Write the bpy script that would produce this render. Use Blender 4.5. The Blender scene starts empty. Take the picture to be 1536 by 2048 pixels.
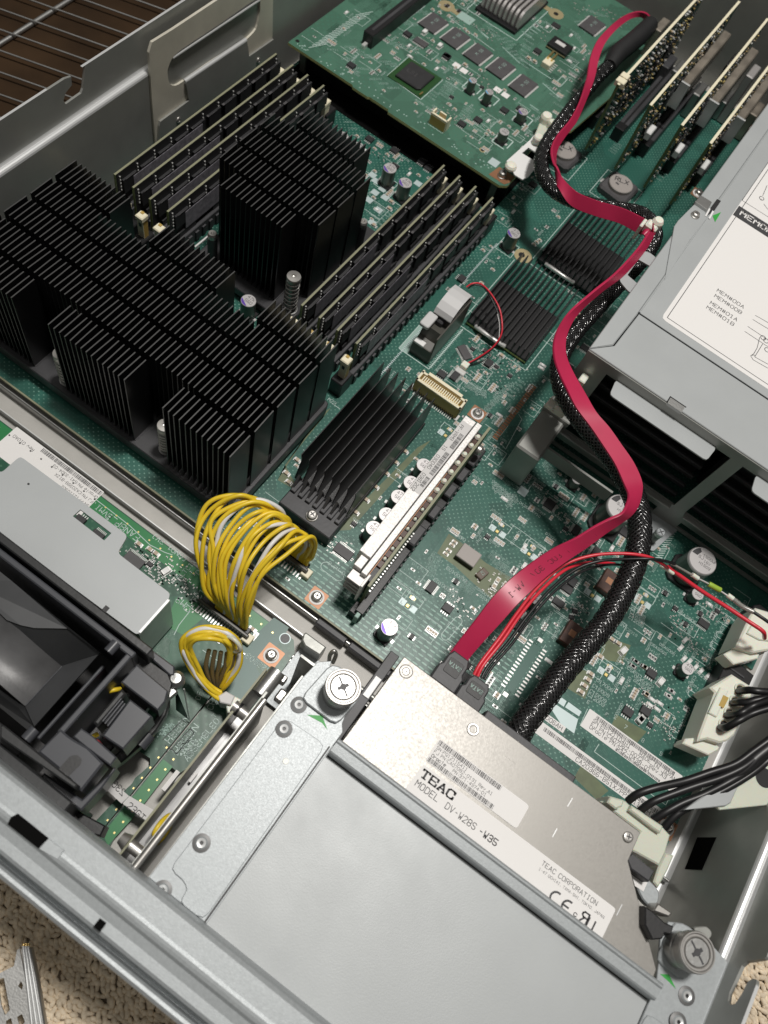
import bpy, bmesh, math, random
from math import pi, sin, cos, radians
from mathutils import Vector, Matrix
random.seed(7)
SC = bpy.context.scene
COL = SC.collection
U = 0.01                      # all authoring below is in centimetres; meshes are built in metres

# ------------------------------------------------------------------ camera
FPX, CX, CY, HC = 1647.62, 768.0, 1024.0, 36.2
RX = Vector((0.80764308, 0.55953907, 0.18608786))      # camera right
RD = Vector((0.5816572, -0.70410295, -0.40732536))     # camera down
RF = Vector((-0.09688944, 0.43721285, -0.8941238))     # view direction
cam_d = bpy.data.cameras.new('camera')
cam = bpy.data.objects.new('camera', cam_d)
COL.objects.link(cam)
RX.normalize(); RF = (RF - RX * RF.dot(RX)).normalized(); RD = RF.cross(RX)
cm = Matrix(((RX.x, -RD.x, -RF.x, 0), (RX.y, -RD.y, -RF.y, 0), (RX.z, -RD.z, -RF.z, HC * U), (0, 0, 0, 1)))
cam.matrix_world = cm
cam_d.sensor_fit = 'VERTICAL'; cam_d.sensor_height = 24.0; cam_d.lens = 24.0 * FPX / 2048.0
cam_d.clip_start = 0.01; cam_d.clip_end = 20
cam_d.dof.use_dof = True; cam_d.dof.focus_distance = 0.37; cam_d.dof.aperture_fstop = 10.0
SC.camera = cam

# ------------------------------------------------------------------ world and lamp
w = bpy.data.worlds.new('World'); SC.world = w; w.use_nodes = True
nt = w.node_tree; nt.nodes.clear()
wo = nt.nodes.new('ShaderNodeOutputWorld'); bg = nt.nodes.new('ShaderNodeBackground')
tc = nt.nodes.new('ShaderNodeTexCoord'); sx = nt.nodes.new('ShaderNodeSeparateXYZ'); cr = nt.nodes.new('ShaderNodeValToRGB')
cr.color_ramp.elements[0].position = 0.0; cr.color_ramp.elements[0].color = (0.10, 0.09, 0.08, 1)
cr.color_ramp.elements[1].position = 1.0; cr.color_ramp.elements[1].color = (1.0, 0.98, 0.93, 1)
e = cr.color_ramp.elements.new(0.35); e.color = (0.28, 0.26, 0.23, 1)
nt.links.new(tc.outputs['Generated'], sx.inputs[0]); nt.links.new(sx.outputs['Z'], cr.inputs[0])
nt.links.new(cr.outputs[0], bg.inputs[0]); bg.inputs[1].default_value = 0.31
nt.links.new(bg.outputs[0], wo.inputs[0])
ld = bpy.data.lights.new('ceiling_lamp', 'AREA'); ld.shape = 'DISK'; ld.size = 0.20; ld.energy = 18.8
ld.color = (1.0, 0.965, 0.92)
lamp = bpy.data.objects.new('ceiling_lamp', ld); COL.objects.link(lamp)
LP = Vector((1.2, 41.4, 153.0)) * U
lamp.location = LP
lamp.rotation_euler = (Vector((-4, 14, 0)) * U - LP).to_track_quat('-Z', 'Y').to_euler()
SC.view_settings.view_transform = 'Standard'; SC.view_settings.look = 'None'
SC.view_settings.exposure = 0.0; SC.view_settings.gamma = 1.0
SC.cycles.max_bounces = 8; SC.cycles.glossy_bounces = 4; SC.cycles.transmission_bounces = 4
SC.cycles.sample_clamp_indirect = 6.0

# ------------------------------------------------------------------ point finding: where a sight line meets a level z (cm)
def P(px, py, z):
    d = RX * (px - CX) + RD * (py - CY) + RF * FPX
    t = (z - HC) / d.z
    return Vector((d.x * t, d.y * t, z))
def zm(ox, oy, s):
    return lambda x, y, z: P(ox + x / s, oy + y / s, z)

# ------------------------------------------------------------------ materials
MATS = {}
def mk(name, col, rough=0.5, metal=0.0, spec=0.5, noise=0.0, nscale=40.0, bump=0.0, bscale=400.0, emit=None,
       trans=0.0, sss=0.0, coat=0.0, rvar=0.0, alpha=1.0, stretch=None):
    m = bpy.data.materials.new(name); m.use_nodes = True
    n = m.node_tree.nodes; l = m.node_tree.links; b = n['Principled BSDF']
    b.inputs['Base Color'].default_value = (*col, 1); b.inputs['Roughness'].default_value = rough
    b.inputs['Metallic'].default_value = metal; b.inputs['Specular IOR Level'].default_value = spec
    b.inputs['Coat Weight'].default_value = coat; b.inputs['Transmission Weight'].default_value = trans
    b.inputs['Alpha'].default_value = alpha
    if sss:
        b.inputs['Subsurface Weight'].default_value = sss; b.inputs['Subsurface Scale'].default_value = 0.004
    src = None
    def coord():
        t = n.new('ShaderNodeTexCoord')
        if stretch:
            mp = n.new('ShaderNodeMapping'); mp.inputs['Scale'].default_value = stretch
            l.new(t.outputs['Object'], mp.inputs[0]); return mp.outputs[0]
        return t.outputs['Object']
    c = coord() if (noise or bump or rvar) else None
    if noise:
        t = n.new('ShaderNodeTexNoise'); t.inputs['Scale'].default_value = nscale; t.inputs['Detail'].default_value = 6
        l.new(c, t.inputs['Vector'])
        mx = n.new('ShaderNodeMapRange'); mx.inputs[1].default_value = 0.3; mx.inputs[2].default_value = 0.7
        mx.inputs[3].default_value = 1 - noise; mx.inputs[4].default_value = 1 + noise
        l.new(t.outputs[0], mx.inputs[0])
        v = n.new('ShaderNodeVectorMath'); v.operation = 'SCALE'; v.inputs[0].default_value = col
        l.new(mx.outputs[0], v.inputs['Scale']); l.new(v.outputs[0], b.inputs['Base Color'])
    if rvar:
        t = n.new('ShaderNodeTexNoise'); t.inputs['Scale'].default_value = nscale * 1.7; t.inputs['Detail'].default_value = 5
        l.new(c, t.inputs['Vector'])
        mx = n.new('ShaderNodeMapRange'); mx.inputs[1].default_value = 0.3; mx.inputs[2].default_value = 0.7
        mx.inputs[3].default_value = max(0.05, rough - rvar); mx.inputs[4].default_value = min(1, rough + rvar)
        l.new(t.outputs[0], mx.inputs[0]); l.new(mx.outputs[0], b.inputs['Roughness'])
    if bump:
        t = n.new('ShaderNodeTexNoise'); t.inputs['Scale'].default_value = bscale; t.inputs['Detail'].default_value = 3
        l.new(c, t.inputs['Vector'])
        bp = n.new('ShaderNodeBump'); bp.inputs['Strength'].default_value = bump; bp.inputs['Distance'].default_value = 0.0003
        l.new(t.outputs[0], bp.inputs['Height']); l.new(bp.outputs[0], b.inputs['Normal'])
    MATS[name] = m
    return m
# sheet metals
mk('zinc', (0.375, 0.40, 0.41), 0.46, 0.30, noise=0.07, nscale=900, bump=0.14, bscale=2600, rvar=0.04)
mk('zinc_side', (0.33, 0.335, 0.315), 0.42, 0.45, noise=0.05, nscale=60, bump=0.12, bscale=900, rvar=0.06)
mk('zinc_floor', (0.42, 0.41, 0.385), 0.55, 0.2, noise=0.05, nscale=120, bump=0.3, bscale=1800)
mk('steel', (0.50, 0.485, 0.46), 0.36, 0.85, noise=0.06, nscale=60, rvar=0.05)
mk('steel_dull', (0.42, 0.42, 0.41), 0.38, 0.9, noise=0.1, nscale=80, bump=0.2, bscale=1200)
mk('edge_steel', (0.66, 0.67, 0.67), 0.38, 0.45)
mk('drive_alu', (0.325, 0.312, 0.29), 0.39, 0.30, noise=0.02, nscale=700, bump=0.05, bscale=1600, rvar=0.05)
mk('alu_block', (0.82, 0.80, 0.78), 0.5, 0.35, noise=0.16, nscale=900, bump=0.5, bscale=2500)
mk('alu_fin', (0.46, 0.44, 0.43), 0.4, 0.4)
mk('brass', (0.70, 0.52, 0.22), 0.3, 0.9)
mk('solder', (0.78, 0.78, 0.76), 0.3, 0.45)
mk('handle_metal', (0.62, 0.59, 0.50), 0.5, 0.25, noise=0.10, nscale=50)
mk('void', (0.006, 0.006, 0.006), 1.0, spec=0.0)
mk('dimm_label', (0.22, 0.21, 0.235), 0.5, noise=0.3, nscale=400)
mk('cage_metal', (0.42, 0.37, 0.31), 0.32, 0.6, noise=0.3, nscale=90)
# plastics
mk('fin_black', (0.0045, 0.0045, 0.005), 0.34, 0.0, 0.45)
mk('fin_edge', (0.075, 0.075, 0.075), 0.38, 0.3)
mk('fin_base', (0.045, 0.045, 0.048), 0.42, 0.2, noise=0.2, nscale=120)
mk('black', (0.011, 0.011, 0.012), 0.42, bump=0.1, bscale=900)
mk('black_soft', (0.018, 0.018, 0.019), 0.5, bump=0.15, bscale=700, noise=0.15, nscale=60)
mk('black_grey', (0.05, 0.05, 0.054), 0.5, noise=0.25, nscale=60, bump=0.2, bscale=600)
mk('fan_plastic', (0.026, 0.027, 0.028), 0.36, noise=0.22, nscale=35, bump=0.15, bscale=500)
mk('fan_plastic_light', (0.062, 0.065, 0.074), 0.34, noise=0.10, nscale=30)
mk('chip', (0.026, 0.026, 0.028), 0.5, noise=0.15, nscale=200)
mk('chip_grey', (0.075, 0.072, 0.075), 0.55, noise=0.12, nscale=300)
mk('cream', (0.82, 0.76, 0.57), 0.45)
mk('cream_dark', (0.48, 0.33, 0.09), 0.4)
mk('nylon', (0.80, 0.79, 0.69), 0.4, sss=0.25)
mk('nylon_clear', (0.62, 0.64, 0.54), 0.35, sss=0.3)
mk('white_plastic', (0.80, 0.80, 0.79), 0.4)
mk('strap', (0.56, 0.56, 0.56), 0.35)
mk('holder', (0.085, 0.082, 0.072), 0.32, noise=0.1, nscale=80)
mk('yellow', (0.78, 0.56, 0.03), 0.38, noise=0.06, nscale=60)
mk('white_wire', (0.72, 0.71, 0.70), 0.4)
mk('red_flat', (0.47, 0.022, 0.078), 0.36, noise=0.06, nscale=80)
mk('red_wire', (0.66, 0.028, 0.05), 0.35)
mk('black_wire', (0.010, 0.010, 0.011), 0.4)
mk('brown_wire', (0.16, 0.12, 0.06), 0.4)
mk('braid', (0.010, 0.010, 0.011), 0.2, 0.0, 0.9, coat=0.4)
mk('sleeve_core', (0.006, 0.006, 0.006), 0.6)
mk('paper', (0.80, 0.785, 0.77), 0.55)
mk('paper_grey', (0.62, 0.61, 0.60), 0.5)
mk('ink', (0.045, 0.045, 0.048), 0.6)
mk('ink_dark_red', (0.08, 0.005, 0.015), 0.6)
mk('green_arrow', (0.03, 0.34, 0.05), 0.5)
mk('green_gum', (0.35, 0.50, 0.06), 0.4)
mk('silk', (0.50, 0.62, 0.58), 0.55)
mk('silk_dim', (0.32, 0.46, 0.41), 0.55)
mk('trace', (0.040, 0.150, 0.112), 0.35)
mk('trace_upper', (0.085, 0.195, 0.140), 0.35)
mk('pad', (0.52, 0.62, 0.62), 0.45, 0.2)
mk('copper_pad', (0.33, 0.16, 0.085), 0.42, 0.35, noise=0.08, nscale=150)
mk('pcb_edge_gold', (0.62, 0.58, 0.24), 0.45)
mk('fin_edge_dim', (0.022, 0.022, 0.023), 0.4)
mk('pcb_edge', (0.25, 0.25, 0.16), 0.5)
mk('pcb_edge_dark', (0.11, 0.15, 0.06), 0.4)
mk('olive_area', (0.115, 0.145, 0.068), 0.42, noise=0.2, nscale=150)
mk('cap_top', (0.62, 0.60, 0.60), 0.42, 0.5)
mk('rivet_ring', (0.15, 0.15, 0.15), 0.45, 0.3)
mk('cap_side', (0.13, 0.145, 0.13), 0.35, 0.6)
mk('purple', (0.14, 0.07, 0.42), 0.4, 0.3)
mk('blue', (0.10, 0.42, 0.72), 0.4, 0.3)
mk('ceramic', (0.46, 0.37, 0.27), 0.45)
mk('ceramic_dark', (0.12, 0.085, 0.06), 0.45)
mk('ferrite', (0.07, 0.03, 0.02), 0.4, noise=0.3, nscale=300)
mk('poly_cap', (0.36, 0.33, 0.31), 0.5)
mk('led_gold', (0.75, 0.60, 0.25), 0.35, 0.6)
mk('wood_dark', (0.034, 0.019, 0.009), 0.8, spec=0.15, noise=0.35, nscale=25, bump=0.4, bscale=90)
mk('plate_grey', (0.405, 0.425, 0.43), 0.46, 0.12, noise=0.03, nscale=38, bump=0.12, bscale=2200, rvar=0.03)
mk('dark_film', (0.03, 0.03, 0.032), 0.3)
mk('clear_tube', (0.55, 0.52, 0.48), 0.2, trans=0.6)
mk('gold_pad', (0.62, 0.52, 0.30), 0.4, 0.6)

def pcb_material(name, base, dot, pitch, streak_y=None, bright=1.0):
    m = bpy.data.materials.new(name); m.use_nodes = True
    n = m.node_tree.nodes; l = m.node_tree.links; b = n['Principled BSDF']
    b.inputs['Roughness'].default_value = 0.36; b.inputs['Specular IOR Level'].default_value = 0.45
    t = n.new('ShaderNodeTexCoord'); s = n.new('ShaderNodeSeparateXYZ'); l.new(t.outputs['Object'], s.inputs[0])
    def M(op, a, b_=None):
        q = n.new('ShaderNodeMath'); q.operation = op
        for i, v in enumerate((a, b_)):
            if v is None: continue
            if isinstance(v, (int, float)): q.inputs[i].default_value = v
            else: l.new(v, q.inputs[i])
        return q.outputs[0]
    X = M('MULTIPLY', s.outputs['X'], 100.0 / pitch); Y = M('MULTIPLY', s.outputs['Y'], 100.0 / pitch)
    def dots(ox, oy, rx, ry):
        fx = M('SUBTRACT', M('FRACT', M('ADD', X, ox)), 0.5); fy = M('SUBTRACT', M('FRACT', M('ADD', Y, oy)), 0.5)
        d = M('ADD', M('POWER', M('DIVIDE', M('ABSOLUTE', fx), rx), 2.0), M('POWER', M('DIVIDE', M('ABSOLUTE', fy), ry), 2.0))
        return M('LESS_THAN', d, 1.0)
    round_d = M('MAXIMUM', dots(100.0, 100.0, 0.13, 0.115), dots(100.5, 100.5, 0.13, 0.115))
    if streak_y is not None:
        X2, Y2 = M('MULTIPLY', X, .88), M('MULTIPLY', Y, 1.29)
        fx = M('SUBTRACT', M('FRACT', M('ADD', X2, 100.0)), 0.5); fy = M('SUBTRACT', M('FRACT', M('ADD', Y2, 100.0)), 0.5)
        st = M('LESS_THAN', M('ADD', M('POWER', M('DIVIDE', M('ABSOLUTE', fx), 0.42), 2.0), M('POWER', M('DIVIDE', M('ABSOLUTE', fy), 0.17), 2.0)), 1.0)
        front = M('LESS_THAN', s.outputs['Y'], streak_y * U)
        side = M('GREATER_THAN', s.outputs['X'], -1.2 * U)
        side2 = M('LESS_THAN', s.outputs['X'], 10.5 * U)
        front = M('MULTIPLY', front, M('MULTIPLY', side, side2))
        d = M('ADD', M('MULTIPLY', st, front), M('MULTIPLY', round_d, M('SUBTRACT', 1.0, front)))
    else: d = round_d; front = None
    no = n.new('ShaderNodeTexNoise'); no.inputs['Scale'].default_value = 24; no.inputs['Detail'].default_value = 2
    l.new(t.outputs['Object'], no.inputs['Vector'])
    mask = n.new('ShaderNodeMapRange'); mask.inputs[1].default_value = 0.43; mask.inputs[2].default_value = 0.50
    mask.inputs[3].default_value = 0.12; mask.inputs[4].default_value = 0.72; l.new(no.outputs[0], mask.inputs[0])
    d = M('MULTIPLY', d, mask.outputs[0] if front is None else M('MAXIMUM', mask.outputs[0], front))
    # slightly raised copper traces: thin lines both ways, seen as tone
    vo = n.new('ShaderNodeTexVoronoi'); vo.distance = 'MANHATTAN'; vo.inputs['Scale'].default_value = 55
    l.new(t.outputs['Object'], vo.inputs['Vector'])
    hs = n.new('ShaderNodeMapRange'); hs.inputs[3].default_value = 0.82 * bright; hs.inputs[4].default_value = 1.2 * bright
    sc = n.new('ShaderNodeSeparateColor'); l.new(vo.outputs['Color'], sc.inputs[0]); l.new(sc.outputs[0], hs.inputs[0])
    wv = n.new('ShaderNodeTexWave'); wv.inputs['Scale'].default_value = 130; wv.inputs['Distortion'].default_value = 0.6
    wv.bands_direction = 'DIAGONAL'; l.new(t.outputs['Object'], wv.inputs['Vector'])
    v = n.new('ShaderNodeVectorMath'); v.operation = 'SCALE'; v.inputs[0].default_value = base; l.new(hs.outputs[0], v.inputs['Scale'])
    mx = n.new('ShaderNodeMix'); mx.data_type = 'RGBA'; l.new(d, mx.inputs[0]); l.new(v.outputs[0], mx.inputs[6])
    mx.inputs[7].default_value = (*dot, 1); l.new(mx.outputs[2], b.inputs['Base Color'])
    bp = n.new('ShaderNodeBump'); bp.inputs['Strength'].default_value = 0.10; bp.inputs['Distance'].default_value = 0.0002
    l.new(M('ADD', M('MULTIPLY', sc.outputs[1], 0.6), M('MULTIPLY', wv.outputs[1], 0.4)), bp.inputs['Height'])
    l.new(bp.outputs[0], b.inputs['Normal'])
    MATS[name] = m
pcb_material('pcb', (0.024, 0.105, 0.080), (0.20, 0.37, 0.30), 0.31, -9.6)
pcb_material('pcb_upper', (0.062, 0.150, 0.104), (0.06, 0.19, 0.13), 0.5)
pcb_material('pcb_fan', (0.016, 0.090, 0.050), (0.06, 0.16, 0.10), 0.5)
mk('pcb_fan_light', (0.022, 0.20, 0.062), 0.36, noise=0.06, nscale=60)
mk('pcb_ground', (0.055, 0.135, 0.115), 0.4, 0.0, noise=0.05, nscale=150)

# ------------------------------------------------------------------ mesh builder (centimetres)
STROKES = {'A': '002640 1232', 'B': '00063645443303 3342413000', 'C': '4536160501103041', 'D': '00062645412000', 'E': '46060040 0333', 'F': '460600 0333',
'G': '45361605011030414323', 'H': '0006 4046 0343', 'I': '1030 1636 2026', 'J': '4641301001', 'K': '0006 0246 1340', 'L': '060040', 'M': '0006234640', 'N': '00064046',
'O': '100105163645413010', 'P': '00063645443303', 'Q': '100105163645413010 2240', 'R': '00063645443303 2340', 'S': '453616050413334241301001', 'T': '0646 2026',
'U': '060110304146', 'V': '062046', 'W': '0610233046', 'X': '0046 0640', 'Y': '062346 2320', 'Z': '06460040', '0': '100105163645413010', '1': '052620 1030',
'2': '05163645440040', '3': '05163645443313 334241301001', '4': '30360242', '5': '460603334241301001', '6': '4536160501103041423303', '7': '064610',
'8': '13020110304142331304051636454433', '9': '0110304145361605041343', '-': '1333', '.': '2021', ',': '2110', ':': '2122 2425', '/': '0046', '#': '1016 3036 0242 0444',
'_': '0040', '+': '0343 2125', '[': '36161030', ']': '16363010', 'e': '0242433414030110 1030', 'v': '042044', 'r': '0004 02143444', 'a': '4440 4130100103143443',
'c': '4334140301103041', 'l': '162620', 'o': '100103143443413010', 'u': '0401103041 4440', 's': '4414031232413000', 'b': '0600 01103041433414', 'F': '460600 0333'}
SERIF = {'T': ' 0605 4645 1030', 'E': ' 4644 4042 0010', 'A': ' 0010 3040', 'C': ' 4644 4042'}
_font = {}
def glyphs(s, size=1, bold=False, serif=False):
    key = (s, bold, serif)
    if key not in _font:
        vs, fs = [], []; k = .7 / 6; hw = .60 if serif else (.52 if bold else .36); x0 = 0
        for ch in s:
            g = STROKES.get(ch, '') + (SERIF.get(ch, '') if serif else '')
            for pl_ in g.split():
                pts = [(int(pl_[i]) + x0, int(pl_[i + 1])) for i in range(0, len(pl_), 2)]
                for (ax, ay), (bx, by) in zip(pts, pts[1:]):
                    dx, dy = bx - ax, by - ay; l_ = math.hypot(dx, dy) or 1; dx /= l_; dy /= l_; e_ = hw * .7; o = len(vs)
                    vs += [Vector(((ax - dx * e_ + dy * hw) * k, (ay - dy * e_ - dx * hw) * k, 0)), Vector(((bx + dx * e_ + dy * hw) * k, (by + dy * e_ - dx * hw) * k, 0)),
                           Vector(((bx + dx * e_ - dy * hw) * k, (by + dy * e_ + dx * hw) * k, 0)), Vector(((ax - dx * e_ - dy * hw) * k, (ay - dy * e_ + dx * hw) * k, 0))]
                    fs.append((o, o + 1, o + 2, o + 3))
            x0 += 5.6 if ch not in '.,: ' else 4.0
        _font[key] = (vs, fs)
    return _font[key]
class MB:
    def __init__(s): s.v = []; s.f = []; s.m = []; s.sm = []; s.M = None
    def add(s, vs, fs, m, smooth=False):
        o = len(s.v)
        if s.M is not None: vs = [s.M @ Vector(v) for v in vs]
        s.v.extend([tuple(v) for v in vs])
        for f in fs: s.f.append(tuple(i + o for i in f)); s.m.append(m); s.sm.append(smooth)
        return s
    def box(s, x0, y0, z0, x1, y1, z1, m, bev=0.0):
        if x1 < x0: x0, x1 = x1, x0
        if y1 < y0: y0, y1 = y1, y0
        if z1 < z0: z0, z1 = z1, z0
        if bev <= 0:
            vs = [(x, y, z) for z in (z0, z1) for x, y in ((x0, y0), (x1, y0), (x1, y1), (x0, y1))]
            return s.add(vs, [(0, 3, 2, 1), (4, 5, 6, 7), (0, 1, 5, 4), (1, 2, 6, 5), (2, 3, 7, 6), (3, 0, 4, 7)], m)
        return s.prism([(x0, y0), (x1, y0), (x1, y1), (x0, y1)], z0, z1, m, bev, cb=bev)
    def cbox(s, c, sx_, sy_, sz_, m, bev=0.0):
        return s.box(c[0] - sx_ / 2, c[1] - sy_ / 2, c[2], c[0] + sx_ / 2, c[1] + sy_ / 2, c[2] + sz_, m, bev)
    def prism(s, pts, z0, z1, m, bev=0.0, cb=0.0, side=None, smooth=False):
        pts = [(p[0], p[1]) for p in pts]
        a = sum(pts[i][0] * pts[(i + 1) % len(pts)][1] - pts[(i + 1) % len(pts)][0] * pts[i][1] for i in range(len(pts)))
        if a < 0: pts = pts[::-1]
        if cb > 0: pts = round_poly(pts, cb, 1 if len(pts) > 12 else 2)
        n = len(pts)
        side = side or m
        if bev > 0:
            q = offset_poly(pts, bev)
            vs = [(x, y, z0) for x, y in pts] + [(x, y, z1 - bev) for x, y in pts] + [(x, y, z1) for x, y in q]
            s.add(vs, [(i, (i + 1) % n, n + (i + 1) % n, n + i) for i in range(n)], side, smooth)
            s.add(vs, [(n + i, n + (i + 1) % n, 2 * n + (i + 1) % n, 2 * n + i) for i in range(n)], m)
            s.add(vs[2 * n:], [tuple(range(n))], m)
            s.add(vs[:n], [tuple(range(n))[::-1]], m)
        else:
            vs = [(x, y, z0) for x, y in pts] + [(x, y, z1) for x, y in pts]
            s.add(vs, [(i, (i + 1) % n, n + (i + 1) % n, n + i) for i in range(n)], side, smooth)
            s.add(vs, [tuple(range(n))[::-1], tuple(range(n, 2 * n))], m)
        return s
    def plate(s, pts, z0, z1, m, holes=(), bev=0.0):
        """flat plate with holes: triangulated by tessellation"""
        from mathutils.geometry import tessellate_polygon
        loops = [[Vector((p[0], p[1], 0)) for p in pts]] + [[Vector((p[0], p[1], 0)) for p in h] for h in holes]
        tris = tessellate_polygon(loops)
        flat = [p for lp in loops for p in lp]; n = len(flat)
        def up(t):
            a, b, c = (flat[i] for i in t)
            return t if (b - a).cross(c - a).z > 0 else t[::-1]
        tris = [up(t) for t in tris]
        vs = [(p.x, p.y, z0) for p in flat] + [(p.x, p.y, z1) for p in flat]
        s.add(vs, [tuple(n + i for i in t) for t in tris] + [tuple(t[::-1]) for t in tris], m)
        o = 0
        for lp in loops:
            k = len(lp)
            s.add(vs, [(o + i, o + (i + 1) % k, n + o + (i + 1) % k, n + o + i) for i in range(k)], m); o += k
        return s
    def ring_pts(s, c, r, n, a0=0.0): return [(c[0] + r * cos(a0 + 2 * pi * i / n), c[1] + r * sin(a0 + 2 * pi * i / n)) for i in range(n)]
    def lathe(s, c, prof, n, m, smooth=True, mats=None, capb=False):
        """prof: list of (r, z) from bottom to top, around a vertical axis at c"""
        vs = []
        for r, z in prof: vs += [(c[0] + r * cos(2 * pi * i / n), c[1] + r * sin(2 * pi * i / n), c[2] + z) for i in range(n)]
        for k in range(len(prof) - 1):
            mm = mats[k] if mats else m
            s.add(vs[k * n:(k + 2) * n], [(i, (i + 1) % n, n + (i + 1) % n, n + i) for i in range(n)], mm, smooth)
        if prof[-1][0] > 1e-4: s.add(vs[-n:], [tuple(range(n))], mats[-1] if mats else m)
        if capb: s.add(vs[:n], [tuple(range(n))[::-1]], m)
        return s
    def cyl(s, c, r, h, m, n=16, top=None):
        b = min(r, h) * 0.12
        return s.lathe(c, [(r, 0), (r, h - b), (r - b, h)], n, m, mats=[m, m, top or m])
    def tube(s, pts, r, m, n=8, caps=True, rad=None):
        pts = [Vector(p) for p in pts]; k = len(pts); ts = []
        for i in range(k):
            t = pts[min(i + 1, k - 1)] - pts[max(i - 1, 0)]; ts.append(t.normalized() if t.length > 1e-9 else Vector((0, 0, 1)))
        u = ts[0].orthogonal().normalized(); vs = []
        for i in range(k):
            if i: u = (u - ts[i] * u.dot(ts[i])).normalized()
            w_ = ts[i].cross(u); rr = rad[i] if rad else r
            vs += [pts[i] + (u * cos(2 * pi * j / n) + w_ * sin(2 * pi * j / n)) * rr for j in range(n)]
        fs = [(i * n + j, i * n + (j + 1) % n, (i + 1) * n + (j + 1) % n, (i + 1) * n + j) for i in range(k - 1) for j in range(n)]
        s.add(vs, fs, m, True)
        if caps: s.add(vs, [tuple(range(n))[::-1], tuple(range((k - 1) * n, k * n))], m)
        return s
    def quad(s, a, b, c, d, m): return s.add([a, b, c, d], [(0, 1, 2, 3)], m)
    def text(s, t, x, y, z, size, m, rot=0.0, bold=False, sx=1.0, h=0.0, cx=False, serif=False):
        vs, fs = glyphs(t, size, bold, serif)
        if not vs: return s
        ca, sa = cos(rot), sin(rot)
        off = max(v.x for v in vs) * 0.5 if cx else 0.0
        out = [(x + ((v.x - off) * sx * ca - v.y * sa) * size, y + ((v.x - off) * sx * sa + v.y * ca) * size, z) for v in vs]
        return s.add(out, fs, m)
    def build(s, name, parent=None, loc=None, smooth=False):
        base = Vector(parent['_loc']) if parent is not None and '_loc' in parent else Vector((0, 0, 0))
        me = bpy.data.meshes.new(name)
        l0 = Vector(loc) if loc is not None else Vector((0, 0, 0))
        org = base + l0 if parent is not None else l0
        me.from_pydata([((v[0] - org.x) * U, (v[1] - org.y) * U, (v[2] - org.z) * U) for v in s.v], [], s.f)
        keys = []
        for k in s.m:
            if k not in keys: keys.append(k)
        for k in keys: me.materials.append(MATS[k])
        me.polygons.foreach_set('material_index', [keys.index(k) for k in s.m])
        me.polygons.foreach_set('use_smooth', s.sm)
        me.update()
        o = bpy.data.objects.new(name, me); COL.objects.link(o)
        o.location = l0 * U
        if parent is not None:
            o.parent = parent; o['_loc'] = tuple(org)
        else: o['_loc'] = tuple(org)
        return o
def offset_poly(pts, d):
    n = len(pts); out = []
    for i in range(n):
        a, b, c = Vector(pts[i - 1]), Vector(pts[i]), Vector(pts[(i + 1) % n])
        e1 = (b - a); e2 = (c - b)
        if e1.length < 1e-9 or e2.length < 1e-9: out.append(tuple(b)); continue
        e1.normalize(); e2.normalize()
        n1 = Vector((-e1.y, e1.x)); n2 = Vector((-e2.y, e2.x)); k = 1 + n1.dot(n2)
        out.append(tuple(b + (n1 + n2) * (d / max(k, 0.35))))
    return out
def round_poly(pts, r, k=3):
    n = len(pts); out = []
    for i in range(n):
        a, b, c = Vector(pts[i - 1][:2]), Vector(pts[i][:2]), Vector(pts[(i + 1) % n][:2])
        l1 = (a - b).length; l2 = (c - b).length; rr = min(r, l1 * 0.45, l2 * 0.45)
        p = b + (a - b).normalized() * rr; q = b + (c - b).normalized() * rr
        for j in range(k + 1):
            t = j / k; out.append(tuple((1 - t) ** 2 * p + 2 * t * (1 - t) * b + t * t * q))
    return out
def spline(pts, k=8):
    pts = [Vector(p) for p in pts]; out = []
    n = len(pts)
    for i in range(n - 1):
        p0, p1, p2, p3 = pts[max(i - 1, 0)], pts[i], pts[i + 1], pts[min(i + 2, n - 1)]
        for j in range(k):
            t = j / k
            out.append(0.5 * ((2 * p1) + (p2 - p0) * t + (2 * p0 - 5 * p1 + 4 * p2 - p3) * t * t + (3 * p1 - p0 - 3 * p2 + p3) * t ** 3))
    out.append(pts[-1]); return out
def tag(o, label=None, cat=None, group=None, kind=None):
    if label: o['label'] = label
    if cat: o['category'] = cat
    if group: o['group'] = group
    if kind: o['kind'] = kind
    return o
def thing(name, loc, label, cat, group=None):
    o = bpy.data.objects.new(name, None); COL.objects.link(o)
    o.location = Vector(loc) * U; o['_loc'] = tuple(loc); o.empty_display_size = 0.01
    return tag(o, label, cat, group)
def inst(o0, parent, loc, rot=0.0, scale=None):
    """another object sharing o0's mesh (built round its own origin); loc in world cm"""
    o = o0.copy(); COL.objects.link(o)
    if parent is not None:
        o.parent = parent; base = Vector(parent['_loc'])
    else: base = Vector((0, 0, 0))
    o.location = (Vector(loc) - base) * U; o.rotation_euler = (0, 0, rot)
    if scale: o.scale = scale
    o['_loc'] = tuple(loc)
    return o
class Proto:
    """a mesh made once, placed many times under a parent"""
    def __init__(s, name, mb): s.name = name; s.mb = mb; s.me = None
    def put(s, parent, loc, rot=0.0, scale=None, name=None, rx=0.0):
        if s.me is None:
            t = s.mb.build(s.name); s.me = t.data; bpy.data.objects.remove(t)
        o = bpy.data.objects.new(name or s.name, s.me); COL.objects.link(o)
        base = Vector(parent['_loc']) if parent is not None else Vector((0, 0, 0))
        o.parent = parent; o.location = (Vector(loc) - base) * U; o.rotation_euler = (rx, 0, rot)
        if scale: o.scale = scale
        o['_loc'] = tuple(loc)
        return o
def PXp(px, py, X):
    d = RX * (px - CX) + RD * (py - CY) + RF * FPX; t = X / d.x
    return (d.y * t, HC + d.z * t)
def PYp(px, py, Y):
    d = RX * (px - CX) + RD * (py - CY) + RF * FPX; t = Y / d.y
    return (d.x * t, HC + d.z * t)
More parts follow.
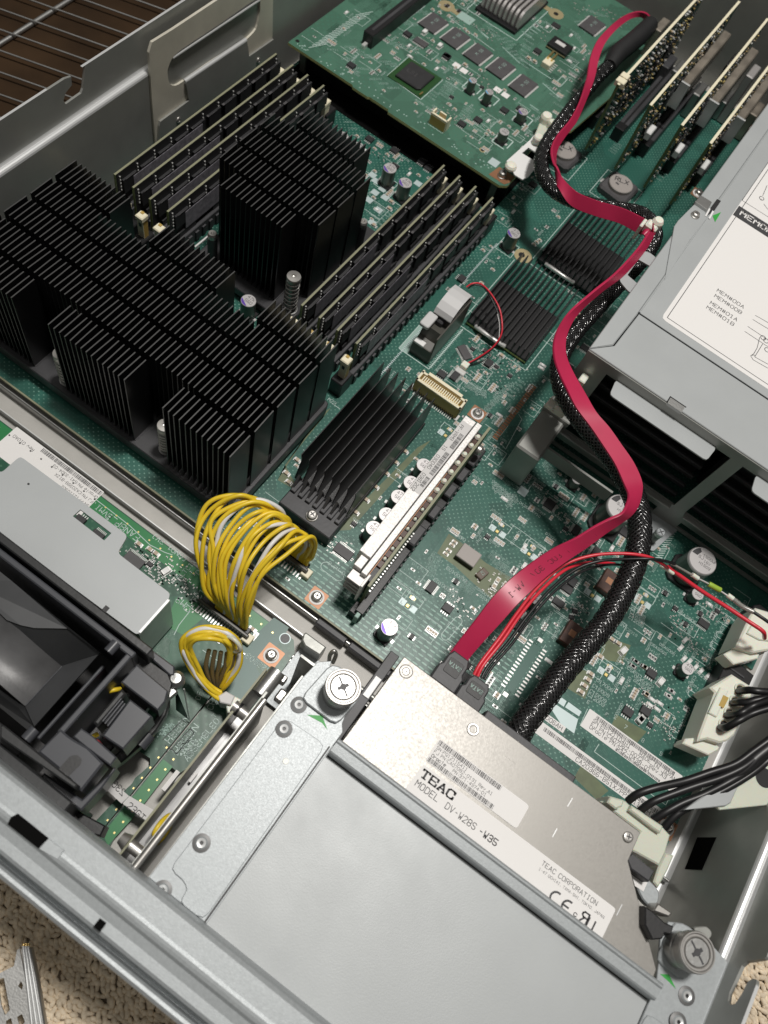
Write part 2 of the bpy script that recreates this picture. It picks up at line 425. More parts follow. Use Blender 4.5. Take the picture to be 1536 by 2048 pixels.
def frame_x(X):      # plate drawn in (y, z), thickness along x
    return Matrix(((0, 0, 1, X), (1, 0, 0, 0), (0, 1, 0, 0), (0, 0, 0, 1)))
def frame_y(Y):      # plate drawn in (x, z), thickness along -y
    return Matrix(((1, 0, 0, 0), (0, 0, -1, Y), (0, 1, 0, 0), (0, 0, 0, 1)))
def screw(parent, x, y, z, r=0.27, h=0.16, name='screw', mat='steel', cross=True, washer=0.0):
    mb = MB()
    if washer: mb.lathe((x, y, z), [(washer, 0), (washer, .05), (washer - .03, .07)], 24, mat)
    z0 = z + (0.07 if washer else 0)
    prof = [(r, 0), (r, h * .55), (r * .9, h * .85), (r * .62, h), (r * .6, h)]
    mb.lathe((x, y, z0), prof, 20, mat)
    a = random.uniform(0, 1.5)
    if cross:
        mb2 = []
        for k in range(2):
            t = a + k * pi / 2; w_, l_ = r * .11, r * .52
            ca, sa = cos(t), sin(t)
            pts = [(-l_, -w_), (l_, -w_), (l_, w_), (-l_, w_)]
            mb.prism([(x + p * ca - q * sa, y + p * sa + q * ca) for p, q in pts], z0 + h - .01, z0 + h + .004 + k * .0015, 'black_grey')
    return mb.build(name, parent, (x - parent['_loc'][0], y - parent['_loc'][1], z - parent['_loc'][2]))
def rivet(parent, x, y, z, r=0.3):
    mb = MB()
    mb.lathe((x, y, z), [(r, 0), (r, .03), (r * .66, .05), (r * .5, .09), (r * .42, .085), (r * .22, .07), (r * .2, .0)], 24, 'steel_dull',
             mats=['rivet_ring', 'rivet_ring', 'zinc', 'edge_steel', 'edge_steel', 'steel_dull'])
    mb.lathe((x, y, z + .005), [(r * .21, 0), (r * .2, .012)], 12, 'black')
    return mb.build('rivet', parent, (x - parent['_loc'][0], y - parent['_loc'][1], z - parent['_loc'][2]))

# ================================================================== surroundings
g = MB(); g.box(-70, -60, -9.2, 60, 110, -9.0, 'wood_dark')
mk('ground_fabric', (0.20, 0.155, 0.11), 0.85, noise=0.25, nscale=120, bump=0.6, bscale=700)
gr = MB(); gr.box(-160, -160, -2.4, 160, 200, -2.3, 'ground_fabric'); o = gr.build('floor'); tag(o, kind='structure')
# pile of the carpet: short looped tufts
mk('carpet', (0.72, 0.61, 0.46), 0.8, noise=0.22, nscale=300, bump=0.8, bscale=1800)
cb = MB(); rr = random.Random(3)
def tuft(mb, x, y, z, a, l, r):
    n = 6; vs = []; ca, sa = cos(a), sin(a)
    prof = [(-1, .35, -.15), (-.72, .8, .55), (-.1, 1.0, 1.0), (.6, .85, .65), (1, .35, -.15)]
    for t, q, hh in prof:
        for j in range(n):
            b = 2 * pi * j / n; u = t * l; v = cos(b) * r * q; ww = sin(b) * r * q * .9 + hh * r * .8
            vs.append((x + u * ca - v * sa, y + u * sa + v * ca, z + ww))
    fs = [(i * n + j, i * n + (j + 1) % n, (i + 1) * n + (j + 1) % n, (i + 1) * n + j) for i in range(4) for j in range(n)]
    mb.add(vs, fs, 'carpet', True)
def carpet_patch(x0, x1, y0, y1, keep):
    y = y0; row = 0
    while y < y1:
        x = x0 + (row % 2) * .14
        while x < x1:
            if keep(x, y):
                tuft(cb, x + rr.uniform(-.07, .07), y + rr.uniform(-.06, .06), -2.28 + rr.uniform(-.05, .06), radians(-20) + rr.gauss(0, .55), rr.uniform(.16, .25), rr.uniform(.09, .135))
            x += .24
        y += .165; row += 1
carpet_patch(-16, 3.5, -13.5, -1.5, lambda x, y: y < -2.6)
carpet_patch(16.6, 24, 1.5, 15.5, lambda x, y: True)
o = cb.build('carpet'); tag(o, 'beige looped carpet pile under the server', 'carpet', kind='stuff')

# wire shelf beyond the left side
ws = thing('wire_shelf', (-45, 30, -2.2), 'dark brown board with thin steel wires across it beyond the left chassis wall', 'shelf')
m = MB(); m.box(-75, -6, -2.28, -27.6, 75, -1.6, 'wood_dark', .05); m.build('board', ws)
A0, B0 = P(0, 18, -1.2), P(300, 125, -1.2)
dv = (B0 - A0).normalized(); nv = Vector((-dv.y, dv.x, 0))
sp = abs((P(0, 59, -1.2) - A0).dot(nv))
wp = None
for k in range(-14, 16):
    c = A0 + nv * (sp * k)
    t1 = (-27.75 - c.x) / dv.x; t0 = t1 - 42
    a_, b_ = c + dv * t0, c + dv * t1
    if b_.y > 75 or b_.y < -8: continue
    m = MB(); m.tube([a_, b_], .06, 'steel_dull', 8); m.build('wire', ws)
m = MB(); q0, q1 = P(0, 88, -1.45), P(140, 0, -1.45); d_ = (q1 - q0).normalized()
m.tube([q0 - d_ * 14, q1 + d_ * 30], .16, 'steel_dull', 8); m.build('cross_wire', ws)

# ================================================================== chassis
ch = thing('server_chassis', (-5, 20, -0.9), 'open galvanised steel server case holding all the boards', 'server case')
m = MB(); m.box(-27.2, -3.2, -1.0, 16.5, 62, -0.8, 'zinc_floor'); m.build('floor_panel', ch)
def wall(sgn, X, name):
    m = MB()
    m.box(X, -2.9, -.8, X + sgn * .12, 62, 5.38, 'zinc_side')
    # folded shoulder: a small rounded step outwards
    xs = [(0, 5.38), (.03, 5.47), (.09, 5.53), (.17, 5.55), (.27, 5.55), (.31, 5.60), (.32, 5.7)]
    for i in range(len(xs) - 1):
        (a, za), (b, zb) = xs[i], xs[i + 1]
        q = [(X + sgn * a, -2.9, za), (X + sgn * a, 62, za), (X + sgn * b, 62, zb), (X + sgn * b, -2.9, zb)]
        m.quad(*(q if sgn < 0 else q[::-1]), 'edge_steel')
    m.build(name, ch)
    m = MB(); XX = X + sgn * .32
    if sgn < 0:
        yz = lambda px, py: PXp(px, py, XX)
        top = 7.70
        a = yz(143, 156); b = yz(124, 195); c = yz(128, 211); d = yz(167, 183); e_ = yz(170, 134)
        poly = [(-2.9, 5.7), (-2.9, top), (a[0] - .4, top), (a[0], top - .1), (a[0] - .05, a[1] - .35), (b[0] + .25, b[1] + .1), (b[0] + .05, b[1] - .2), (c[0] + .12, c[1]), (d[0] - .15, d[1] - .02), (d[0], d[1] + .15), (e_[0], top - .1), (e_[0] + .1, top), (62, top), (62, 5.7)]
    else:
        top = 7.70
        poly = [(-2.9, 5.7), (-2.9, top), (62, top), (62, 5.7)]
        # slots of the right side: hook near the front corner
        def yzr(px, py): return PXp(px, py, XX + .0)
        poly = [(-2.9, 5.7), (-2.9, 7.7), (7.85, 7.7), (7.98, 7.62), (7.98, 7.4), (7.85, 7.2), (7.42, 7.14), (7.05, 6.98), (6.98, 6.75), (7.1, 6.52), (7.37, 6.42), (8.38, 6.52), (8.55, 6.7), (8.72, 7.62), (8.8, 7.7), (62, 7.7), (62, 5.7)]
    m.M = frame_x(XX if sgn > 0 else XX - .12)
    m.plate(poly, 0, .12, 'zinc_side')
    m.build('wall_flange', ch)
    m = MB(); segs = ((-2.9, 21.3), (23.5, 62)) if sgn < 0 else ((-2.9, 7.8), (8.85, 62))
    for ya, yb in segs:
        m = MB(); m.box(XX, ya, 7.695, XX + sgn * .12, yb, 7.715, 'edge_steel'); m.build('flange_edge', ch)
wall(-1, -26.8, 'side_wall'); wall(1, 16.1, 'side_wall')
# floor fold highlight on the right side
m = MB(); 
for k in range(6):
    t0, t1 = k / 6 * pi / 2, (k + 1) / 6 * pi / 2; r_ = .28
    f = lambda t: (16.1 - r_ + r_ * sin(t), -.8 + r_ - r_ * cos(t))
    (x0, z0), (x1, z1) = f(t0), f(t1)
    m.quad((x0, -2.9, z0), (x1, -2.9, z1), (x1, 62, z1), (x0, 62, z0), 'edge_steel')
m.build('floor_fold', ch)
m = MB(); X = 16.095
q = [PXp(*p, X) for p in ((1370, 1738), (1404, 1740), (1433, 1675), (1395, 1675))]
ys = sorted(a[0] for a in q); zs = sorted(a[1] for a in q)
y0, y1 = (q[0][0] + q[1][0]) / 2, (q[2][0] + q[3][0]) / 2
m.M = frame_x(16.08)
m.plate([(a, b) for a, b in q], 0, .015, 'void'); m.build('side_opening', ch)
# rear panel closes the case beyond the frame
m = MB(); m.box(-27.2, 61.9, -.8, 16.5, 62.05, 7.6, 'zinc_side'); m.build('rear_panel', ch)

# front rail: folded beam with slots
m = MB()
prof = [(-.95, 5.4), (-1.0, 7.25), (-1.06, 7.42), (-1.18, 7.5), (-1.82, 7.5), (-1.93, 7.53), (-2.02, 7.58), (-2.12, 7.55), (-2.22, 7.45), (-2.5, 7.40), (-2.8, 7.40), (-2.9, 7.34), (-2.95, 7.2), (-2.97, 6.6), (-3.12, 6.6), (-3.13, 7.2), (-3.2, 7.3), (-3.3, 7.33), (-3.4, 7.25), (-3.44, 7.1), (-3.46, -1.0)]
XL, XR = -27.1, 16.4
SL0, SL1 = -6.35, -4.25      # slot
for i in range(len(prof) - 1):
    (ya, za), (yb, zb) = prof[i], prof[i + 1]
    spans = [(XL, XR)]
    if -2.02 <= ya <= -1.1 and -2.02 <= yb <= -1.1 and i in (3, 4): spans = [(XL, XR)]
    for xa, xb in spans:
        m.quad((xa, ya, za), (xa, yb, zb), (xb, yb, zb), (xb, ya, za), 'zinc')
fr = m.build('front_rail', ch)
# dark slots in the rail with their steel tongue, their shaded depth painted as flat black plates on the rail top
def dark_slot(pts, z, name='rail_slot', tongue=None):
    m = MB(); P_ = [P(px, py, z) for px, py in pts]
    m.plate([(p.x, p.y) for p in P_], z - .012, z + .004, 'void'); return m.build(name, ch)
dark_slot([(15, 1648), (22, 1634), (36, 1627), (97, 1676), (77, 1697)], 7.585)
m = MB(); P_ = [P(px, py, 7.59) for px, py in ((78, 1698), (97, 1677), (128, 1700), (115, 1719))]
m.prism([(p.x, p.y) for p in P_], 7.50, 7.59, 'zinc', .01); m.build('slot_tongue', ch)
dark_slot([(186, 1853), (200, 1836), (213, 1846), (200, 1864)], 7.59)

# handle bracket standing on the left wall
X = -26.72
yz = lambda px, py: PXp(px, py, X)
hb = thing('carry_handle_bracket', (X, 28, 4), 'tall steel handle plate with long rounded slot beside the memory modules', 'bracket')
outer = [yz(310, 285), yz(303, 200), yz(297, 105), yz(303, 84), yz(345, 58), yz(440, -5), yz(470, -30), yz(548, -80), yz(545, 0), yz(543, 140)]
slot = [yz(333, 140), yz(342, 116), yz(360, 99), yz(440, 46), yz(500, 4), yz(519, -6), yz(520, 22), yz(512, 58), yz(495, 76), yz(420, 124), yz(368, 160), yz(350, 172), yz(337, 168)]
m = MB(); m.M = frame_x(X - .1); m.plate(outer, 0, .14, 'handle_metal', [round_poly(slot, .25, 2)]); m.build('plate', hb)
low = [yz(312, 288), yz(314, 250), yz(316, 240), yz(374, 198), yz(370, 176), yz(367, 163), yz(489, 80), yz(492, 92), yz(494, 110), yz(543, 76), yz(541, 135)]
m = MB(); m.M = frame_x(X + .05); m.plate(low, 0, .12, 'zinc_side'); m.build('inner_plate', hb)
a, b = yz(367, 162), yz(490, 79)
m = MB(); m.tube([(X + .05, a[0], a[1]), (X + .05, b[0], b[1])], .13, 'edge_steel', 10); m.build('rolled_edge', hb)
m = MB(); a, b = yz(345, 116), yz(519, 0); m.tube([(X - .02, a[0], a[1]), (X - .02, b[0], b[1])], .09, 'edge_steel', 10); m.build('rolled_edge', hb)
for px, py in ((352, 236), (512, 117)):
    a = yz(px, py); mm = MB(); mm.M = Matrix.Translation((X + .17, a[0], a[1])) @ Matrix.Rotation(pi / 2, 4, 'Y')
    mm.lathe((0, 0, 0), [(.17, 0), (.16, .05), (.09, .09), (.06, .05), (.001, .04)], 16, 'steel'); mm.build('rivet', hb)

# ================================================================== power supply bay
pb = thing('power_supply_bay', (8, 27, 0), 'grey steel power supply cage with printed memory label on its lid', 'power supply cage')
ZT = 7.5
m = MB(); m.box(.52, 30.39, ZT - .12, 16.0, 61, ZT, 'plate_grey', .015); m.build('top_cover', pb)
m = MB(); m.prism([(-.40, 26.8), (16.0, 26.8), (16.0, 30.31), (.52, 30.31), (.44, 27.8)], ZT - .12, ZT, 'plate_grey', .03); m.build('front_lid', pb)
m = MB(); m.prism([(-.42, 26.86), (.38, 27.85), (.47, 30.3), (.47, 61), (-.42, 61)], ZT - .35, ZT - .05, 'plate_grey', .05); m.build('side_flange', pb)
m = MB(); m.tube([(.50, 30.4, ZT - .02), (.50, 61, ZT - .02)], .05, 'plate_grey', 8); m.build('bead', pb)
m = MB(); m.box(-.40, 26.9, 0.15, -.30, 61, ZT - .3, 'zinc_side'); m.box(15.9, 26.9, .15, 16.0, 61, ZT - .3, 'zinc_side'); m.build('side_panel', pb)
# front face with two openings
Yf = 26.85
F = lambda px, py: PYp(px, py, Yf)
o1r = F(1464, 914); o1b = F(1349, 1007); o2t = F(1488, 931); o2b = F(1370, 1022)
xc0, xc1 = (o1r[0] + o1b[0]) / 2, (o2t[0] + o2b[0]) / 2
zt, zb = (o1r[1] + o2t[1]) / 2, (o1b[1] + o2b[1]) / 2
zl = F(1371, 1045)[1]
print('psu openings', xc0, xc1, zt, zb, zl)
xl = F(1213, 748)[0]
m = MB(); m.M = frame_y(Yf)
op1 = [(xl, zb), (xc0, zb), (xc0, zt), (xl, zt)]
op2 = [(xc1, zb), (15.2, zb), (15.2, zt), (xc1, zt)]
op3 = [(.6, .35), (xc0 - .5, .35), (xc0 - .5, zl - .1), (.6, zl - .1)]
op4 = [(xc1 + .3, .35), (15.4, .35), (15.4, zl - .1), (xc1 + .3, zl - .1)]
m.plate([(-.4, .12), (16, .12), (16, ZT - .08), (-.4, ZT - .08)], 0, .1, 'zinc_side', [op1, op2, op3, op4]); m.build('front_frame', pb)
# lower rail sill catching the light
m = MB()
for xa, xb in ((.2, xc0 - .1), (xc1 + .05, 15.6)): m.box(xa, Yf - .42, zb - .12, xb, Yf - .1, zb - .02, 'zinc_side', .02)
m.build('lower_sill', pb)
# flaps
for k, (xa, xb) in enumerate(((1.55, 6.75), (9.1, 14.6))):
    m = MB(); m.prism([(xa - .15, Yf - .1), (xa, Yf - 1.05), (xb, Yf - 1.05), (xb + .1, Yf - .1)], zt - .02, zt + .06, 'plate_grey', .01, cb=.18)
    m.build('flap', pb)
m = MB(); m.box(3.85, Yf - .12, ZT - .16, 4.6, Yf + .25, ZT + .006, 'steel_dull'); m.build('latch_window', pb)
m = MB(); m.box(3.80, Yf + .25, ZT - .1, 4.65, Yf + .31, ZT + .007, 'black'); m.box(3.78, Yf - .05, ZT - .1, 3.84, Yf + .31, ZT + .006, 'black'); m.build('latch_gap', pb)
# ribbed dark power supplies inside
for k, (xa, xb) in enumerate(((.4, xc0 + .1), (xc1 - .1, 15.6))):
    pt = thing('power_supply_unit', ((xa + xb) / 2, 33, 1.2), ('dark ribbed power supply seen through the cage opening crossed by the red cable', 'dark ribbed power supply in the cage opening at the right edge')[k], 'power supply', 'power supplies in the cage')
    m = MB(); m.box(xa, 29.6, zl - .2, xb, 58, ZT - .5, 'black_soft'); m.build('body', pt)
    pr_ = MB(); pr_.box(-(xb - xa) / 2 + .1, -.12, -.12, (xb - xa) / 2 - .1, .12, .12, 'black_grey', .05); pp = Proto('rib', pr_)
    zz = zl + .2; yy = 28.0
    for i in range(7): pp.put(pt, ((xa + xb) / 2, 27.9 + i * .28, zl + .1 + i * .62))
# white foot with screw
m = MB(); m.prism([(7.15, 26.8), (8.8, 26.8), (8.6, 26.2), (8.25, 24.8), (7.35, 24.6), (7.2, 25.8)], .06, .16, 'zinc', .01, cb=.1); m.build('mounting_foot', pb)
s_ = P(1322, 1064, 1.2)
m = MB(); m.lathe((s_.x, s_.y, .16), [(.22, 0), (.22, .75), (.24, .8), (.24, 1.0), (.2, 1.06)], 18, 'pcb_ground', mats=['cap_side', 'steel', 'steel', 'zinc'])
for k in range(2):
    a = .9 + k * pi / 2; ca, sa = cos(a), sin(a)
    m.prism([(s_.x + p * ca - q * sa, s_.y + p * sa + q * ca) for p, q in ((-.17, -.025), (.17, -.025), (.17, .025), (-.17, .025))], 1.2, 1.225 + k * .001, 'black_grey')
m.build('screw', pb)
# left lower duct bracket
m = MB()
B_ = [P(1032, 893, 2.6), P(1076, 923, 2.6), P(1115, 840, 2.6), P(1085, 805, 2.6)]
x0, y0, x1, y1 = -.58, 23.35, .75, 27.2
m.box(x0, y0, .2, x1, y1, 3.0, 'zinc_side', .1); m.build('duct_bracket', pb)
m = MB(); m.box(x0 - .05, 26.0, 2.9, x1 + .2, 26.35, 3.25, 'zinc_side', .05); m.box(.75, 24.6, 1.6, 4.6, 24.72, 2.5, 'zinc_side'); m.build('bracket_rib', pb)
# cable bracket tab near the upper left edge of the bay
m = MB()
t_ = [P(px, py, 6.9) for px, py in ((1276, 499), (1238, 560), (1258, 584), (1300, 605), (1340, 540), (1300, 505))]
hole = [P(px, py, 6.9) for px, py in ((1255, 550), (1277, 519), (1300, 532), (1276, 568))]
m.plate(round_poly([(p.x, p.y) for p in t_], .2, 3), 6.82, 6.9, 'plate_grey', [[(p.x, p.y) for p in hole]]); m.build('cable_tab', pb)
# upper corner bracket with screw and slot
t_ = [P(px, py, 7.56) for px, py in ((1349, 452), (1357, 440), (1395, 402), (1399, 393), (1424, 408), (1411, 425), (1414, 437), (1380, 480), (1330, 560))]
m = MB(); m.prism([(p.x, p.y) for p in t_], 7.46, 7.54, 'plate_grey', .02); m.build('corner_bracket', pb)
t_ = [P(px, py, 7.7) for px, py in ((1390, 403), (1401, 390), (1424, 404), (1415, 420))]
m = MB(); m.prism([(p.x, p.y) for p in t_], 7.45, 7.72, 'steel_dull', .03); m.build('stop_block', pb)
p_ = P(1393, 427, 7.7); screw(pb, p_.x, p_.y, 7.54, .2, .14, washer=.24)
t_ = [P(px, py, 7.56) for px, py in ((1434, 398), (1442, 402), (1427, 424), (1413, 431), (1418, 420))]
m = MB(); m.prism([(p.x, p.y) for p in t_], 7.45, 7.565, 'dark_film'); m.build('slot', pb)
for dx in (0, 7):
    t_ = [P(px + dx, py + dx * .7, 7.57) for px, py in ((1410, 431), (1418, 416), (1421, 418), (1413, 433))]
    m = MB(); m.prism([(p.x, p.y) for p in t_], 7.5, 7.575, 'white_plastic'); m.build('tally_mark', pb)
t_ = [P(px, py, 7.55) for px, py in ((1426, 430), (1443, 423), (1431, 443))]
m = MB(); m.prism([(p.x, p.y) for p in t_], 7.5, 7.515, 'green_arrow'); m.build('arrow_sticker', pb)
# printed label
lab = MB()
m = MB(); m.prism([(1.48, 30.85), (15.9, 30.85), (15.9, 48), (1.48, 48)], ZT, ZT + .012, 'paper', cb=.25)
m0 = MB(); m0.box(.5, 30.28, ZT - .2, 15.9, 30.42, ZT - .13, 'void'); m0.build('lid_gap', pb)
lb = m.build('memory_label', pb)
def line(mb, a, b, wd, z, mat='ink'):
    a = Vector(a[:2]); b = Vector(b[:2]); d = (b - a).normalized(); n_ = Vector((-d.y, d.x)) * wd / 2
    mb.quad((a.x - n_.x, a.y - n_.y, z), (b.x - n_.x, b.y - n_.y, z), (b.x + n_.x, b.y + n_.y, z), (a.x + n_.x, a.y + n_.y, z), mat)
m = MB(); zi = ZT + .0145
T = lambda px, py: P(px, py, ZT)
line(m, (1.70, 31.1), (15.7, 31.1), .035, zi); line(m, (1.70, 31.1), (1.70, 47.5), .035, zi)
a, b = T(1486, 401), T(1536, 436)
c0 = T(1467, 431); c1 = T(1476, 411)
bx0, by0, by1 = (c0.x + c1.x) / 2, c0.y, c1.y + .02
m.prism([(bx0, by0), (15.7, by0), (15.7, by1), (bx0, by1)], zi - .001, zi + .001, 'ink')
m.text('MEMORY SLOT', T(1481, 427).x, T(1481, 434).y + .12, zi + .003, .50, 'paper', bold=True, sx=1.25)
e0 = T(1484, 401)
line(m, (e0.x, e0.y), (15.7, e0.y), .03, zi); line(m, (e0.x, e0.y), (e0.x, 47.5), .03, zi)
for t_, (px, py) in (('MEM#00A', (1433, 583)), ('MEM#00B', (1428, 594)), ('MEM#01A', (1419, 608)), ('MEM#01B', (1412, 617))):
    q = T(px, py); m.text(t_, q.x, q.y, zi, .31, 'ink', sx=1.12)
for pts in ([(1510, 631), (1521, 637), (1560, 660)], [(1505, 639), (1516, 646), (1556, 670)], [(1495, 653), (1507, 661), (1550, 690)], [(1489, 663), (1501, 671), (1545, 700)],
            [(1519, 675), (1514, 696), (1507, 708), (1501, 712), (1506, 720), (1536, 737)], [(1525, 688), (1509, 714), (1536, 729)]):
    w_ = [T(*p) for p in pts]
    for i in range(len(w_) - 1): line(m, w_[i], w_[i + 1], .03, zi)
for px, py in ((1534, 700), (1526, 676), (1532, 682), (1523, 397)):
    q = T(px, py); rp = m.ring_pts(q, .13, 14)
    for i in range(14): line(m, rp[i], rp[(i + 1) % 14], .035, zi)
m.text('b', T(1521, 399).x, T(1521, 399).y - .04, zi, .16, 'ink'); m.text('P', T(1504, 712).x, T(1504, 712).y, zi, .2, 'ink')
w_ = [T(*p) for p in ((1525, 392), (1534, 371))]; line(m, w_[0], w_[1], .03, zi)
w_ = [T(*p) for p in ((1527, 408), (1536, 420))]; line(m, w_[0], w_[1], .03, zi)
m.build('print', lb)
# ================================================================== motherboard
mbd = thing('motherboard', (-5, 25, -0.2), 'large green circuit board on the floor of the case', 'circuit board')
m = MB(); m.prism([(-26.2, 11.6), (15.15, 11.6), (15.15, 19.0), (15.05, 19.1), (14.82, 21.8), (14.82, 22.5), (15.3, 22.5), (15.3, 60), (-26.2, 60)], -.17, 0, 'pcb', side='pcb_edge_dark')
brd = m.build('board', mbd)
m = MB(); m.box(-26.2, 11.52, -.165, 15.15, 11.6, -.004, 'pcb_edge'); m.build('board_edge', mbd)
# mounting rail clips along the front edge, between the boards
m = MB(); m.box(-26.5, 11.30, -.78, 16, 11.42, -.25, 'steel_dull', .04); m.build('board_rail', ch)
for x0, x1 in ((-3.25, -1.6), (-1.4, .9)):
    m = MB(); m.box(x0, 11.13, -.6, x1, 11.45, -.05, 'black_grey', .06); m.build('rail_clip', ch)
m = MB(); m.box(-26.5, 10.36, -.78, -2.9, 10.41, -.3, 'edge_steel'); m.build('divider_strip', ch)

# ---- component library
def cap_mb(r, h, mark='purple', base='black', frac=.3):
    m = MB(); b = r * 1.06
    m.prism([(-b, -b + .25 * r), (-b + .25 * r, -b), (b, -b), (b, b), (-b + .25 * r, b), (-b, b - .25 * r)], 0, .12, base, .02)
    m.box(-b - .12, -.09, 0, -b + .02, .09, .04, 'solder'); m.box(b - .02, -.09, 0, b + .12, .09, .04, 'solder')
    m.lathe((0, 0, .1), [(r * .93, 0), (r * .99, .04), (r * .99, .09), (r * .94, .13), (r, .18), (r, h - .14), (r * .985, h - .11), (r * .96, h - .1)], 28, 'cap_side',
            mats=['cap_side', 'cap_side', 'cap_side', 'cap_side', 'cap_side', 'cap_top', 'cap_top'])
    z = h + .001
    if mark:
        k = 14; a0, a1 = radians(-118 - 52), radians(-118 + 52)
        seg = [(r * .93 * cos(a0 + (a1 - a0) * i / k), r * .93 * sin(a0 + (a1 - a0) * i / k), z) for i in range(k + 1)]
        m.add(seg, [tuple(range(k + 1))], mark)
    if r > .25:
        m.text('47K', -.17 * r / .4, .12 * r / .4, z + .002, .24 * r / .4, 'chip_grey'); m.text('560', -.17 * r / .4, -.14 * r / .4, z + .002, .24 * r / .4, 'chip_grey')
    return m
def chip_cap_mb(l, w_, h, body='ceramic'):
    m = MB(); e = l * .22
    m.box(-l / 2 - .05, -w_ / 2 - .02, 0, l / 2 + .05, w_ / 2 + .02, .012, 'solder')
    m.box(-l / 2 + e, -w_ / 2, .012, l / 2 - e, w_ / 2, h - .008, body)
    m.box(-l / 2, -w_ / 2 - .004, .012, -l / 2 + e, w_ / 2 + .004, h, 'solder', .012); m.box(l / 2 - e, -w_ / 2 - .004, .012, l / 2, w_ / 2 + .004, h, 'solder', .012)
    return m
def soic_mb(l, w_, h, n, body='chip', four=False, pad=.14):
    """body l (x) by w (y); n pins on each long side"""
    m = MB()
    m.box(-l / 2, -w_ / 2, .04, l / 2, w_ / 2, h, body, .02)
    p = l * .9 / n
    for i in range(n):
        x = -l * .45 + p * (i + .5)
        for s in (-1, 1):
            y0 = s * w_ / 2; y1 = s * (w_ / 2 + pad)
            m.box(x - p * .22, min(y0, y1), .01, x + p * .22, max(y0, y1), .035, 'solder')
    if four:
        n2 = max(3, int(n * w_ / l)); p = w_ * .9 / n2
        for i in range(n2):
            y = -w_ * .45 + p * (i + .5)
            for s in (-1, 1):
                x0 = s * l / 2; x1 = s * (l / 2 + pad)
                m.box(min(x0, x1), y - p * .22, .01, max(x0, x1), y + p * .22, .035, 'solder')
    m.lathe((-l / 2 + .09, w_ / 2 - .09, h), [(.025, .001), (.024, .0015)], 8, 'chip_grey')
    return m
CAP8 = Proto('capacitor', cap_mb(.40, 1.22)); CAPW = Proto('capacitor', cap_mb(.385, 1.15, None))
CAP6 = Proto('capacitor', cap_mb(.31, .75, None)); CAPB = Proto('capacitor', cap_mb(.26, .85, 'blue'))
CAP6P = Proto('capacitor', cap_mb(.315, .72, 'purple'))
R1 = Proto('chip_capacitor', chip_cap_mb(.30, .17, .13)); R2 = Proto('chip_capacitor', chip_cap_mb(.20, .12, .09))
R3 = Proto('chip_resistor', chip_cap_mb(.30, .14, .06, 'white_plastic')); R4 = Proto('chip_resistor', chip_cap_mb(.13, .07, .05, 'ceramic_dark'))
TC = Proto('tantalum_capacitor', chip_cap_mb(.42, .25, .2, 'white_plastic'))
IC8 = Proto('small_chip', soic_mb(.50, .40, .16, 4)); IC14 = Proto('small_chip', soic_mb(.60, .38, .13, 8)); IC6 = Proto('small_chip', soic_mb(.28, .2, .11, 3, pad=.09))
QFP = Proto('square_chip', soic_mb(.55, .55, .12, 10, four=True)); TSO = Proto('wide_chip', soic_mb(.95, .5, .11, 14, 'chip_grey'))
OCC = []
def put(pr_, parent, x, y, rot=0, z=0.0, name=None, lab=None):
    OCC.append((x, y, .32))
    o = pr_.put(parent, (x, y, z), radians(rot), name=name)
    if lab: o['label'] = lab
    return o
def screw_pad(parent, px, py, z, s=.55, rot=0, r=.23, px_top=.15):
    p = P(px, py, z + px_top); m = MB()
    m.prism([(p.x - s, p.y - s), (p.x + s, p.y - s), (p.x + s, p.y + s), (p.x - s, p.y + s)], z, z + .012, 'copper_pad', cb=.06)
    m.lathe((p.x, p.y, z + .012), [(.36, 0), (.36, .02), (.3, .03)], 24, 'paper')
    m.build('copper_pad', parent)
    screw(parent, p.x, p.y, z + .03, r, .2, washer=.27)
screw_pad(mbd, 634, 1193, 0, .42)
screw_pad(mbd, 956, 825, 0, .42)
screw_pad(mbd, 1336, 1655, 0, .42)
screw_pad(mbd, 1398, 384, 0, .42)
screw_pad(mbd, 1494, 248, 0, .42)
r8 = zm(500, 850, 2.56)
# tall capacitors
for px, py, pr_ in ((1028, 466, CAP8), (780, 336, CAP8), (811, 365, CAP8), (497, 601, CAP8), (779, 1254, CAP8),
                    (748, 1055, CAPW), (774, 1028, CAPW), (798, 992, CAPW), (823, 964, CAPW), (849, 929, CAPW),
                    (685, 270, CAPW), (716, 291, CAPW)):
    q = P(px, py, 1.22); pr_.put(mbd, (q.x, q.y, 0), radians(random.uniform(-10, 10)))
for px, py in ((1396, 1188), (1376, 1337), (1073, 1197)):
    q = P(px, py, .75); CAP6.put(mbd, (q.x, q.y, 0))
# pads under the tall capacitors
for px, py in ((1028, 466), (780, 336), (811, 365), (779, 1254)):
    q = P(px, py, 1.22); m = MB()
    for a, b in (((-.55, -.55), (-.55, .55)), ((-.55, -.55), (.55, -.55)), ((.55, -.55), (.55, .55)), ((-.55, .55), (.55, .55))):
        line(m, (q.x + a[0], q.y + a[1]), (q.x + b[0], q.y + b[1]), .035, .003, 'silk')
    m.build('capacitor_outline', mbd)
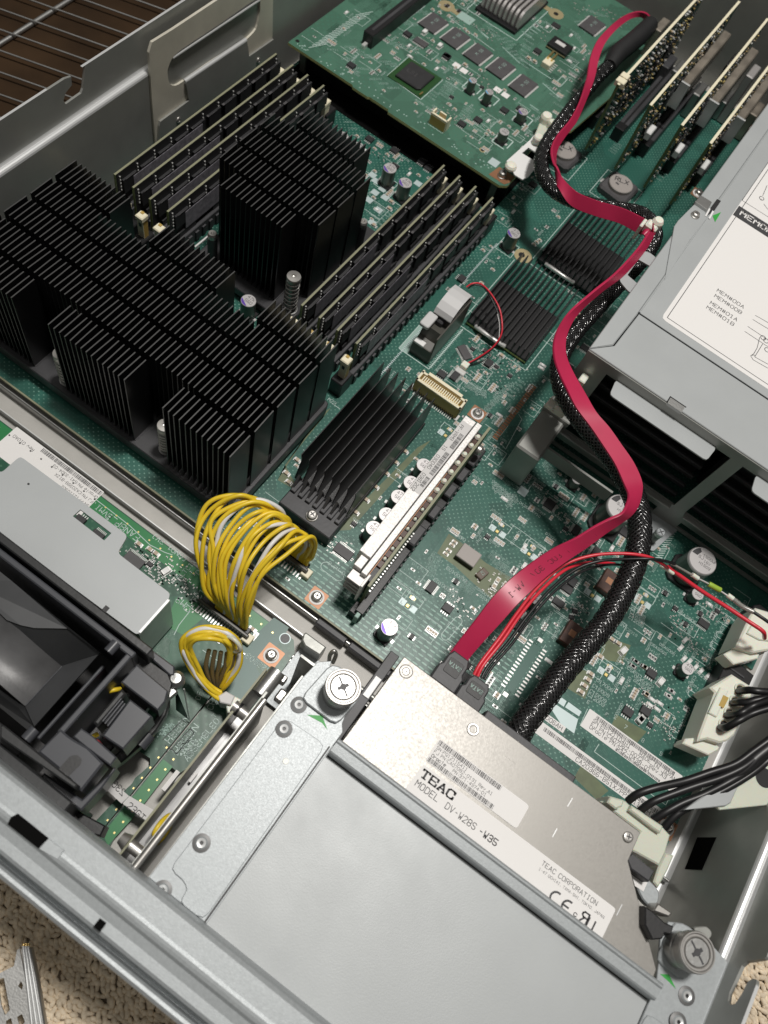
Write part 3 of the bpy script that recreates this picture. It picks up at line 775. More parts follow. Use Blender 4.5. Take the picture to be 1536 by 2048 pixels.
# big silver capacitor near the cage
q = P(1406, 1121, 1.9); BC = MB()
BC.prism([(-.85, -.6), (-.6, -.85), (.85, -.85), (.85, .85), (-.6, .85), (-.85, .6)], 0, .18, 'black', .03)
BC.lathe((0, 0, .15), [(.74, 0), (.76, .06), (.76, .22), (.70, .3), (.76, .4), (.76, 1.6), (.74, 1.7), (.70, 1.75)], 36, 'cap_side', mats=['cap_side'] * 5 + ['cap_top', 'cap_top'])
z = 1.903; k = 8; a0, a1 = radians(150 - 24), radians(150 + 24)
BC.add([(.66 * cos(a0 + (a1 - a0) * i / k), .66 * sin(a0 + (a1 - a0) * i / k), z) for i in range(k + 1)] + [(-.36, .08, z), (-.24, .40, z)], [tuple(range(k + 3))], 'ink')
for t_, x, y, s_ in (('SJ', -.28, .02, .22), ('1500uF', -.1, .22, .2), ('16V', .05, -.05, .2), ('H1509', -.12, -.28, .2)): BC.text(t_, x, y, z + .002, s_, 'ink')
BCP = Proto('large_capacitor', BC)
BCP.put(mbd, (q.x, q.y, 0)); q = P(1243, 1015, 1.9); BCP.put(mbd, (q.x, q.y, 0)); q = P(1158, 955, .9); CAP6.put(mbd, (q.x, q.y, 0))

# choke coils marked with a printed badge
def choke(px, py):
    q = P(px, py, .75); m = MB()
    m.prism([(-1.05, -.82), (-.82, -1.05), (.82, -1.05), (1.05, -.82), (1.05, .82), (.82, 1.05), (-.82, 1.05), (-1.05, .82)], 0, .5, 'chip_grey', .12)
    m.lathe((0, 0, .5), [(.80, 0), (.80, .2), (.76, .24)], 32, 'poly_cap')
    m.text('RLX', -.45, -.1, .745, .5, 'ink', rot=radians(20), bold=True); m.box(-.28, -.32, .744, -.04, -.18, .746, 'chip_grey')
    for s in (-1, 1): m.box(s * 1.15 - .12, -.2, 0, s * .95 + .12, .2, .06, 'solder')
    Proto('choke_coil', m).put(mbd, (q.x, q.y, 0), radians(-6))
    m = MB(); 
    for a, b in (((-1.35, -1.35), (-1.35, 1.35)), ((-1.35, -1.35), (1.35, -1.35)), ((1.35, -1.35), (1.35, 1.35)), ((-1.35, 1.35), (1.35, 1.35))): line(m, (q.x + a[0], q.y + a[1]), (q.x + b[0], q.y + b[1]), .04, .003, 'silk')
    m.build('coil_outline', mbd)
choke(1243, 366); choke(1130, 298)

# large bare footprint for an unfitted chip between the cables
def empty_socket(parent):
    c0, c1, c2, c3 = P(1075, 1262, 0), P(1098, 1275, 0), P(1053, 1370, 0), P(1028, 1352, 0)
    cx_, cy_ = (c0.x + c1.x + c2.x + c3.x) / 4, (c0.y + c1.y + c2.y + c3.y) / 4
    return cx_, cy_
mk('mask_green', (0.024, 0.105, 0.080), 0.36)
m = MB(); a = P(1060, 1276, 0); b = P(1012, 1376, 0); c = P(1082, 1302, 0); d = P(1037, 1392, 0)
x0, x1 = (a.x + b.x) / 2 - .03, (c.x + d.x) / 2 + .03; y1, y0 = (a.y + c.y) / 2, (b.y + d.y) / 2
n_ = 15
for i in range(n_):
    y = y0 + (y1 - y0) * i / (n_ - 1)
    for x in (x0, x1): m.box(x - .11, y - .042, 0, x + .11, y + .042, .02, 'solder')
for x, y in ((x0 + .35, y1 + .32), (x0 + .3, y0 - .3)): m.box(x - .12, y - .1, 0, x + .12, y + .1, .03, 'solder')
for aa, bb in (((x0 + .12, y0 - .42), (x0 + .12, y0 - .1)), ((x1 - .1, y1 + .1), (x1 - .1, y1 + .3)), ((x0 + .2, y1 + .42), (x0 + .02, y1 + .2))): line(m, aa, bb, .025, .004, 'silk')
m.box(x0 + .2, y0, .0005, x1 - .2, y1, .0016, 'mask_green'); FOOT = (x0 - .35, x1 + .35, y0 - .5, y1 + .5)
m.build('bare_pad', mbd)

# footprint groups: three big pads plus solder joint  (zoom coordinates 800,950 /5.12)
r3 = zm(800, 950, 5.12); r4 = zm(950, 1200, 2.621); r5 = zm(1186, 1000, 4.389); r6 = zm(1000, 1150, 5.12); r7 = zm(1336, 1200, 6.825)
def pad_group(cx_, cy_, s=1.0):
    """cluster of bare pads for an unfitted capacitor, centre in cm"""
    m = MB()
    m.box(cx_ - .62 * s, cy_ - .28 * s, 0, cx_ - .22 * s, cy_ + .12 * s, .008, 'pad')
    m.box(cx_ + .14 * s, cy_ - .28 * s, 0, cx_ + .54 * s, cy_ + .12 * s, .008, 'pad')
    m.box(cx_ - .16 * s, cy_ - .24 * s, 0, cx_ + .06 * s, cy_ - .02 * s, .05, 'led_gold', .02)
    m.box(cx_ - .18 * s, cy_ + .32 * s, 0, cx_ + .04 * s, cy_ + .6 * s, .05, 'solder', .02)
    m.box(cx_ - .26 * s, cy_ + .38 * s, 0, cx_ - .18 * s, cy_ + .56 * s, .006, 'gold_pad'); m.box(cx_ + .04 * s, cy_ + .38 * s, 0, cx_ + .12 * s, cy_ + .56 * s, .006, 'gold_pad')
    for a, b in (((-.66, .16), (-.66, .7)), ((-.66, .7), (.58, .7)), ((.58, .7), (.58, .16))): line(m, (cx_ + a[0] * s, cy_ + a[1] * s), (cx_ + b[0] * s, cy_ + b[1] * s), .03, .004, 'silk')
    m.text('+', cx_ + .5 * s, cy_ + .74 * s, .004, .28, 'silk'); m.text('L', cx_ - .5 * s, cy_ - .2 * s, .009, .2, 'ink'); m.text('EEE', cx_ + .16, cy_ - .1 * s, .009, .12, 'ink', rot=pi / 2)
    m.build('capacitor_footprint', mbd)
for fn, x, y in ((r3, 1010, 570), (r3, 1335, 800), (r3, 95, 1330), (r6, 960, 200), (r6, 1100, 1010), (r6, 1470, 270)):
    q = fn(x, y, 0); pad_group(q.x, q.y, .8)
q = P(894, 870, 0); pad_group(q.x, q.y, .8)
# bare square pad, polymer capacitor block, grey block
q = P(1046, 983, 0); m = MB(); m.box(q.x - .24, q.y - .24, 0, q.x + .24, q.y + .24, .01, 'pad'); m.build('bare_pad', mbd)
q = P(938, 1110, .4); m = MB(); m.box(-.52, -.42, 0, .52, .42, .42, 'poly_cap', .03)
m.box(-.525, -.425, 0, .525, .425, .3, 'black'); Proto('polymer_capacitor', m).put(mbd, (q.x, q.y, 0))
q = P(965, 1147, .2); m = MB(); m.box(-.2, -.3, 0, .2, .3, .2, 'ceramic_dark', .03); m.text('R2', -.12, -.05, .203, .2, 'silk_dim'); Proto('inductor', m).put(mbd, (q.x, q.y, 0), radians(-12))
for px, py in ((1144, 1268), (1218, 1163)):
    q = P(px, py, .4); m = MB(); m.box(-.42, -.62, 0, .42, .62, .42, 'ferrite', .04); m.box(-.43, -.25, 0, -.3, .25, .1, 'solder'); m.box(-.16, -.14, .42, .16, .2, .424, 'copper_pad')
    Proto('ferrite_inductor', m).put(mbd, (q.x, q.y, 0), radians(0))
def grid_put(fn, pts, pr_, rot=0, z=0, h=.1, parent=None, lab=None):
    for x, y in pts:
        q = fn(x, y, z + h); put(pr_, parent or mbd, q.x, q.y, rot, z)
grid_put(r3, [(1005, 1075), (965, 1140), (1080, 1120), (1040, 1195)], R1, 90)
grid_put(r3, [(565, 680), (540, 710), (505, 765), (475, 800)], R2, 0)
grid_put(r6, [(1150, 655), (1215, 695), (1030, 830), (935, 1010), (905, 1070), (870, 1130), (835, 1195), (1485, 940), (1505, 1215)], R1, 0)
grid_put(r6, [(1275, 770), (1450, 1470), (230, 395)], TC, 75, h=.2)
grid_put(r6, [(1400, 880), (1370, 930)], R3, 0)
grid_put(r6, [(600, 280), (690, 140)], IC14, 0); grid_put(r6, [(1310, 1400)], IC8, 0); grid_put(r6, [(770, 370), (735, 430)], IC6, 20)
grid_put(r7, [(490, 320)], IC14, 0); grid_put(r7, [(680, 150)], IC6, 0); grid_put(r7, [(240, 545), (180, 650), (225, 800), (295, 840), (385, 915), (455, 970), (550, 1035), (620, 1090)], R3, 75, h=.05)
grid_put(r7, [(60, 1240), (20, 1310)], R3, 0)
grid_put(r4, [(925, 385)], IC8, 0); grid_put(r4, [(920, 655)], IC6, 0); grid_put(r4, [(890, 350), (900, 495)], R1, 0); grid_put(r4, [(980, 425), (875, 625)], TC, 80, h=.2)
grid_put(r4, [(845, 320), (830, 345), (930, 520), (970, 540), (920, 550), (955, 570), (1030, 475), (1015, 500)], R3, 0, h=.05)
q = P(1250, 1445, .1)
z67 = zm(850, 700, 6.144)
grid_put(z67, [(945, 60)], R1, 0); grid_put(z67, [(1435, 210), (1455, 175)], R3, 0); grid_put(z67, [(880, 200), (1045, 310)], IC6, 0); grid_put(z67, [(490, 25)], TSO, -30)
grid_put(z67, [(1105, 195), (1155, 230)], R2, 70)
grid_put(zm(950, 350, 5.37), [(195, 1005), (640, 735), (670, 710), (700, 690), (75, 1150), (900, 440), (1030, 1250)], R2, 0)
grid_put(zm(350, 600, 4.389), [(980, 1515), (1000, 1595), (1075, 1400)], R1, 0)
grid_put(r8, [(140, 178), (190, 240), (200, 290), (240, 205)], R2, 0)
for px, py in ((687, 1103),):
    q = P(px, py, .1); put(TSO, mbd, q.x, q.y, 0)
for px, py in ((1250, 1003 + 60), (1100, 1008)):
    q = P(px, py, .1); put(QFP, mbd, q.x, q.y, 0)
q = P(1132, 1057, .1); put(IC6, mbd, q.x, q.y, 0)
for i, (px, py) in enumerate(((811, 901), (792, 923), (773, 945), (752, 972), (733, 998), (712, 1023))):
    q = P(px, py, .13); put(R1, mbd, q.x, q.y, 0)
    mm = MB(); mm.box(q.x - .42, q.y - .03, 0, q.x - .2, q.y + .03, .02, 'solder'); mm.build('solder_pad', mbd)
grid_put(zm(580, 100, 5.12), [(690, 870), (870, 1000), (1000, 1060), (870, 1230), (1320, 1270), (860, 1500)], R2, 0)
for px, py, r_ in ((740, 275, IC8), (790, 298, IC8), (790, 330, IC8), (845, 320, IC8), (858, 333, IC8)):
    q = P(px, py, .2); put(r_, mbd, q.x, q.y, 0)
# bare pads near the memory
m = MB()
for px, py in ((752, 362), (765, 378), (738, 400), (757, 420), (744, 445), (836, 367), (745, 350), (760, 470), (750, 385), (770, 395)):
    q = P(px, py, 0); m = MB(); m.box(q.x - .22, q.y - .2, 0, q.x + .22, q.y + .2, .008, 'pad'); m.build('bare_pad', mbd)
grid_put(zm(500, 400, 2.56), [(715, 40), (725, 5), (635, 125)], R1, 0)

# olive solder-mask areas round the power parts
def area(pts, z=.0018, mat='olive_area'): m = MB(); m.plate([(p.x, p.y) for p in pts], z - .0012, z, mat); m.build('bare_area', mbd)
area([r3(500, 600, 0), r3(640, 700, 0), r3(880, 900, 0), r3(1140, 1050, 0), r3(960, 1290, 0), r3(720, 1080, 0), r3(560, 930, 0), r3(380, 800, 0)])
area([r6(1080, 630, 0), r6(1340, 720, 0), r6(1250, 900, 0), r6(1010, 860, 0)]); area([r6(880, 980, 0), r6(970, 1010, 0), r6(870, 1270, 0), r6(690, 1160, 0), r6(800, 960, 0)])
area([P(640, 830, 0), P(662, 815, 0), P(570, 930, 0), P(600, 985, 0), P(555, 960, 0)])
area([P(835, 895, 0), P(862, 880, 0), P(700, 1060, 0), P(668, 1062, 0)])
area([r4(740, 600, 0), r4(900, 690, 0), r4(840, 760, 0), r4(700, 690, 0)]); area([r4(560, 860, 0), r4(700, 1000, 0), r4(640, 1050, 0), r4(520, 930, 0)])
# gold edge comb
m = MB(); a, b = P(990, 875, 0), P(1068, 774, 0); k = 24
for i in range(k):
    t_ = i / (k - 1); x, y = (a.x + b.x) / 2, a.y + (b.y - a.y) * t_
    m.box(x - .15, y - .07, .0, x + .15, y + .06, .012, 'copper_pad')
m.build('copper_comb', mbd)
m = MB(); x = (a.x + b.x) / 2
for k_, yy in enumerate((a.y - .12, b.y + .12)): line(m, (x - .2, yy), (x + .2, yy), .03, .004, 'silk')
m.build('comb_outline', mbd)

# lettering and outlines printed on the board
sk = MB(); rr = random.Random(11)
def T0(t_, fn, x, y, size=.22, rot=0, mat='silk'): q = fn(x, y, 0); sk.text(t_, q.x, q.y, .004, size, mat, rot=radians(rot))
for t_, x, y in (('C17009', 985, 1085), ('C16009', 945, 1140), ('C15009', 915, 1195), ('C12009', 895, 1235), ('5', 885, 1310), ('3V', 1225, 510), ('D09', 1160, 580), ('9', 1045, 725), ('6', 1075, 1440), ('6B', 680, 480)): T0(t_, r6, x, y, .24)
for t_, x, y in (('C17088', 1340, 350), ('C16088', 1330, 380), ('C15088', 1325, 410), ('C12088', 1315, 440)): T0(t_, r6, x, y, .22)
for t_, x, y in (('D10009', 1250, 780), ('R5019', 1350, 830), ('C01009', 1240, 1010), ('05AS003', 1320, 1040), ('05AS004', 1240, 1310), ('C0400350', 520, 370), ('L01009', 600, 520), ('V01069A', 640, 400)): T0(t_, r6, x, y, .2, -90)
for t_, x, y in (('CSAS112', 1300, 960), ('05AS002', 1370, 1045), ('M50M25W1', 720, 280), ('0SD010', 150, 440)): T0(t_, r6, x, y, .22)
for t_, x, y in (('05AS005', 130, 165), ('R5029', 330, 965), ('R50', 490, 1090)): T0(t_, r7, x, y, .24)
for t_, x, y in (('C4P501', 470, 80), ('SCFLED0', 790, 240), ('SCFFAN0', 660, 420), ('OPVPOWER', 640, 690), ('HDDPOWER', 270, 1490), ('CSAS080', 350, 1030), ('CSAS003', 300, 560), ('R5030', 370, 670)): T0(t_, r7, x, y, .22, -90)
for t_, x, y in (('7', 780, 670), ('8', 870, 740), ('9', 965, 810), ('6', 680, 605)): T0(t_, r4, x, y, .26)
for t_, x, y in (('05AS006', 965, 235), ('05AS003', 920, 235), ('05AS002', 830, 425)): T0(t_, r4, x, y, .2)
for t_, x, y in (('C4400350', 1225, 900), ('C01503', 1300, 960), ('CN1N102', 1215, 575)): T0(t_, r3, x, y, .2, -90)
for t_, x, y in (('D12C003V10', 1220, 290), ('U12C007', 1330, 320), ('XA6003V', 480, 560), ('LR0503', 880, 650), ('C0800440', 770, 1160), ('C07005', 790, 1230)): T0(t_, r3, x, y, .2)
for t_, x, y in (('E01003VX', 470, 960), ('E01003VX', 340, 1080), ('4002V10', 480, 555)): T0(t_, r3, x, y, .24)
for t_, x, y in (('WE12CONE', 240, 110), ('WE12CONE', 390, 180), ('CX001291', 930, 80), ('AT0227', 1150, 110), ('AVMEM', 830, 1000)): T0(t_, z67, x, y, .2, -110 + 20)
for t_, px, py in (('121', 668, 762), ('180', 690, 780)): q = P(px, py, 0); sk.text(t_, q.x, q.y, .004, .24, 'silk', rot=pi / 2)
q = P(876, 1232, 0)
for t_, px, py in (('0.9V-0', 655, 1128), ('1.2V', 893, 1248), ('M23', 655, 800)): q = P(px, py, 0); sk.text(t_, q.x, q.y, .004, .26, 'silk')
# columns of tiny reference marks
def column(px, py, n, dx, dy, size=.15, rot=0, txt=None, mat='silk_dim'):
    q = P(px, py, 0)
    for i in range(n):
        s_ = txt or rr.choice(['C1', 'R4', 'XAE', 'V5', 'DIZ', 'P00', 'CE']) + str(rr.randint(100, 999))
        sk.text(s_, q.x + dx * i, q.y + dy * i, .004, size, mat, rot=radians(rot))
column(862, 1112, 7, .04, -.17, .17, 20); column(835, 1160, 7, .03, -.16, .16, 20); column(985, 1100, 7, .16, .0, .16, -90); column(1000, 1122, 6, .16, 0, .16, -90)
column(900, 1172, 8, .05, -.14, .15, 0, mat='silk'); column(925, 1152, 6, .15, -.02, .15, -90)
column(930, 758, 8, .17, .02, .17, -60, mat='silk'); column(1010, 775, 9, -.02, -.27, .20, 60); column(990, 800, 8, -.05, -.27, .2, 55)
column(1035, 760, 6, -.04, -.3, .16, 0); column(985, 960, 9, .15, -.02, .17, -60, mat='silk'); column(1005, 945, 9, .15, .02, .16, -60); column(1060, 950, 8, .15, -.05, .15, -80)
column(1090, 920, 8, .12, -.03, .14, -85); column(1000, 985, 6, .13, .08, .14, -40, mat='silk'); column(640, 1078, 8, .14, -.02, .13, 60); column(655, 1060, 9, .13, -.02, .12, 60)
column(768, 430, 4, .05, -.4, .18, 0); column(735, 395, 4, .4, -.05, .16, 0); column(690, 245, 3, .5, -.3, .18, 45); column(1255, 1075, 5, .15, 0, .15, -70)
column(1160, 985, 5, .1, .02, .14, -85); column(1230, 285, 5, 0, -.25, .17, 0); column(1330, 330, 5, 0, -.4, .16, 0)
column(1185, 1010, 4, .05, -.2, .16, -30, mat='silk'); column(1140, 1090, 4, .2, -.02, .15, -85); column(1258, 1180, 4, .15, .02, .14, -85)
column(1300, 1350, 4, .0, -.22, .14, 0); column(1360, 1245, 6, .12, 0, .12, -85); column(1410, 1300, 5, .12, 0, .12, -85)
def outl(pts, closed=True, wd=.03, z=.004, mat='silk'):
    for i in range(len(pts) - (0 if closed else 1)): line(sk, pts[i], pts[(i + 1) % len(pts)], wd, z, mat)
# outlines
outl([P(992, 867, 0), P(1000, 872, 0), P(1008, 862, 0)], False)
outl([z67(950, 1170, 0), z67(990, 1220, 0), z67(1190, 850, 0), z67(1150, 790, 0)], False)
outl([r4(550, 660, 0), r4(590, 570, 0)], False); outl([r4(650, 755, 0), r4(625, 795, 0), r4(1000, 1075, 0), r4(1030, 1010, 0)], False)
outl([P(663, 866 - 60, 0), P(680, 818, 0)], False)
outl([r8(600, 180, 0), r8(650, 195, 0)], False)
outl([P(1312, 1085, 0), P(1330, 1060, 0)], False)
q = r8(430, 760, 0)
def pill(x0_, y0_, x1_, y1_, r_, wd=.03):
    a, b = Vector((x0_, y0_)), Vector((x1_, y1_)); d = (b - a).normalized(); n_ = Vector((-d.y, d.x)); pts = []
    for i in range(9): t_ = -pi / 2 + pi * i / 8; pts.append(b + d * cos(t_) * r_ + n_ * sin(t_) * r_)
    for i in range(9): t_ = pi / 2 + pi * i / 8; pts.append(a + d * cos(t_) * r_ + n_ * sin(t_) * r_)
    outl(pts)
a, b = P(651, 1133, 0), P(678, 1153, 0); pill(a.x, a.y, b.x, b.y, .22)
a, b = P(916, 1242, 0), P(891, 1272, 0); pill(a.x, a.y, b.x, b.y, .2)
a, b = P(990, 985 + 330, 0), P(1004, 1300, 0)
for fn, x, y in ((r7, 710, 480), (r7, 630, 620), (r7, 325, 1290), (r7, 70, 1820)):
    q = fn(x, y, 0); pts = [(q.x + .2, q.y + .16)] + [(q.x + .16 * cos(t_) - .05, q.y + .16 * sin(t_)) for t_ in [pi / 2 + pi * i / 8 for i in range(9)]] + [(q.x + .2, q.y - .16)]; outl(pts, False, .035)
for x, y in ((1205, 1385), (1370, 1260)):
    pass
# hatch marks near the right hand choke rows
q0, q1 = P(1318, 1115, 0), P(1348, 1060, 0)
for i in range(14):
    t_ = i / 13; q = q0.lerp(q1, t_); line(sk, (q.x - .15, q.y - .12), (q.x + .15, q.y + .12), .04, .004, 'silk')
sk.build('printed_lettering', mbd)

# solder dot row beside the memory sockets, tiny scattered parts
m = MB(); a, b = P(715, 788, 0), P(965, 478, 0)
k = 118
for i in range(k):
    t_ = i / (k - 1); x = -8.62; y = 22.3 + 14.2 * t_; m.box(x - .05, y - .035, 0, x + .05, y + .035, .03, 'pad')
o = m.build('solder_joints', mbd); o['kind'] = 'stuff'
m = MB()
def scatter(px0, py0, px1, py1, n, z=0.0, mb=None, wid=1.2):
    a, b = P(px0, py0, z), P(px1, py1, z)
    for i in range(n):
        t_ = rr.random(); c = a.lerp(b, t_); x, y = c.x + rr.gauss(0, .25) * wid, c.y + rr.gauss(0, .25) * wid
        x = round(x / .1) * .1; y = round(y / .1) * .1; v_ = rr.random(); l_, w_ = (.09, .05) if v_ < .6 else (.05, .09)
        mb.box(x - l_ / 2, y - w_ / 2, z, x - l_ / 6, y + w_ / 2, z + .04, 'solder'); mb.box(x + l_ / 6, y - w_ / 2, z, x + l_ / 2, y + w_ / 2, z + .04, 'solder')
        mb.box(x - l_ / 6, y - w_ / 2, z, x + l_ / 6, y + w_ / 2, z + .035, rr.choice(['ceramic', 'ceramic_dark', 'chip']))
for s_ in ((930, 690, 1040, 740, 60), (960, 720, 1010, 800, 50), (1225, 1180, 1290, 1250, 12), (1130, 1190, 1170, 1240, 45), (1340, 1230, 1420, 1330, 70), (1280, 1380, 1340, 1480, 40), (960, 1150, 1010, 1210, 35),
           (905, 1190, 960, 1250, 40), (1100, 990, 1150, 1060, 45), (1130, 1070, 1190, 1120, 30), (640, 1060, 700, 1120, 40), (1380, 1180, 1450, 1240, 40), (730, 300, 790, 330, 20), (1330, 1400, 1350, 1500, 30), (1250, 1060, 1290, 1110, 20), (920, 720, 940, 760, 20)):
    scatter(*s_, mb=m)
o = m.build('tiny_components', mbd); o['kind'] = 'stuff'

# dense small parts with their printed marks
BIG = [FOOT, (-27, -9, 12, 31.6), (-8.4, -4.7, 14.2, 23.2), (-8.95, -6.7, 26, 30.2), (-7.2, -2.6, 29.9, 36.4), (-6.4, -1.7, 36.7, 43.5), (-3.6, -1.5, 12.2, 23.6), (-7.1, -3.9, 24.1, 25.7), (.5, 16, 26.6, 60), (-.7, .9, 23.2, 27.3), (6.6, 15.2, 11, 17.1), (13.3, 15.3, 17.5, 25.3), (-26.5, -10, 38.2, 62), (-10, 1, 45.5, 62)]
for pr_o in [o for o in mbd.children if o.name.split('.')[0] in ('capacitor', 'large_capacitor', 'choke_coil', 'ferrite_inductor', 'polymer_capacitor', 'bare_pad', 'inductor')]:
    q = pr_o['_loc']; 
    if pr_o.name.startswith('bare_pad'): continue
    OCC.append((q[0], q[1], 1.0 if pr_o.name.startswith(('large', 'choke')) else .62))
TINY = [Proto('chip_capacitor', chip_cap_mb(.16, .09, .07)), R2, Proto('chip_resistor', chip_cap_mb(.17, .09, .05, 'chip')), R4, IC6, IC14, IC8, R3]
def cluster(parent, x0, x1, y0, y1, n, z=0.0, sk_=None, big=True, seed=1):
    r_ = random.Random(seed); made = 0; tries = 0
    while made < n and tries < n * 14:
        tries += 1
        x = x0 + round(r_.random() * (x1 - x0) / .2) * .2; y = y0 + round(r_.random() * (y1 - y0) / .2) * .2
        if big and any(a < x < b and c < y < d for a, b, c, d in BIG): continue
        if any((x - a) ** 2 + (y - b) ** 2 < (r + .12) ** 2 for a, b, r in OCC): continue
        k = r_.choices(range(8), (30, 22, 16, 26, 8, 3, 3, 8))[0]; rot = r_.choice((0, 90))
        m_ = 1; OCC.append((x, y, .14 if k < 4 else .34))
        if k < 4 and r_.random() < .5: m_ = r_.choice((2, 3, 4))
        for i in range(m_):
            xx, yy = (x, y + .15 * i) if rot == 0 else (x + .15 * i, y)
            put(TINY[k], parent, xx, yy, rot, z); made += 1
        if r_.random() < .75:
            t_ = r_.choice(('C', 'R', 'U', 'Q', 'D', 'CB', 'RS')) + str(r_.randint(100, 9999)); v_ = r_.random() < .5
            sk_.text(t_, x + (.28 if v_ else -.2), y + (.25 if v_ else .2), z + .004, r_.choice((.15, .18, .2)), r_.choice(('silk', 'silk', 'silk_dim')), rot=-pi / 2 if v_ else 0)
        if r_.random() < .25:
            w_, h_ = .3 + r_.random() * .4, .25 + r_.random() * .3
            for a, b in (((-w_, -h_), (w_, -h_)), ((w_, -h_), (w_, h_)), ((-w_, h_), (w_, h_))): line(sk_, (x + a[0], y + a[1]), (x + b[0], y + b[1]), .025, z + .0045, 'silk')
def traces(parent, x0, x1, y0, y1, n, z, mat, seed):
    r_ = random.Random(seed); m = MB()
    for i in range(n):
        x, y = r_.uniform(x0, x1), r_.uniform(y0, y1); k = r_.randint(3, 9); a = r_.randint(0, 3) * pi / 2; gap = .07
        pts = [(0, 0)]; L1, L2, L3 = r_.uniform(.6, 3), r_.uniform(.2, 1.0), r_.uniform(.5, 2.5); s_ = r_.choice((-1, 1))
        pts += [(L1, 0), (L1 + L2 * .7, s_ * L2 * .7), (L1 + L2 * .7 + L3, s_ * L2 * .7)]
        ca, sa = cos(a), sin(a)
        for j in range(k):
            q = [(x + (u) * ca - (v + j * gap) * sa, y + u * sa + (v + j * gap) * ca) for u, v in [(p[0] - (s_ * j * gap * .41 if 0 < t_ < 3 else 0), p[1]) for t_, p in enumerate(pts)]]
            if any(not (x0 < X < x1 and y0 < Y < y1) for X, Y in q): continue
            for t_ in range(3): line(m, q[t_], q[t_ + 1], .022, z, mat)
    o = m.build('copper_traces', parent); o['kind'] = 'stuff'
traces(mbd, -9, 15, 11.7, 45, 330, .0010, 'trace', 5); traces(mbd, -20, -9, 31, 38, 40, .0010, 'trace', 6)
sk3 = MB()
cluster(mbd, 3.0, 14.4, 12.6, 25.6, 165, sk_=sk3, seed=2); cluster(mbd, -1.3, 5.5, 12.5, 25.5, 90, sk_=sk3, seed=3); cluster(mbd, -6.5, -1.0, 24, 30, 60, sk_=sk3, seed=4)
cluster(mbd, -2.5, .3, 28, 44, 45, sk_=sk3, seed=5); cluster(mbd, -10, -6.8, 30.5, 44, 40, sk_=sk3, seed=6); cluster(mbd, -8.9, -3.6, 12, 26, 36, sk_=sk3, seed=8)
def cluster_memory():
    global BIG
    b0 = BIG; BIG = [FOOT, (-27, -20.4, 12, 40), (-20.4, -13.9, 22, 31.5), (-13.9, -9.2, 21, 37.5), (-27, -9.3, 12, 22)]; cluster(mbd, -20, -13.8, 31.7, 38.2, 60, sk_=sk3, seed=7); BIG = b0
cluster_memory()
sk3.build('printed_lettering', mbd)
# barcode labels on the board
def barcode(mb, x, y, l, h, z, rot=0.0, mat='ink', seed=1):
    r_ = random.Random(seed); t_ = 0
    while t_ < l:
        w_ = r_.choice([.012, .018, .03, .04]); 
        if t_ + w_ > l: break
        ca, sa = cos(rot), sin(rot)
        q = [(t_, 0), (t_ + w_, 0), (t_ + w_, h), (t_, h)]
        mb.add([(x + a * ca - b * sa, y + a * sa + b * ca, z) for a, b in q], [(0, 1, 2, 3)], mat); t_ += w_ + r_.choice([.014, .02, .03])
def sticker(parent, name, x0, y0, x1, y1, z, items, rot=0.0, mat='paper', cb=.04):
    """items: ('bar', u, v, len, h) or ('txt', u, v, size, text[, bold, sx]) in label coordinates from its lower left corner"""
    ca, sa = cos(rot), sin(rot); w_, h_ = x1 - x0, y1 - y0
    tr = lambda u, v: (x0 + u * ca - v * sa, y0 + u * sa + v * ca)
    m = MB(); m.prism([tr(0, 0), tr(w_, 0), tr(w_, h_), tr(0, h_)], z, z + .01, mat, cb=cb); o = m.build(name, parent)
    m = MB()
    for k, it in enumerate(items):
        X, Y = tr(it[1], it[2])
        if it[0] == 'bar': barcode(m, X, Y, it[3], it[4], z + .012, rot, seed=k + 3)
        else: m.text(it[4], X, Y, z + .012, it[3], 'ink', rot=rot, bold=len(it) > 5 and it[5], sx=it[6] if len(it) > 6 else 1.0)
    m.build('print', o); return o
a = r4(330, 690, 0); a2 = r4(360, 635, 0); b = r4(950, 1080, 0)
p0, p1, p2 = r4(600, 570, 0), r4(1080, 915, 0), r4(555, 655, 0)
x0, y1, x1, y0 = p0.x, p0.y, p1.x, p2.y - .05
sticker(mbd, 'barcode_label', (p0.x + p2.x) / 2, y0, p1.x + .1, (p0.y + p1.y) / 2, .0, [('bar', .45, (y1 - y0) * .74, 4.3, .2), ('txt', .4, (y1 - y0) * .54, .25, 'SN:PP121104HI    MADE IN JAPAN'), ('txt', .4, (y1 - y0) * .35, .25, 'FJ PN:CA07082-0072   Rev.A3'), ('txt', .4, (y1 - y0) * .17, .25, 'Oracle PN:542-0438-01'), ('bar', 1.9, .03, 2.4, .12)])
p0, p1, p2 = r4(355, 640, 0), r4(960, 1080, 0), r4(325, 690, 0)
x0 = (p0.x + p2.x) / 2 - 1.2; y0, y1 = p2.y - .1, p0.y
sticker(mbd, 'barcode_label', x0, y0, p1.x + .6, y1, .0, [('bar', 1.4, (y1 - y0) * .48, 7.2, .2), ('txt', 3.3, (y1 - y0) * .1, .28, 'CA20366-B51X/PP121104H7')])
m = MB()
for x0_, y0_, x1_, y1_ in ((395, 545, 510, 640), ):
    pass
for pts in ([(410, 520), (430, 495), (480, 530), (465, 560)], [(472, 562), (490, 535), (558, 585), (545, 610)], [(395, 565), (405, 535), (540, 625), (520, 700), (450, 650)]):
    pp = [r4(x, y, 0) for x, y in pts]; cx0 = sum(p.x for p in pp) / len(pp); m.plate([(p.x, p.y) for p in pp], 0, .006, 'pad')
q = r4(355, 600, 0); m.box(q.x - .5, q.y - .16, .006, q.x + 1.2, q.y + .16, .012, 'paper'); m.text('D06AH', q.x + .2, q.y - .1, .014, .28, 'ink')
m.build('bare_pad', mbd)

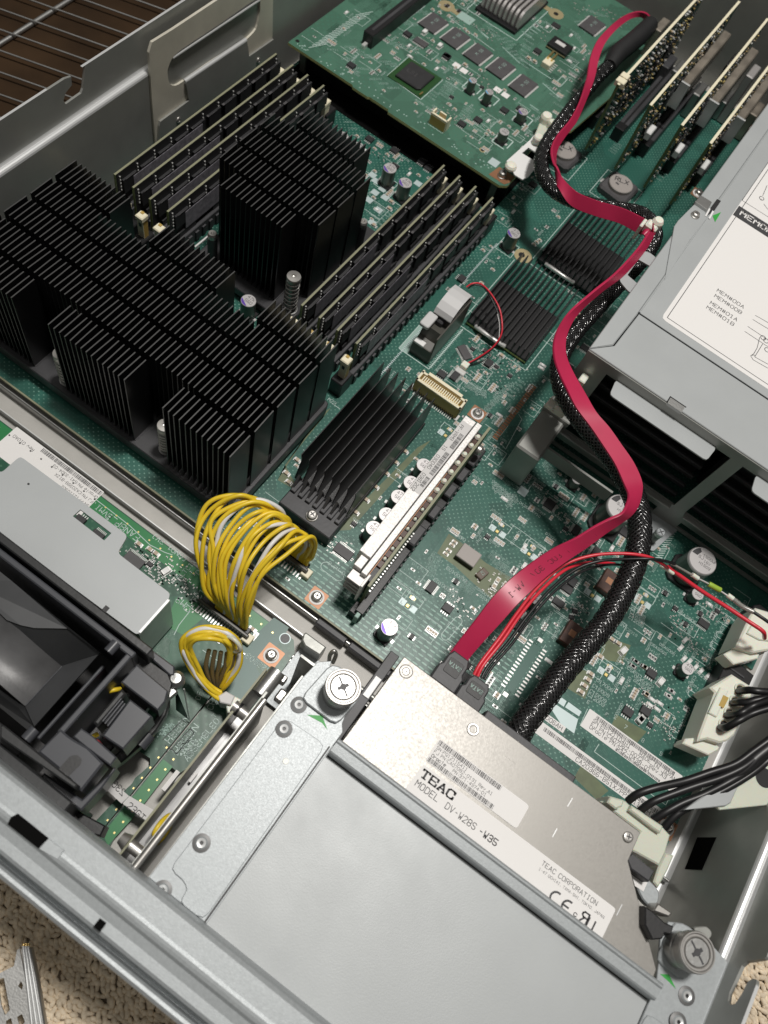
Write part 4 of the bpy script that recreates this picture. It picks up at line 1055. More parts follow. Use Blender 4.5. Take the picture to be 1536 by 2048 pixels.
# expansion slots (long dark sockets) and bright cream wire connector
def P_axis(px0, py0, px1, py1, z):
    a, b = P(px0, py0, z), P(px1, py1, z); return (a.x + b.x) / 2, a.y, b.y
for k, (px, py, px1, py1) in enumerate(((1192, 235, 1316, 83), (1243, 262, 1330, 145), (1293, 292, 1380, 175), (1345, 325, 1420, 215), (1399, 350, 1470, 245))):
    x, ya, yb = P_axis(px, py, px1, py1, .9); 
    m = MB(); m.box(x - .33, ya, 0, x + .33, ya + 8.8, .95, 'black_grey', .04); m.box(x - .07, ya + .3, .94, x + .07, ya + 8.6, .955, 'black'); m.box(x - .34, ya - .02, 0, x + .34, ya + .7, .99, 'black', .04)
    m.build('expansion_slot', mbd)
# ================================================================== processor heat sinks
def fin_sink(name, label, X0, pitch, n, rows, skip, z0, z1, base, th=.055, group=None, extra=None):
    t = thing(name, (X0 + pitch * n / 2, (rows[0][0] + rows[-1][1]) / 2, .3), label, 'heat sink', group)
    m = MB(); m.prism(base, .35, z0, 'fin_base', .04, cb=.3); m.build('base_plate', t)
    protos = []
    for k, (ya, yb) in enumerate(rows):
        f = MB(); L = (yb - ya) / 2
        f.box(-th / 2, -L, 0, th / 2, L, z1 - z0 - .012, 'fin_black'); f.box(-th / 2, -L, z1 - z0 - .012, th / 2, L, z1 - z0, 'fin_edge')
        f.box(-th * 1.3, -L, 0, th * 1.3, L, .05, 'fin_base')
        protos.append(Proto('fin', f))
    for i in range(n):
        x = X0 + pitch * i
        for k, (ya, yb) in enumerate(rows):
            if skip(x, k): continue
            protos[k].put(t, (x + random.gauss(0, .008), (ya + yb) / 2, z0 - abs(random.gauss(0, .012))), radians(random.gauss(0, .7)))
    return t
rows1 = [(12.67, 13.99), (14.24, 15.55), (15.78, 17.09), (17.32, 18.62), (18.85, 20.17)]
def skip1(x, k):
    if k == 0: return -21.0 < x < -19.2 or -14.98 < x < -13.3
    if k == 4: return -21.35 < x < -19.2 or -15.1 < x < -13.3
    return False
hs1 = fin_sink('processor_heat_sink', 'long low black finned heat sink with corner cutouts at the front of the board', -24.68, .2904, 53, rows1, skip1, 1.0, 6.1, [(-25.2, 12.45), (-9.35, 12.45), (-9.35, 20.4), (-25.2, 20.4)])
rows2 = [(23.6, 24.72), (24.95, 26.29), (26.5, 27.84), (28.08, 29.3), (29.55, 31.0)]
hs2 = fin_sink('processor_heat_sink', 'tall square black finned heat sink between the two banks of memory modules', -20.18, .2985, 21, rows2,
               lambda x, k: (k in (0, 4)) and (x < -19.06 or x > -15.25), .8, 6.2, [(-20.3, 22.9), (-13.9, 22.9), (-13.9, 31.4), (-20.3, 31.4)])
def spring_screw(parent, x, y, z0, zt, r=.33, coils=7, head=None):
    m = MB(); r_h = head or r * 1.05
    m.lathe((x, y, z0), [(r * .55, 0), (r * .55, zt - z0 - .25)], 14, 'steel_dull')
    m.lathe((x, y, zt - .28), [(r_h, 0), (r_h, .2), (r_h * .93, .27), (r_h * .30, .28), (r_h * .26, .2), (.001, .18)], 26, 'steel')
    m.lathe((x, y, z0), [(r * 1.15, 0), (r * 1.15, .06), (r * .9, .07)], 22, 'steel_dull')
    m.build('screw', parent)
    m = MB(); pts = []; N = coils * 14
    for i in range(N + 1):
        a = 2 * pi * i / 14; pts.append((x + r * .92 * cos(a), y + r * .92 * sin(a), z0 + .1 + (zt - z0 - .48) * i / N))
    m.tube(pts, .055, 'steel', 6); m.build('spring', parent)
q = P(329, 850, 3.2); spring_screw(hs1, q.x, q.y, 1.0, 3.2)
q = P(120, 706, 3.2); spring_screw(hs1, q.x, q.y, 1.0, 3.2)
q = P(588, 552, 3.4); spring_screw(hs2, q.x, q.y, .8, 3.4, .36)
q = P(425, 466, 2.8)
for px, py in ((425, 466), (727, 442)):
    q = P(px, py, 2.8); m = MB(); m.lathe((q.x, q.y, .8), [(.26, 0), (.26, 1.6), (.24, 1.75)], 16, 'black_grey'); m.lathe((q.x, q.y, 2.5), [(.25, 0), (.25, .2), (.2, .3), (.08, .3), (.001, .24)], 18, 'steel'); m.build('screw', hs2)
m = MB(); q = P(402, 484, 2.2); m.tube([P(390, 494, 2.0), P(417, 472, 2.3)], .07, 'solder', 6); m.build('pin_row', mbd)

# regulator heat sink with seven tall blades
vt = thing('regulator_heat_sink', (-6.6, 18.5, 0), 'black heat sink with tall slanted blades and a screwed end block beside the capacitors', 'heat sink')
m = MB(); m.prism([(-8.0, 14.45), (-5.04, 14.45), (-5.04, 15.9), (-8.0, 15.9)], .1, .95, 'black_grey', .05); m.box(-8.0, 15.8, .1, -5.04, 23.0, .5, 'black', .03); m.build('base_block', vt)
st = MB()
for i in range(7): st.box(-7.95 + i * .43, 15.25, .9, -7.68 + i * .43, 15.95, 1.12, 'black_grey', .03)
st.build('stepped_teeth', vt)
f = MB(); f.M = Matrix(((0, 0, 1, -.02), (1, 0, 0, 0), (0, 1, 0, 0), (0, 0, 0, 1)))
f.plate([(-3.55, .9), (-3.35, .45), (3.35, .45), (3.5, 1.6), (3.38, 3.0), (-3.35, 3.0), (-3.2, 2.2)], 0, .04, 'fin_black'); f.plate([(-3.35, 2.985), (3.38, 2.985), (3.38, 3.0), (-3.35, 3.0)], -.001, .041, 'fin_edge')
bp_ = Proto('blade', f)
sp_ = MB(); sp_.M = frame_x(-.06); sp_.plate([(-.25, .95), (.55, .95), (.5, 1.1), (.3, 1.75)], 0, .12, 'black_grey'); sp_ = Proto('spike', sp_)
for i in range(8):
    x = -8.2 + .44 * i; bp_.put(vt, (x, 19.5, 0))
    if i < 7: sp_.put(vt, (x + .28, 15.55, 0))
q = P(625, 1027, 1.25); screw(vt, q.x, q.y, .95, .25, .2, washer=.3)

# small chip heat sinks
def chip_sink(label, x0, x1, y0, yb, y1, n, z1=1.05, gold=True):
    t = thing('chip_heat_sink', ((x0 + x1) / 2, (y0 + y1) / 2, 0), label, 'heat sink', None)
    m = MB(); m.box(x0 + .03, y0 + .03, .05, x1 - .03, yb, .22, 'led_gold' if gold else 'black', .01); m.box(x0, y0, .22, x1, yb, .36, 'black', .02); m.build('base', t)
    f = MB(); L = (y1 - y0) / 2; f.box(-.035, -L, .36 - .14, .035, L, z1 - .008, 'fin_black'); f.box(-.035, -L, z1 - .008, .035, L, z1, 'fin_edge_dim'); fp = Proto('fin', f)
    for i in range(n): fp.put(t, (x0 + .1 + (x1 - x0 - .2) * i / (n - 1), (y0 + y1) / 2, 0))
    m = MB(); a = Vector((x0 + 1.2, y0 - .12, .3)); m.tube(spline([(x0 + .6, y0 + .05, .28), (x0 + 1.1, y0 - .1, .42), (x0 + 2.0, y0 - .12, .42), (x0 + 2.6, y0 + .05, .28)], 6), .12, 'solder', 8); m.build('clip', t)
chip_sink('flat black finned heat sink under the thin red and black wire pair', -6.95, -2.9, 30.2, 34.1, 36.1, 13)
chip_sink('flat black finned heat sink crossed by the red flat cable', -6.15, -1.95, 37.05, 41.0, 43.2, 13, gold=False)
m = MB(); q = P(1046, 512, 0); m.lathe((q.x, q.y, 0), [(.55, 0), (.55, .012), (.2, .012)], 28, 'gold_pad'); m.lathe((q.x - .1, q.y + .0, .012), [(.2, 0), (.2, .003)], 16, 'black')
q = P(1157, 632, 0); m.box(q.x - .35, q.y - .25, 0, q.x + .35, q.y + .25, .01, 'gold_pad', .0); m.lathe((q.x, q.y, .01), [(.15, 0), (.15, .003)], 16, 'black'); m.build('mounting_pad', mbd)
m = MB()
for x0_, y0_, x1_, y1_ in ((-7.2, 29.9, -2.65, 36.3), (-6.4, 36.7, -1.7, 43.4)):
    for a, b in (((x0_, y0_), (x1_, y0_)), ((x1_, y0_), (x1_, y1_)), ((x0_, y0_), (x0_, y1_))): line(m, a, b, .04, .004, 'silk')
m.build('chip_outline', mbd)

# ================================================================== memory modules
def make_dimm(label, x, group):
    t = thing('memory_module', (x, 29.4, .3), label, 'memory module', group)
    m = MB(); m.box(x - .065, 22.72, .35, x + .065, 36.06, 3.18, 'black_soft'); m.box(x - .055, 22.715, 3.17, x + .055, 36.065, 3.2, 'pcb_edge'); m.box(x - .066, 22.71, .35, x + .066, 22.735, 3.19, 'pcb_edge_dark')
    m.build('board', t)
    for i in range(10):
        y = 23.35 + i * 1.36
        for s in (1, -1): CH.put(t, (x + s * .125, y + .25, 1.75))
        m2 = None
    for i in range(5): CH2.put(t, (x + .125, 24.0 + i * 2.7, .6))
    m = MB()
    for i in range(11):
        y = 22.98 + i * 1.30
        for k in range(5): m.box(x + .065, y - .035, 2.88 - k * .22, x + .115, y + .035, 2.96 - k * .22, 'solder')
        if i < 10: m.box(x + .065, y + .3, 2.62, x + .20, y + 1.05, 2.64, 'chip_grey')
    m.build('solder_resistors', t)
    m = MB(); m.box(x + .19, 23.8, 1.35, x + .215, 29.3, 2.5, 'dimm_label', .01); m.build('label_strip', t)
    return t
CHM = MB(); CHM.box(-.06, -.5, 0, .06, .5, .9, 'chip', .01); CH = Proto('memory_chip', CHM)
CHM = MB(); CHM.box(-.06, -.65, 0, .06, .65, .7, 'chip', .01); CH2 = Proto('buffer_chip', CHM)
def nlab(side, i):
    w_ = ('nearest the side wall', 'second from the side wall', 'third from the side wall', 'closest to the tall heat sink')[i] if side == 'L' else ('closest to the tall heat sink', 'second from the tall heat sink', 'third from the tall heat sink', 'with the cream latch standing alone at its front end')[i]
    return ('memory module in the upper left bank, ' if side == 'L' else 'memory module in the middle bank, ') + w_
DX = [-25.1 + 1.17 * i for i in range(4)]; DR = [-13.21 + 1.135 * i for i in range(4)]
dimms = []
lx = [P(px, py, 3.2) for px, py in ((230.5, 347.7), (265.6, 375), (298.8, 398.4), (334, 423.8))]
print('L dimm x', [round(q.x, 2) for q in lx], [round(q.y, 2) for q in lx])
rx = [P(px, py, 3.2) for px, py in ((603.5, 611), (638.7, 636), (673.8, 661.7), (711, 689))]
print('R dimm x', [round(q.x, 2) for q in rx])
for i, q in enumerate(lx): dimms.append(make_dimm(nlab('L', i), q.x, 'memory modules in the upper left bank'))
for i, q in enumerate(rx): dimms.append(make_dimm(nlab('R', i), q.x, 'memory modules in the middle bank'))
lat = MB()
lat.prism([(-.24, -.24), (.24, -.24), (.24, .24), (-.24, .24)], 2.35, 2.62, 'cream', .05, cb=.05)
lat.box(-.2, -.14, .5, .2, .2, 2.4, 'cream_dark', .03); lat.box(-.2, -.16, .5, .2, -.13, 2.4, 'cream', 0)
lat.box(-.08, -.17, 1.9, .08, -.10, 2.15, 'black'); lat.box(-.12, .05, 2.6, .05, .2, 2.66, 'cream_dark')
LAT = Proto('socket_latch', lat)
lr = MB(); lr.prism([(-.22, -.3), (.22, -.3), (.22, .3), (-.22, .3)], 1.68, 1.92, 'cream', .05, cb=.05); lr.box(-.2, -.2, .4, .2, .25, 1.7, 'cream', .03); LATR = Proto('socket_latch', lr)
sock = MB(); sock.box(-.33, -7.0, 0, .33, 7.0, .95, 'black_grey', .03); sock.box(-.10, -6.9, .94, .10, 6.9, .955, 'black')
for i in range(24): sock.box(.33, -6.7 + i * .56, .1, .42, -6.45 + i * .56, .7, 'black_grey')
sock.box(-.36, -7.9, 0, .36, -6.9, 1.15, 'black', .05); sock.box(-.36, 6.9, 0, .36, 7.9, 1.15, 'black', .05)
SOCK = Proto('memory_socket', sock)
for q in lx + rx:
    SOCK.put(mbd, (q.x, 29.4, 0)); LAT.put(mbd, (q.x, 22.05, 0)); LATR.put(mbd, (q.x, 36.48, 0))

# ================================================================== voltage regulator module
vm = thing('voltage_regulator_module', (-2.6, 18.3, 0), 'upright voltage regulator card with grainy aluminium block carrying a barcode label', 'regulator card')
m = MB(); m.prism([(-3.38, 13.95), (-2.78, 13.95), (-2.78, 22.95), (-3.38, 22.95)], 1.5, 3.2, 'alu_block', .02); m.build('heat_spreader', vm)
m = MB(); m.prism([(-2.74, 13.2), (-2.46, 13.2), (-2.46, 23.05), (-2.74, 23.05)], 1.2, 3.12, 'alu_block', .02); m.box(-2.76, 13.9, 1.4, -2.75, 23, 3.1, 'black'); m.build('rail', vm)
m = MB(); m.prism([(-3.2, 13.3), (-2.82, 13.3), (-2.82, 13.88), (-3.2, 13.88)], 2.6, 3.1, 'alu_block', .02); m.build('end_step', vm)
for k in range(4):
    m = MB(); m.box(-3.15, 12.75, 1.5 + k * .38, -2.35, 13.25, 1.62 + k * .38, 'alu_fin', .02); m.build('end_fin', vm)
m = MB(); m.box(-2.42, 12.7, 1.2, -2.3, 13.4, 3.0, 'alu_block', .02); m.build('end_cheek', vm)
m = MB(); m.box(-2.17, 12.9, .5, -2.05, 23.3, 3.0, 'pcb_edge_dark'); m.box(-2.171, 12.9, 2.98, -2.049, 23.3, 3.01, 'pcb_edge'); m.build('card', vm)
m = MB(); m.box(-2.46, 13.3, 1.0, -2.17, 23.0, 2.55, 'black'); m.box(-2.45, 13.4, 2.55, -2.42, 20, 2.7, 'copper_pad'); m.build('inner_layer', vm)
bm_ = MB(); bm_.lathe((0, 0, 0), [(.13, 0), (.15, .12), (.1, .24), (.02, .28)], 10, 'nylon'); BL = Proto('solder_blob', bm_)
dk = MB(); dk.box(-.12, -.18, 0, .12, .18, .12, 'ferrite', .02); DK = Proto('coil', dk)
for i in range(14):
    y = 22.6 - i * .62
    BL.put(vm, (-2.31, y, 2.62), scale=(1, 1, 1) if i < 8 else (.55, .7, .6)); DK.put(vm, (-2.31, y - .31, 2.56))
m = MB(); q = P(970, 876, 2.2); m.M = Matrix.Translation((-2.0, 22.4, 2.2)) @ Matrix.Rotation(pi / 2, 4, 'Y'); m.lathe((0, 0, 0), [(.26, 0), (.26, .16), (.16, .28), (.05, .28)], 18, 'steel'); m.build('screw', vm)
m = MB(); m.box(-2.08, 12.4, .0, -1.66, 23.4, 1.0, 'black', .03)
for i in range(30): m.box(-1.66, 12.8 + i * .35, .3, -1.6, 12.95 + i * .35, .6, 'black_grey')
m.build('connector_socket', vm)
cl = MB(); cl.box(-.19, -.38, 0, .19, .38, .5, 'black_grey', .05); CLP = Proto('connector_block', cl)
for y in (22.3, 21.2, 20.05, 18.6): CLP.put(vm, (-1.86, y, .95))
CLP.put(vm, (-1.86, 17.0, .95), scale=(1.15, 1.5, 1.1)); 
m = MB()
for i in range(22): m.box(-2.05, 13.2 + i * .17, 1.0, -1.98, 13.28 + i * .17, 1.8, 'solder')
m.box(-2.3, 12.3, 0, -1.7, 12.9, .7, 'black', .03); m.box(-1.95, 12.15, .1, -1.75, 12.7, .95, 'silk_dim', .03); m.build('pin_row', vm)
sticker(vm, 'barcode_label', -2.80, 22.4, -2.80 + 4.6, 22.4 - .0 + .56, 3.2, [], mat='paper_grey') if False else None
# label runs along the block, reading down the card
m = MB(); m.box(-3.36, 17.9, 3.2, -2.8, 22.6, 3.21, 'paper_grey'); o = m.build('barcode_label', vm)
m = MB()
for t_, y in (('PF-VRM9', 22.35), ('1S', 20.85), ('030040', 20.2), ('038', 18.95)): m.text(t_, -3.30, y, 3.212, .24, 'ink', rot=-pi / 2)
m.text('1202', -3.28, 18.5, 3.212, .26, 'ink', rot=-pi / 2)
barcode(m, -3.06, 21.9, 1.0, .22, 3.212, -pi / 2, seed=5); barcode(m, -3.06, 20.6, 1.5, .22, 3.212, -pi / 2, seed=6); barcode(m, -3.06, 18.9, .6, .2, 3.212, -pi / 2, seed=7)
m.build('print', o)

# ================================================================== white wire connector and clip holder on the motherboard
m = MB(); x0, x1, y0, y1 = -6.85, -4.02, 24.55, 25.42
m.box(x0, y0, .05, x1, y0 + .15, 1.0, 'cream', .01); m.box(x0 + .02, y0 - .005, .05, x1 - .02, y0, .9, 'cream_dark'); m.box(x0 + .35, y1 - .19, .05, x1 - .35, y1, 1.0, 'cream', .01); m.box(x0, y0, .05, x0 + .12, y1 - .1, 1.0, 'cream', .01); m.box(x1 - .12, y0, .05, x1, y1 - .1, 1.0, 'cream', .01)
m.box(x0 + .1, y0 + .1, .05, x1 - .1, y1 - .1, .55, 'cream_dark'); m.box(x0, y1 - .3, .05, x0 + .35, y1 - .18, 1.0, 'cream'); m.box(x1 - .35, y1 - .3, .05, x1, y1 - .18, 1.0, 'cream')
hd = m.build('wire_header', mbd)
pn = MB(); pn.box(-.03, -.2, 0, .03, .2, .1, 'cream'); PN = Proto('header_rib', pn)
for i in range(19): PN.put(hd, (x0 + .3 + i * .124, y0 + .28, .92))
m = MB()
for i in range(20):
    m.box(x0 + .2 + i * .125, y0 - .25, .02, x0 + .25 + i * .125, y0, .05, 'solder'); m.box(x0 + .2 + i * .125, y0 - .02, .05, x0 + .26 + i * .125, y0 - .006, .2, 'black')
m.box(x0 - .12, y0 - .1, 0, x0 + .1, y0 + .3, .12, 'solder', .02); m.box(x1 - .1, y0 - .1, 0, x1 + .12, y0 + .3, .12, 'solder', .02); m.build('header_pins', mbd)
for a in ((850, 850),): pass
bh = thing('buzzer_holder', (-7.7, 28, 0), 'dark plastic clip holder with a grey curved strap over its top', 'clip holder')
m = MB(); m.M = frame_x(-8.28)
m.plate([(26.45, .05), (29.5, .05), (30.0, 1.2), (29.9, 2.3), (29.3, 2.45), (28.3, 2.3), (27.9, 1.7), (27.2, 1.8), (27.0, 1.1), (26.5, 1.0)], 0, 1.15, 'holder'); m.build('body', bh)
m = MB(); m.box(-7.14, 26.46, .05, -7.05, 30.0, 2.2, 'holder', .02); m.box(-8.3, 26.44, .05, -7.1, 26.55, 1.0, 'holder'); m.build('side_cheek', bh)
m = MB(); pts = [(27.75, 2.35), (27.9, 2.62), (28.3, 2.84), (28.8, 2.93), (29.3, 2.9), (29.75, 2.72), (30.0, 2.4)]
for i in range(len(pts) - 1):
    (a, za), (b, zb) = pts[i], pts[i + 1]
    m.add([(-8.2, a, za), (-7.12, a, za), (-7.12, b, zb), (-8.2, b, zb), (-8.2, a, za - .06), (-7.12, a, za - .06), (-7.12, b, zb - .06), (-8.2, b, zb - .06)], [(0, 1, 2, 3), (7, 6, 5, 4), (0, 4, 5, 1), (3, 2, 6, 7), (1, 5, 6, 2), (0, 3, 7, 4)], 'strap', False)
m.build('strap', bh)
m = MB(); m.prism([(-8.42, 26.75), (-7.85, 26.75), (-7.85, 27.8), (-8.42, 27.8)], 2.0, 2.22, 'strap', .04, cb=.12); m.build('tab', bh)
m = MB(); m.prism([(-8.25, 26.42), (-7.65, 26.42), (-7.65, 26.75), (-8.25, 26.75)], .98, 1.12, 'white_plastic', .02); m.build('tab', bh)
m = MB(); m.box(-7.85, 27.6, 1.7, -7.45, 28.0, 2.1, 'black_grey', .08); m.tube([(-8.0, 28.1, 1.5), (-7.5, 28.1, 2.3)], .12, 'holder', 8); m.build('inner_spring', bh)
m = MB(); 
for a, b in (((-8.85, 26.25), (-6.85, 26.25)), ((-6.85, 26.25), (-6.85, 29.8)), ((-8.85, 26.25), (-8.85, 28.6))): line(m, a, b, .05, .004, 'silk')
m.plate([(-8.82, 26.28), (-8.3, 26.28), (-8.3, 28.4), (-8.82, 28.4)], 0, .003, 'silk_dim')
for i in range(26): line(m, (-6.98, 26.4 + i * .13), (-6.76, 26.46 + i * .13), .03, .005, 'silk')
m.build('holder_outline', mbd)

# ================================================================== upper daughter board
mk('chip_green', (0.018, 0.07, 0.018), 0.4)
UZ = 1.95
db = thing('upper_circuit_board', (-18, 45, UZ), 'raised green circuit board with golden front edge and grey finned heat sink', 'circuit board')
out = [(-26.18, 38.75), (-21.3, 38.75), (-21.2, 38.62), (-20.1, 38.62), (-20.0, 38.7), (-18.6, 38.7), (-18.5, 38.52), (-10.4, 38.52), (-10.02, 38.85), (-10.02, 40.0)]
out += [(-10.35, 40.6), (-10.55, 44.2), (-9.4, 46), (-8.9, 52), (-9.2, 60), (-26.1, 60)]
m = MB(); m.prism(out, UZ - .17, UZ, 'pcb_upper', side='pcb_edge_gold'); m.build('board', db)
for x, y in ((-25.3, 39.4), (-10.7, 38.95)):
    m = MB(); m.box(x - .3, y, 0, x + .1, y + .12, UZ - .17, 'holder'); m.build('standoff', db)
m = MB(); m.plate([(-26, 38.35), (-10.2, 38.35), (-10.2, 58), (-26, 58)], .01, .03, 'void'); m.build('gap_shade_sheet', db)  # black sheet added to paint the deep shade under the raised board
m = MB(); m.box(-26.0, 39.9, 0, -10.2, 40.0, UZ - .2, 'black'); m.box(-24, 41, 0, -11, 58, UZ - .5, 'black_soft'); m.build('mezzanine_connector', db)
z2 = zm(700, 0, 5.12); z4 = zm(880, 0, 5.12)
m = MB(); m.box(-19.95 - .33, 41.0, UZ + .01, -17.75, 43.45, UZ + .05, 'chip_green')
m.prism([(-19.9, 41.3), (-18.3, 41.3), (-18.1, 41.5), (-18.1, 43.1), (-19.9, 43.1)], UZ + .05, UZ + .22, 'chip', .05); Q = m.build('square_chip', db)
m = MB(); m.text('LSI', -19.6, 42.1, UZ + .222, .4, 'chip_grey', rot=0); m.build('print', Q)
m = MB(); q = P(841, 188, UZ + .1); m.tube([(q.x, q.y - .1, UZ + .12), (q.x + .02, q.y + .2, UZ + .12)], .06, 'brass', 6); m.build('gold_mark', db)
for px, py, sx_, sy_ in ((868, 45, 1.3, 1.9), (912, 75, 1.3, 1.9), (957, 107, 1.3, 1.9), (1003, 135, 1.3, 1.9), (1048, 170, 1.3, 1.9), (1186, 50, 1.5, 1.8)):
    q = P(px - 1, py, UZ + .12); mm = MB(); mm.box(-.62, -.85, .04, .62, .85, .13, 'chip_grey', .01); mm.box(.62, -.8, .01, .74, .8, .05, 'solder'); mm.box(-.74, -.8, .01, -.62, .8, .05, 'solder')
    mm.text('K', -.1, -.2, .131, .3, 'silk_dim'); mm.text('SG', .1, .2, .131, .3, 'silk_dim', rot=pi / 2)
    o = Proto('memory_chip', mm).put(db, (q.x, q.y, UZ), radians(-3))
# slot connector
a, b = P(735, 62, UZ + .9), P(838, -8, UZ + .9); x = (a.x + b.x) / 2
m = MB(); m.box(x - .36, a.y - .1, UZ, x + .36, a.y + 8.5, UZ + .9, 'black', .04); m.box(x - .1, a.y + .3, UZ + .86, x + .1, a.y + 8, UZ + .93, 'black_grey', .02); m.box(x - .15, a.y - .5, UZ, x + .1, a.y - .1, UZ + .3, 'solder', .04); m.build('slot_connector', db)
# grey finned heat sink
gs = thing('grey_heat_sink', (-15, 49, UZ), 'light grey rounded finned heat sink on the raised board', 'heat sink')
a, b = P(957, 2, UZ + .5), P(1024, 48, UZ + .5); d_ = P(1062, 20, UZ + 1.1)
x0, x1, y0 = P(953, 0, UZ + 1.1).x, P(1033, 40, UZ + 1.1).x, P(1026, 46, UZ + .5).y
m = MB(); m.box(x0 - .2, y0 - .25, UZ + .05, x1 + .15, y0 + 4.4, UZ + .22, 'black', .03); m.build('base', gs)
f = MB(); f.M = frame_x(-.09); f.plate(round_poly([(0, 0), (4.0, 0), (4.0, 1.05), (.45, 1.05), (.1, .8)], .15, 2), 0, .18, 'alu_fin'); fp = Proto('fin', f)
for i in range(9): fp.put(gs, (x0 + .1 + (x1 - x0 - .1) * i / 8, y0, UZ + .2))
m = MB()
for aa, bb in (((x0 - .6, y0 - .6), (x1 + .5, y0 - .6)), ((x1 + .5, y0 - .6), (x1 + .5, y0 + 4.4)), ((x0 - .6, y0 - .6), (x0 - .6, y0 + 4.4))): line(m, aa, bb, .05, UZ + .004, 'silk')
m.build('sink_outline', db)
for px, py, pr_ in ((945, 163, CAPB), (978, 186, CAPB), (1047, 222, CAP6P), (1009, 263, CAP6)):
    q = P(px, py, UZ + .75); pr_.put(db, (q.x, q.y, UZ))
for px, py in ((945, 175), (978, 198), (1045, 240), (1005, 283)):
    q = P(px, py, UZ); m = MB()
    for a, b in (((-.5, -.5), (.4, -.5)), ((-.5, -.5), (-.5, .4)), ((.5, -.3), (.5, .5)), ((-.3, .5), (.5, .5))): line(m, (q.x + a[0], q.y + a[1]), (q.x + b[0], q.y + b[1]), .07, UZ + .005, 'silk')
    m.build('capacitor_outline', db)
for px, py in ((893, 12), (1112, 28)):
    q = P(px, py, UZ); m = MB(); m.lathe((q.x, q.y, UZ), [(.55, .002), (.55, .012)], 28, 'gold_pad'); m.lathe((q.x, q.y, UZ + .012), [(.18, 0), (.18, .004)], 16, 'black')
    s = 1 if px < 1000 else -1; m.box(q.x + .3 * s, q.y - .22, UZ, q.x + 1.0 * s, q.y + .22, UZ + .01, 'gold_pad'); m.box(q.x + 1.0 * s, q.y - .4, UZ, q.x + 2.1 * s, q.y + .4, UZ + .011, 'silk_dim'); m.build('mounting_pad', db)
# cream header + yellow pin header + socket chip
q = P(880, 237, UZ + .5); m = MB(); m.box(q.x - .55, q.y - .25, UZ, q.x + .6, q.y - .12, UZ + .75, 'cream', .01); m.box(q.x - .5, q.y - .255, UZ, q.x + .55, q.y - .25, UZ + .6, 'cream_dark'); m.box(q.x - .55, q.y - .2, UZ, q.x - .45, q.y + .3, UZ + .75, 'cream'); m.box(q.x + .5, q.y - .2, UZ, q.x + .6, q.y + .3, UZ + .75, 'cream'); m.box(q.x - .45, q.y - .15, UZ, q.x + .5, q.y + .3, UZ + .3, 'cream_dark'); m.box(q.x - .2, q.y + .2, UZ, q.x + .25, q.y + .3, UZ + .75, 'cream'); m.build('wire_header', db)
q = P(1098, 122, UZ + .3); m = MB(); m.box(q.x - .3, q.y - .45, UZ, q.x + .3, q.y + .3, UZ + .35, 'cream', .03)
for i in range(2): m.box(q.x - .22 + i * .3, q.y, UZ + .3, q.x - .1 + i * .3, q.y + .75, UZ + .55, 'brass', .02)
for i in range(5): m.box(q.x + .3, q.y - .5 + i * .22, UZ, q.x + .55, q.y - .42 + i * .22, UZ + .04, 'solder')
m.build('pin_header', db)
q = P(1122, 88, UZ + .4); m = MB(); m.box(q.x - .75, q.y - .55, UZ, q.x + .75, q.y + .55, UZ + .35, 'black', .04); m.box(q.x - .4, q.y - .1, UZ + .35, q.x + .3, q.y + .25, UZ + .36, 'paper_grey'); m.box(q.x - .75, q.y - .58, UZ + .1, q.x + .75, q.y - .55, UZ + .13, 'gold_pad'); m.build('socketed_chip', db)
def upp(fn, pts, pr_, rot=0):
    for x, y in pts: q = fn(x, y, UZ + .08); put(pr_, db, q.x, q.y, rot, UZ)
upp(z4, [(660, 1130)], IC8); upp(z4, [(390, 1230), (70, 575), (1000, 525)], IC8); upp(z4, [(1190, 260)], IC14, 0); upp(z4, [(120, 990), (430, 890)], IC6, 0)
upp(z4, [(910, 590), (970, 625), (260, 660)], R1, 0); upp(z4, [(155, 1110), (100, 1060), (500, 1330), (480, 1365), (540, 1360), (440, 1120), (90, 1060), (420, 710), (665, 915)], R2, 0)
upp(z2, [(590, 350), (990, 580)], IC8); upp(z2, [(725, 430)], TSO); upp(z2, [(765, 330), (920, 470)], TC, 90)
upp(z2, [(850, 410), (760, 650), (850, 90), (920, 120), (1180, 290), (1210, 320), (1290, 350)], R2, 0)
m = MB()
for x, y in ((170, 670), (245, 725), (590, 920), (670, 975)): q = z4(x, y, UZ); m = MB(); m.box(q.x - .24, q.y - .22, UZ, q.x + .24, q.y + .22, UZ + .01, 'paper'); m.build('bare_pad', db)
m = MB()
for x, y, in ((1240, 835),): q = z4(x, y, UZ); [line(m, a, b, .04, UZ + .005, 'silk') for a, b in (((q.x - .2, q.y - .5), (q.x + .2, q.y - .5)), ((q.x + .2, q.y - .5), (q.x + .2, q.y + .5)), ((q.x + .2, q.y + .5), (q.x - .2, q.y + .5)), ((q.x - .2, q.y + .5), (q.x - .2, q.y - .5)))]
m.build('printed_box', db); m = MB(); q = P(988, 325, UZ); m.box(q.x - .3, q.y - .3, UZ, q.x + .3, q.y + .3, UZ + .01, 'pad')
m.build('bare_pad', db); m = MB(); q = P(965, 300, UZ); m.lathe((q.x, q.y, UZ), [(.2, 0), (.2, .006)], 18, 'gold_pad'); m.lathe((q.x, q.y, UZ + .006), [(.12, 0), (.12, .004)], 14, 'black')
m.build('mounting_hole', db); m = MB(); q = P(595, 82, UZ); m.lathe((q.x, q.y, UZ), [(.13, 0), (.13, .006)], 18, 'black')
m.build('mounting_hole', db)
su = MB()
for i in range(15):
    a = P(632 + i * 6.6, 88 - i * 4.6, UZ); line(su, (a.x - .1, a.y - .6), (a.x + .45, a.y + .55), .045, UZ + .004, 'silk')
a, b = P(622, 83, UZ), P(728, 12, UZ)
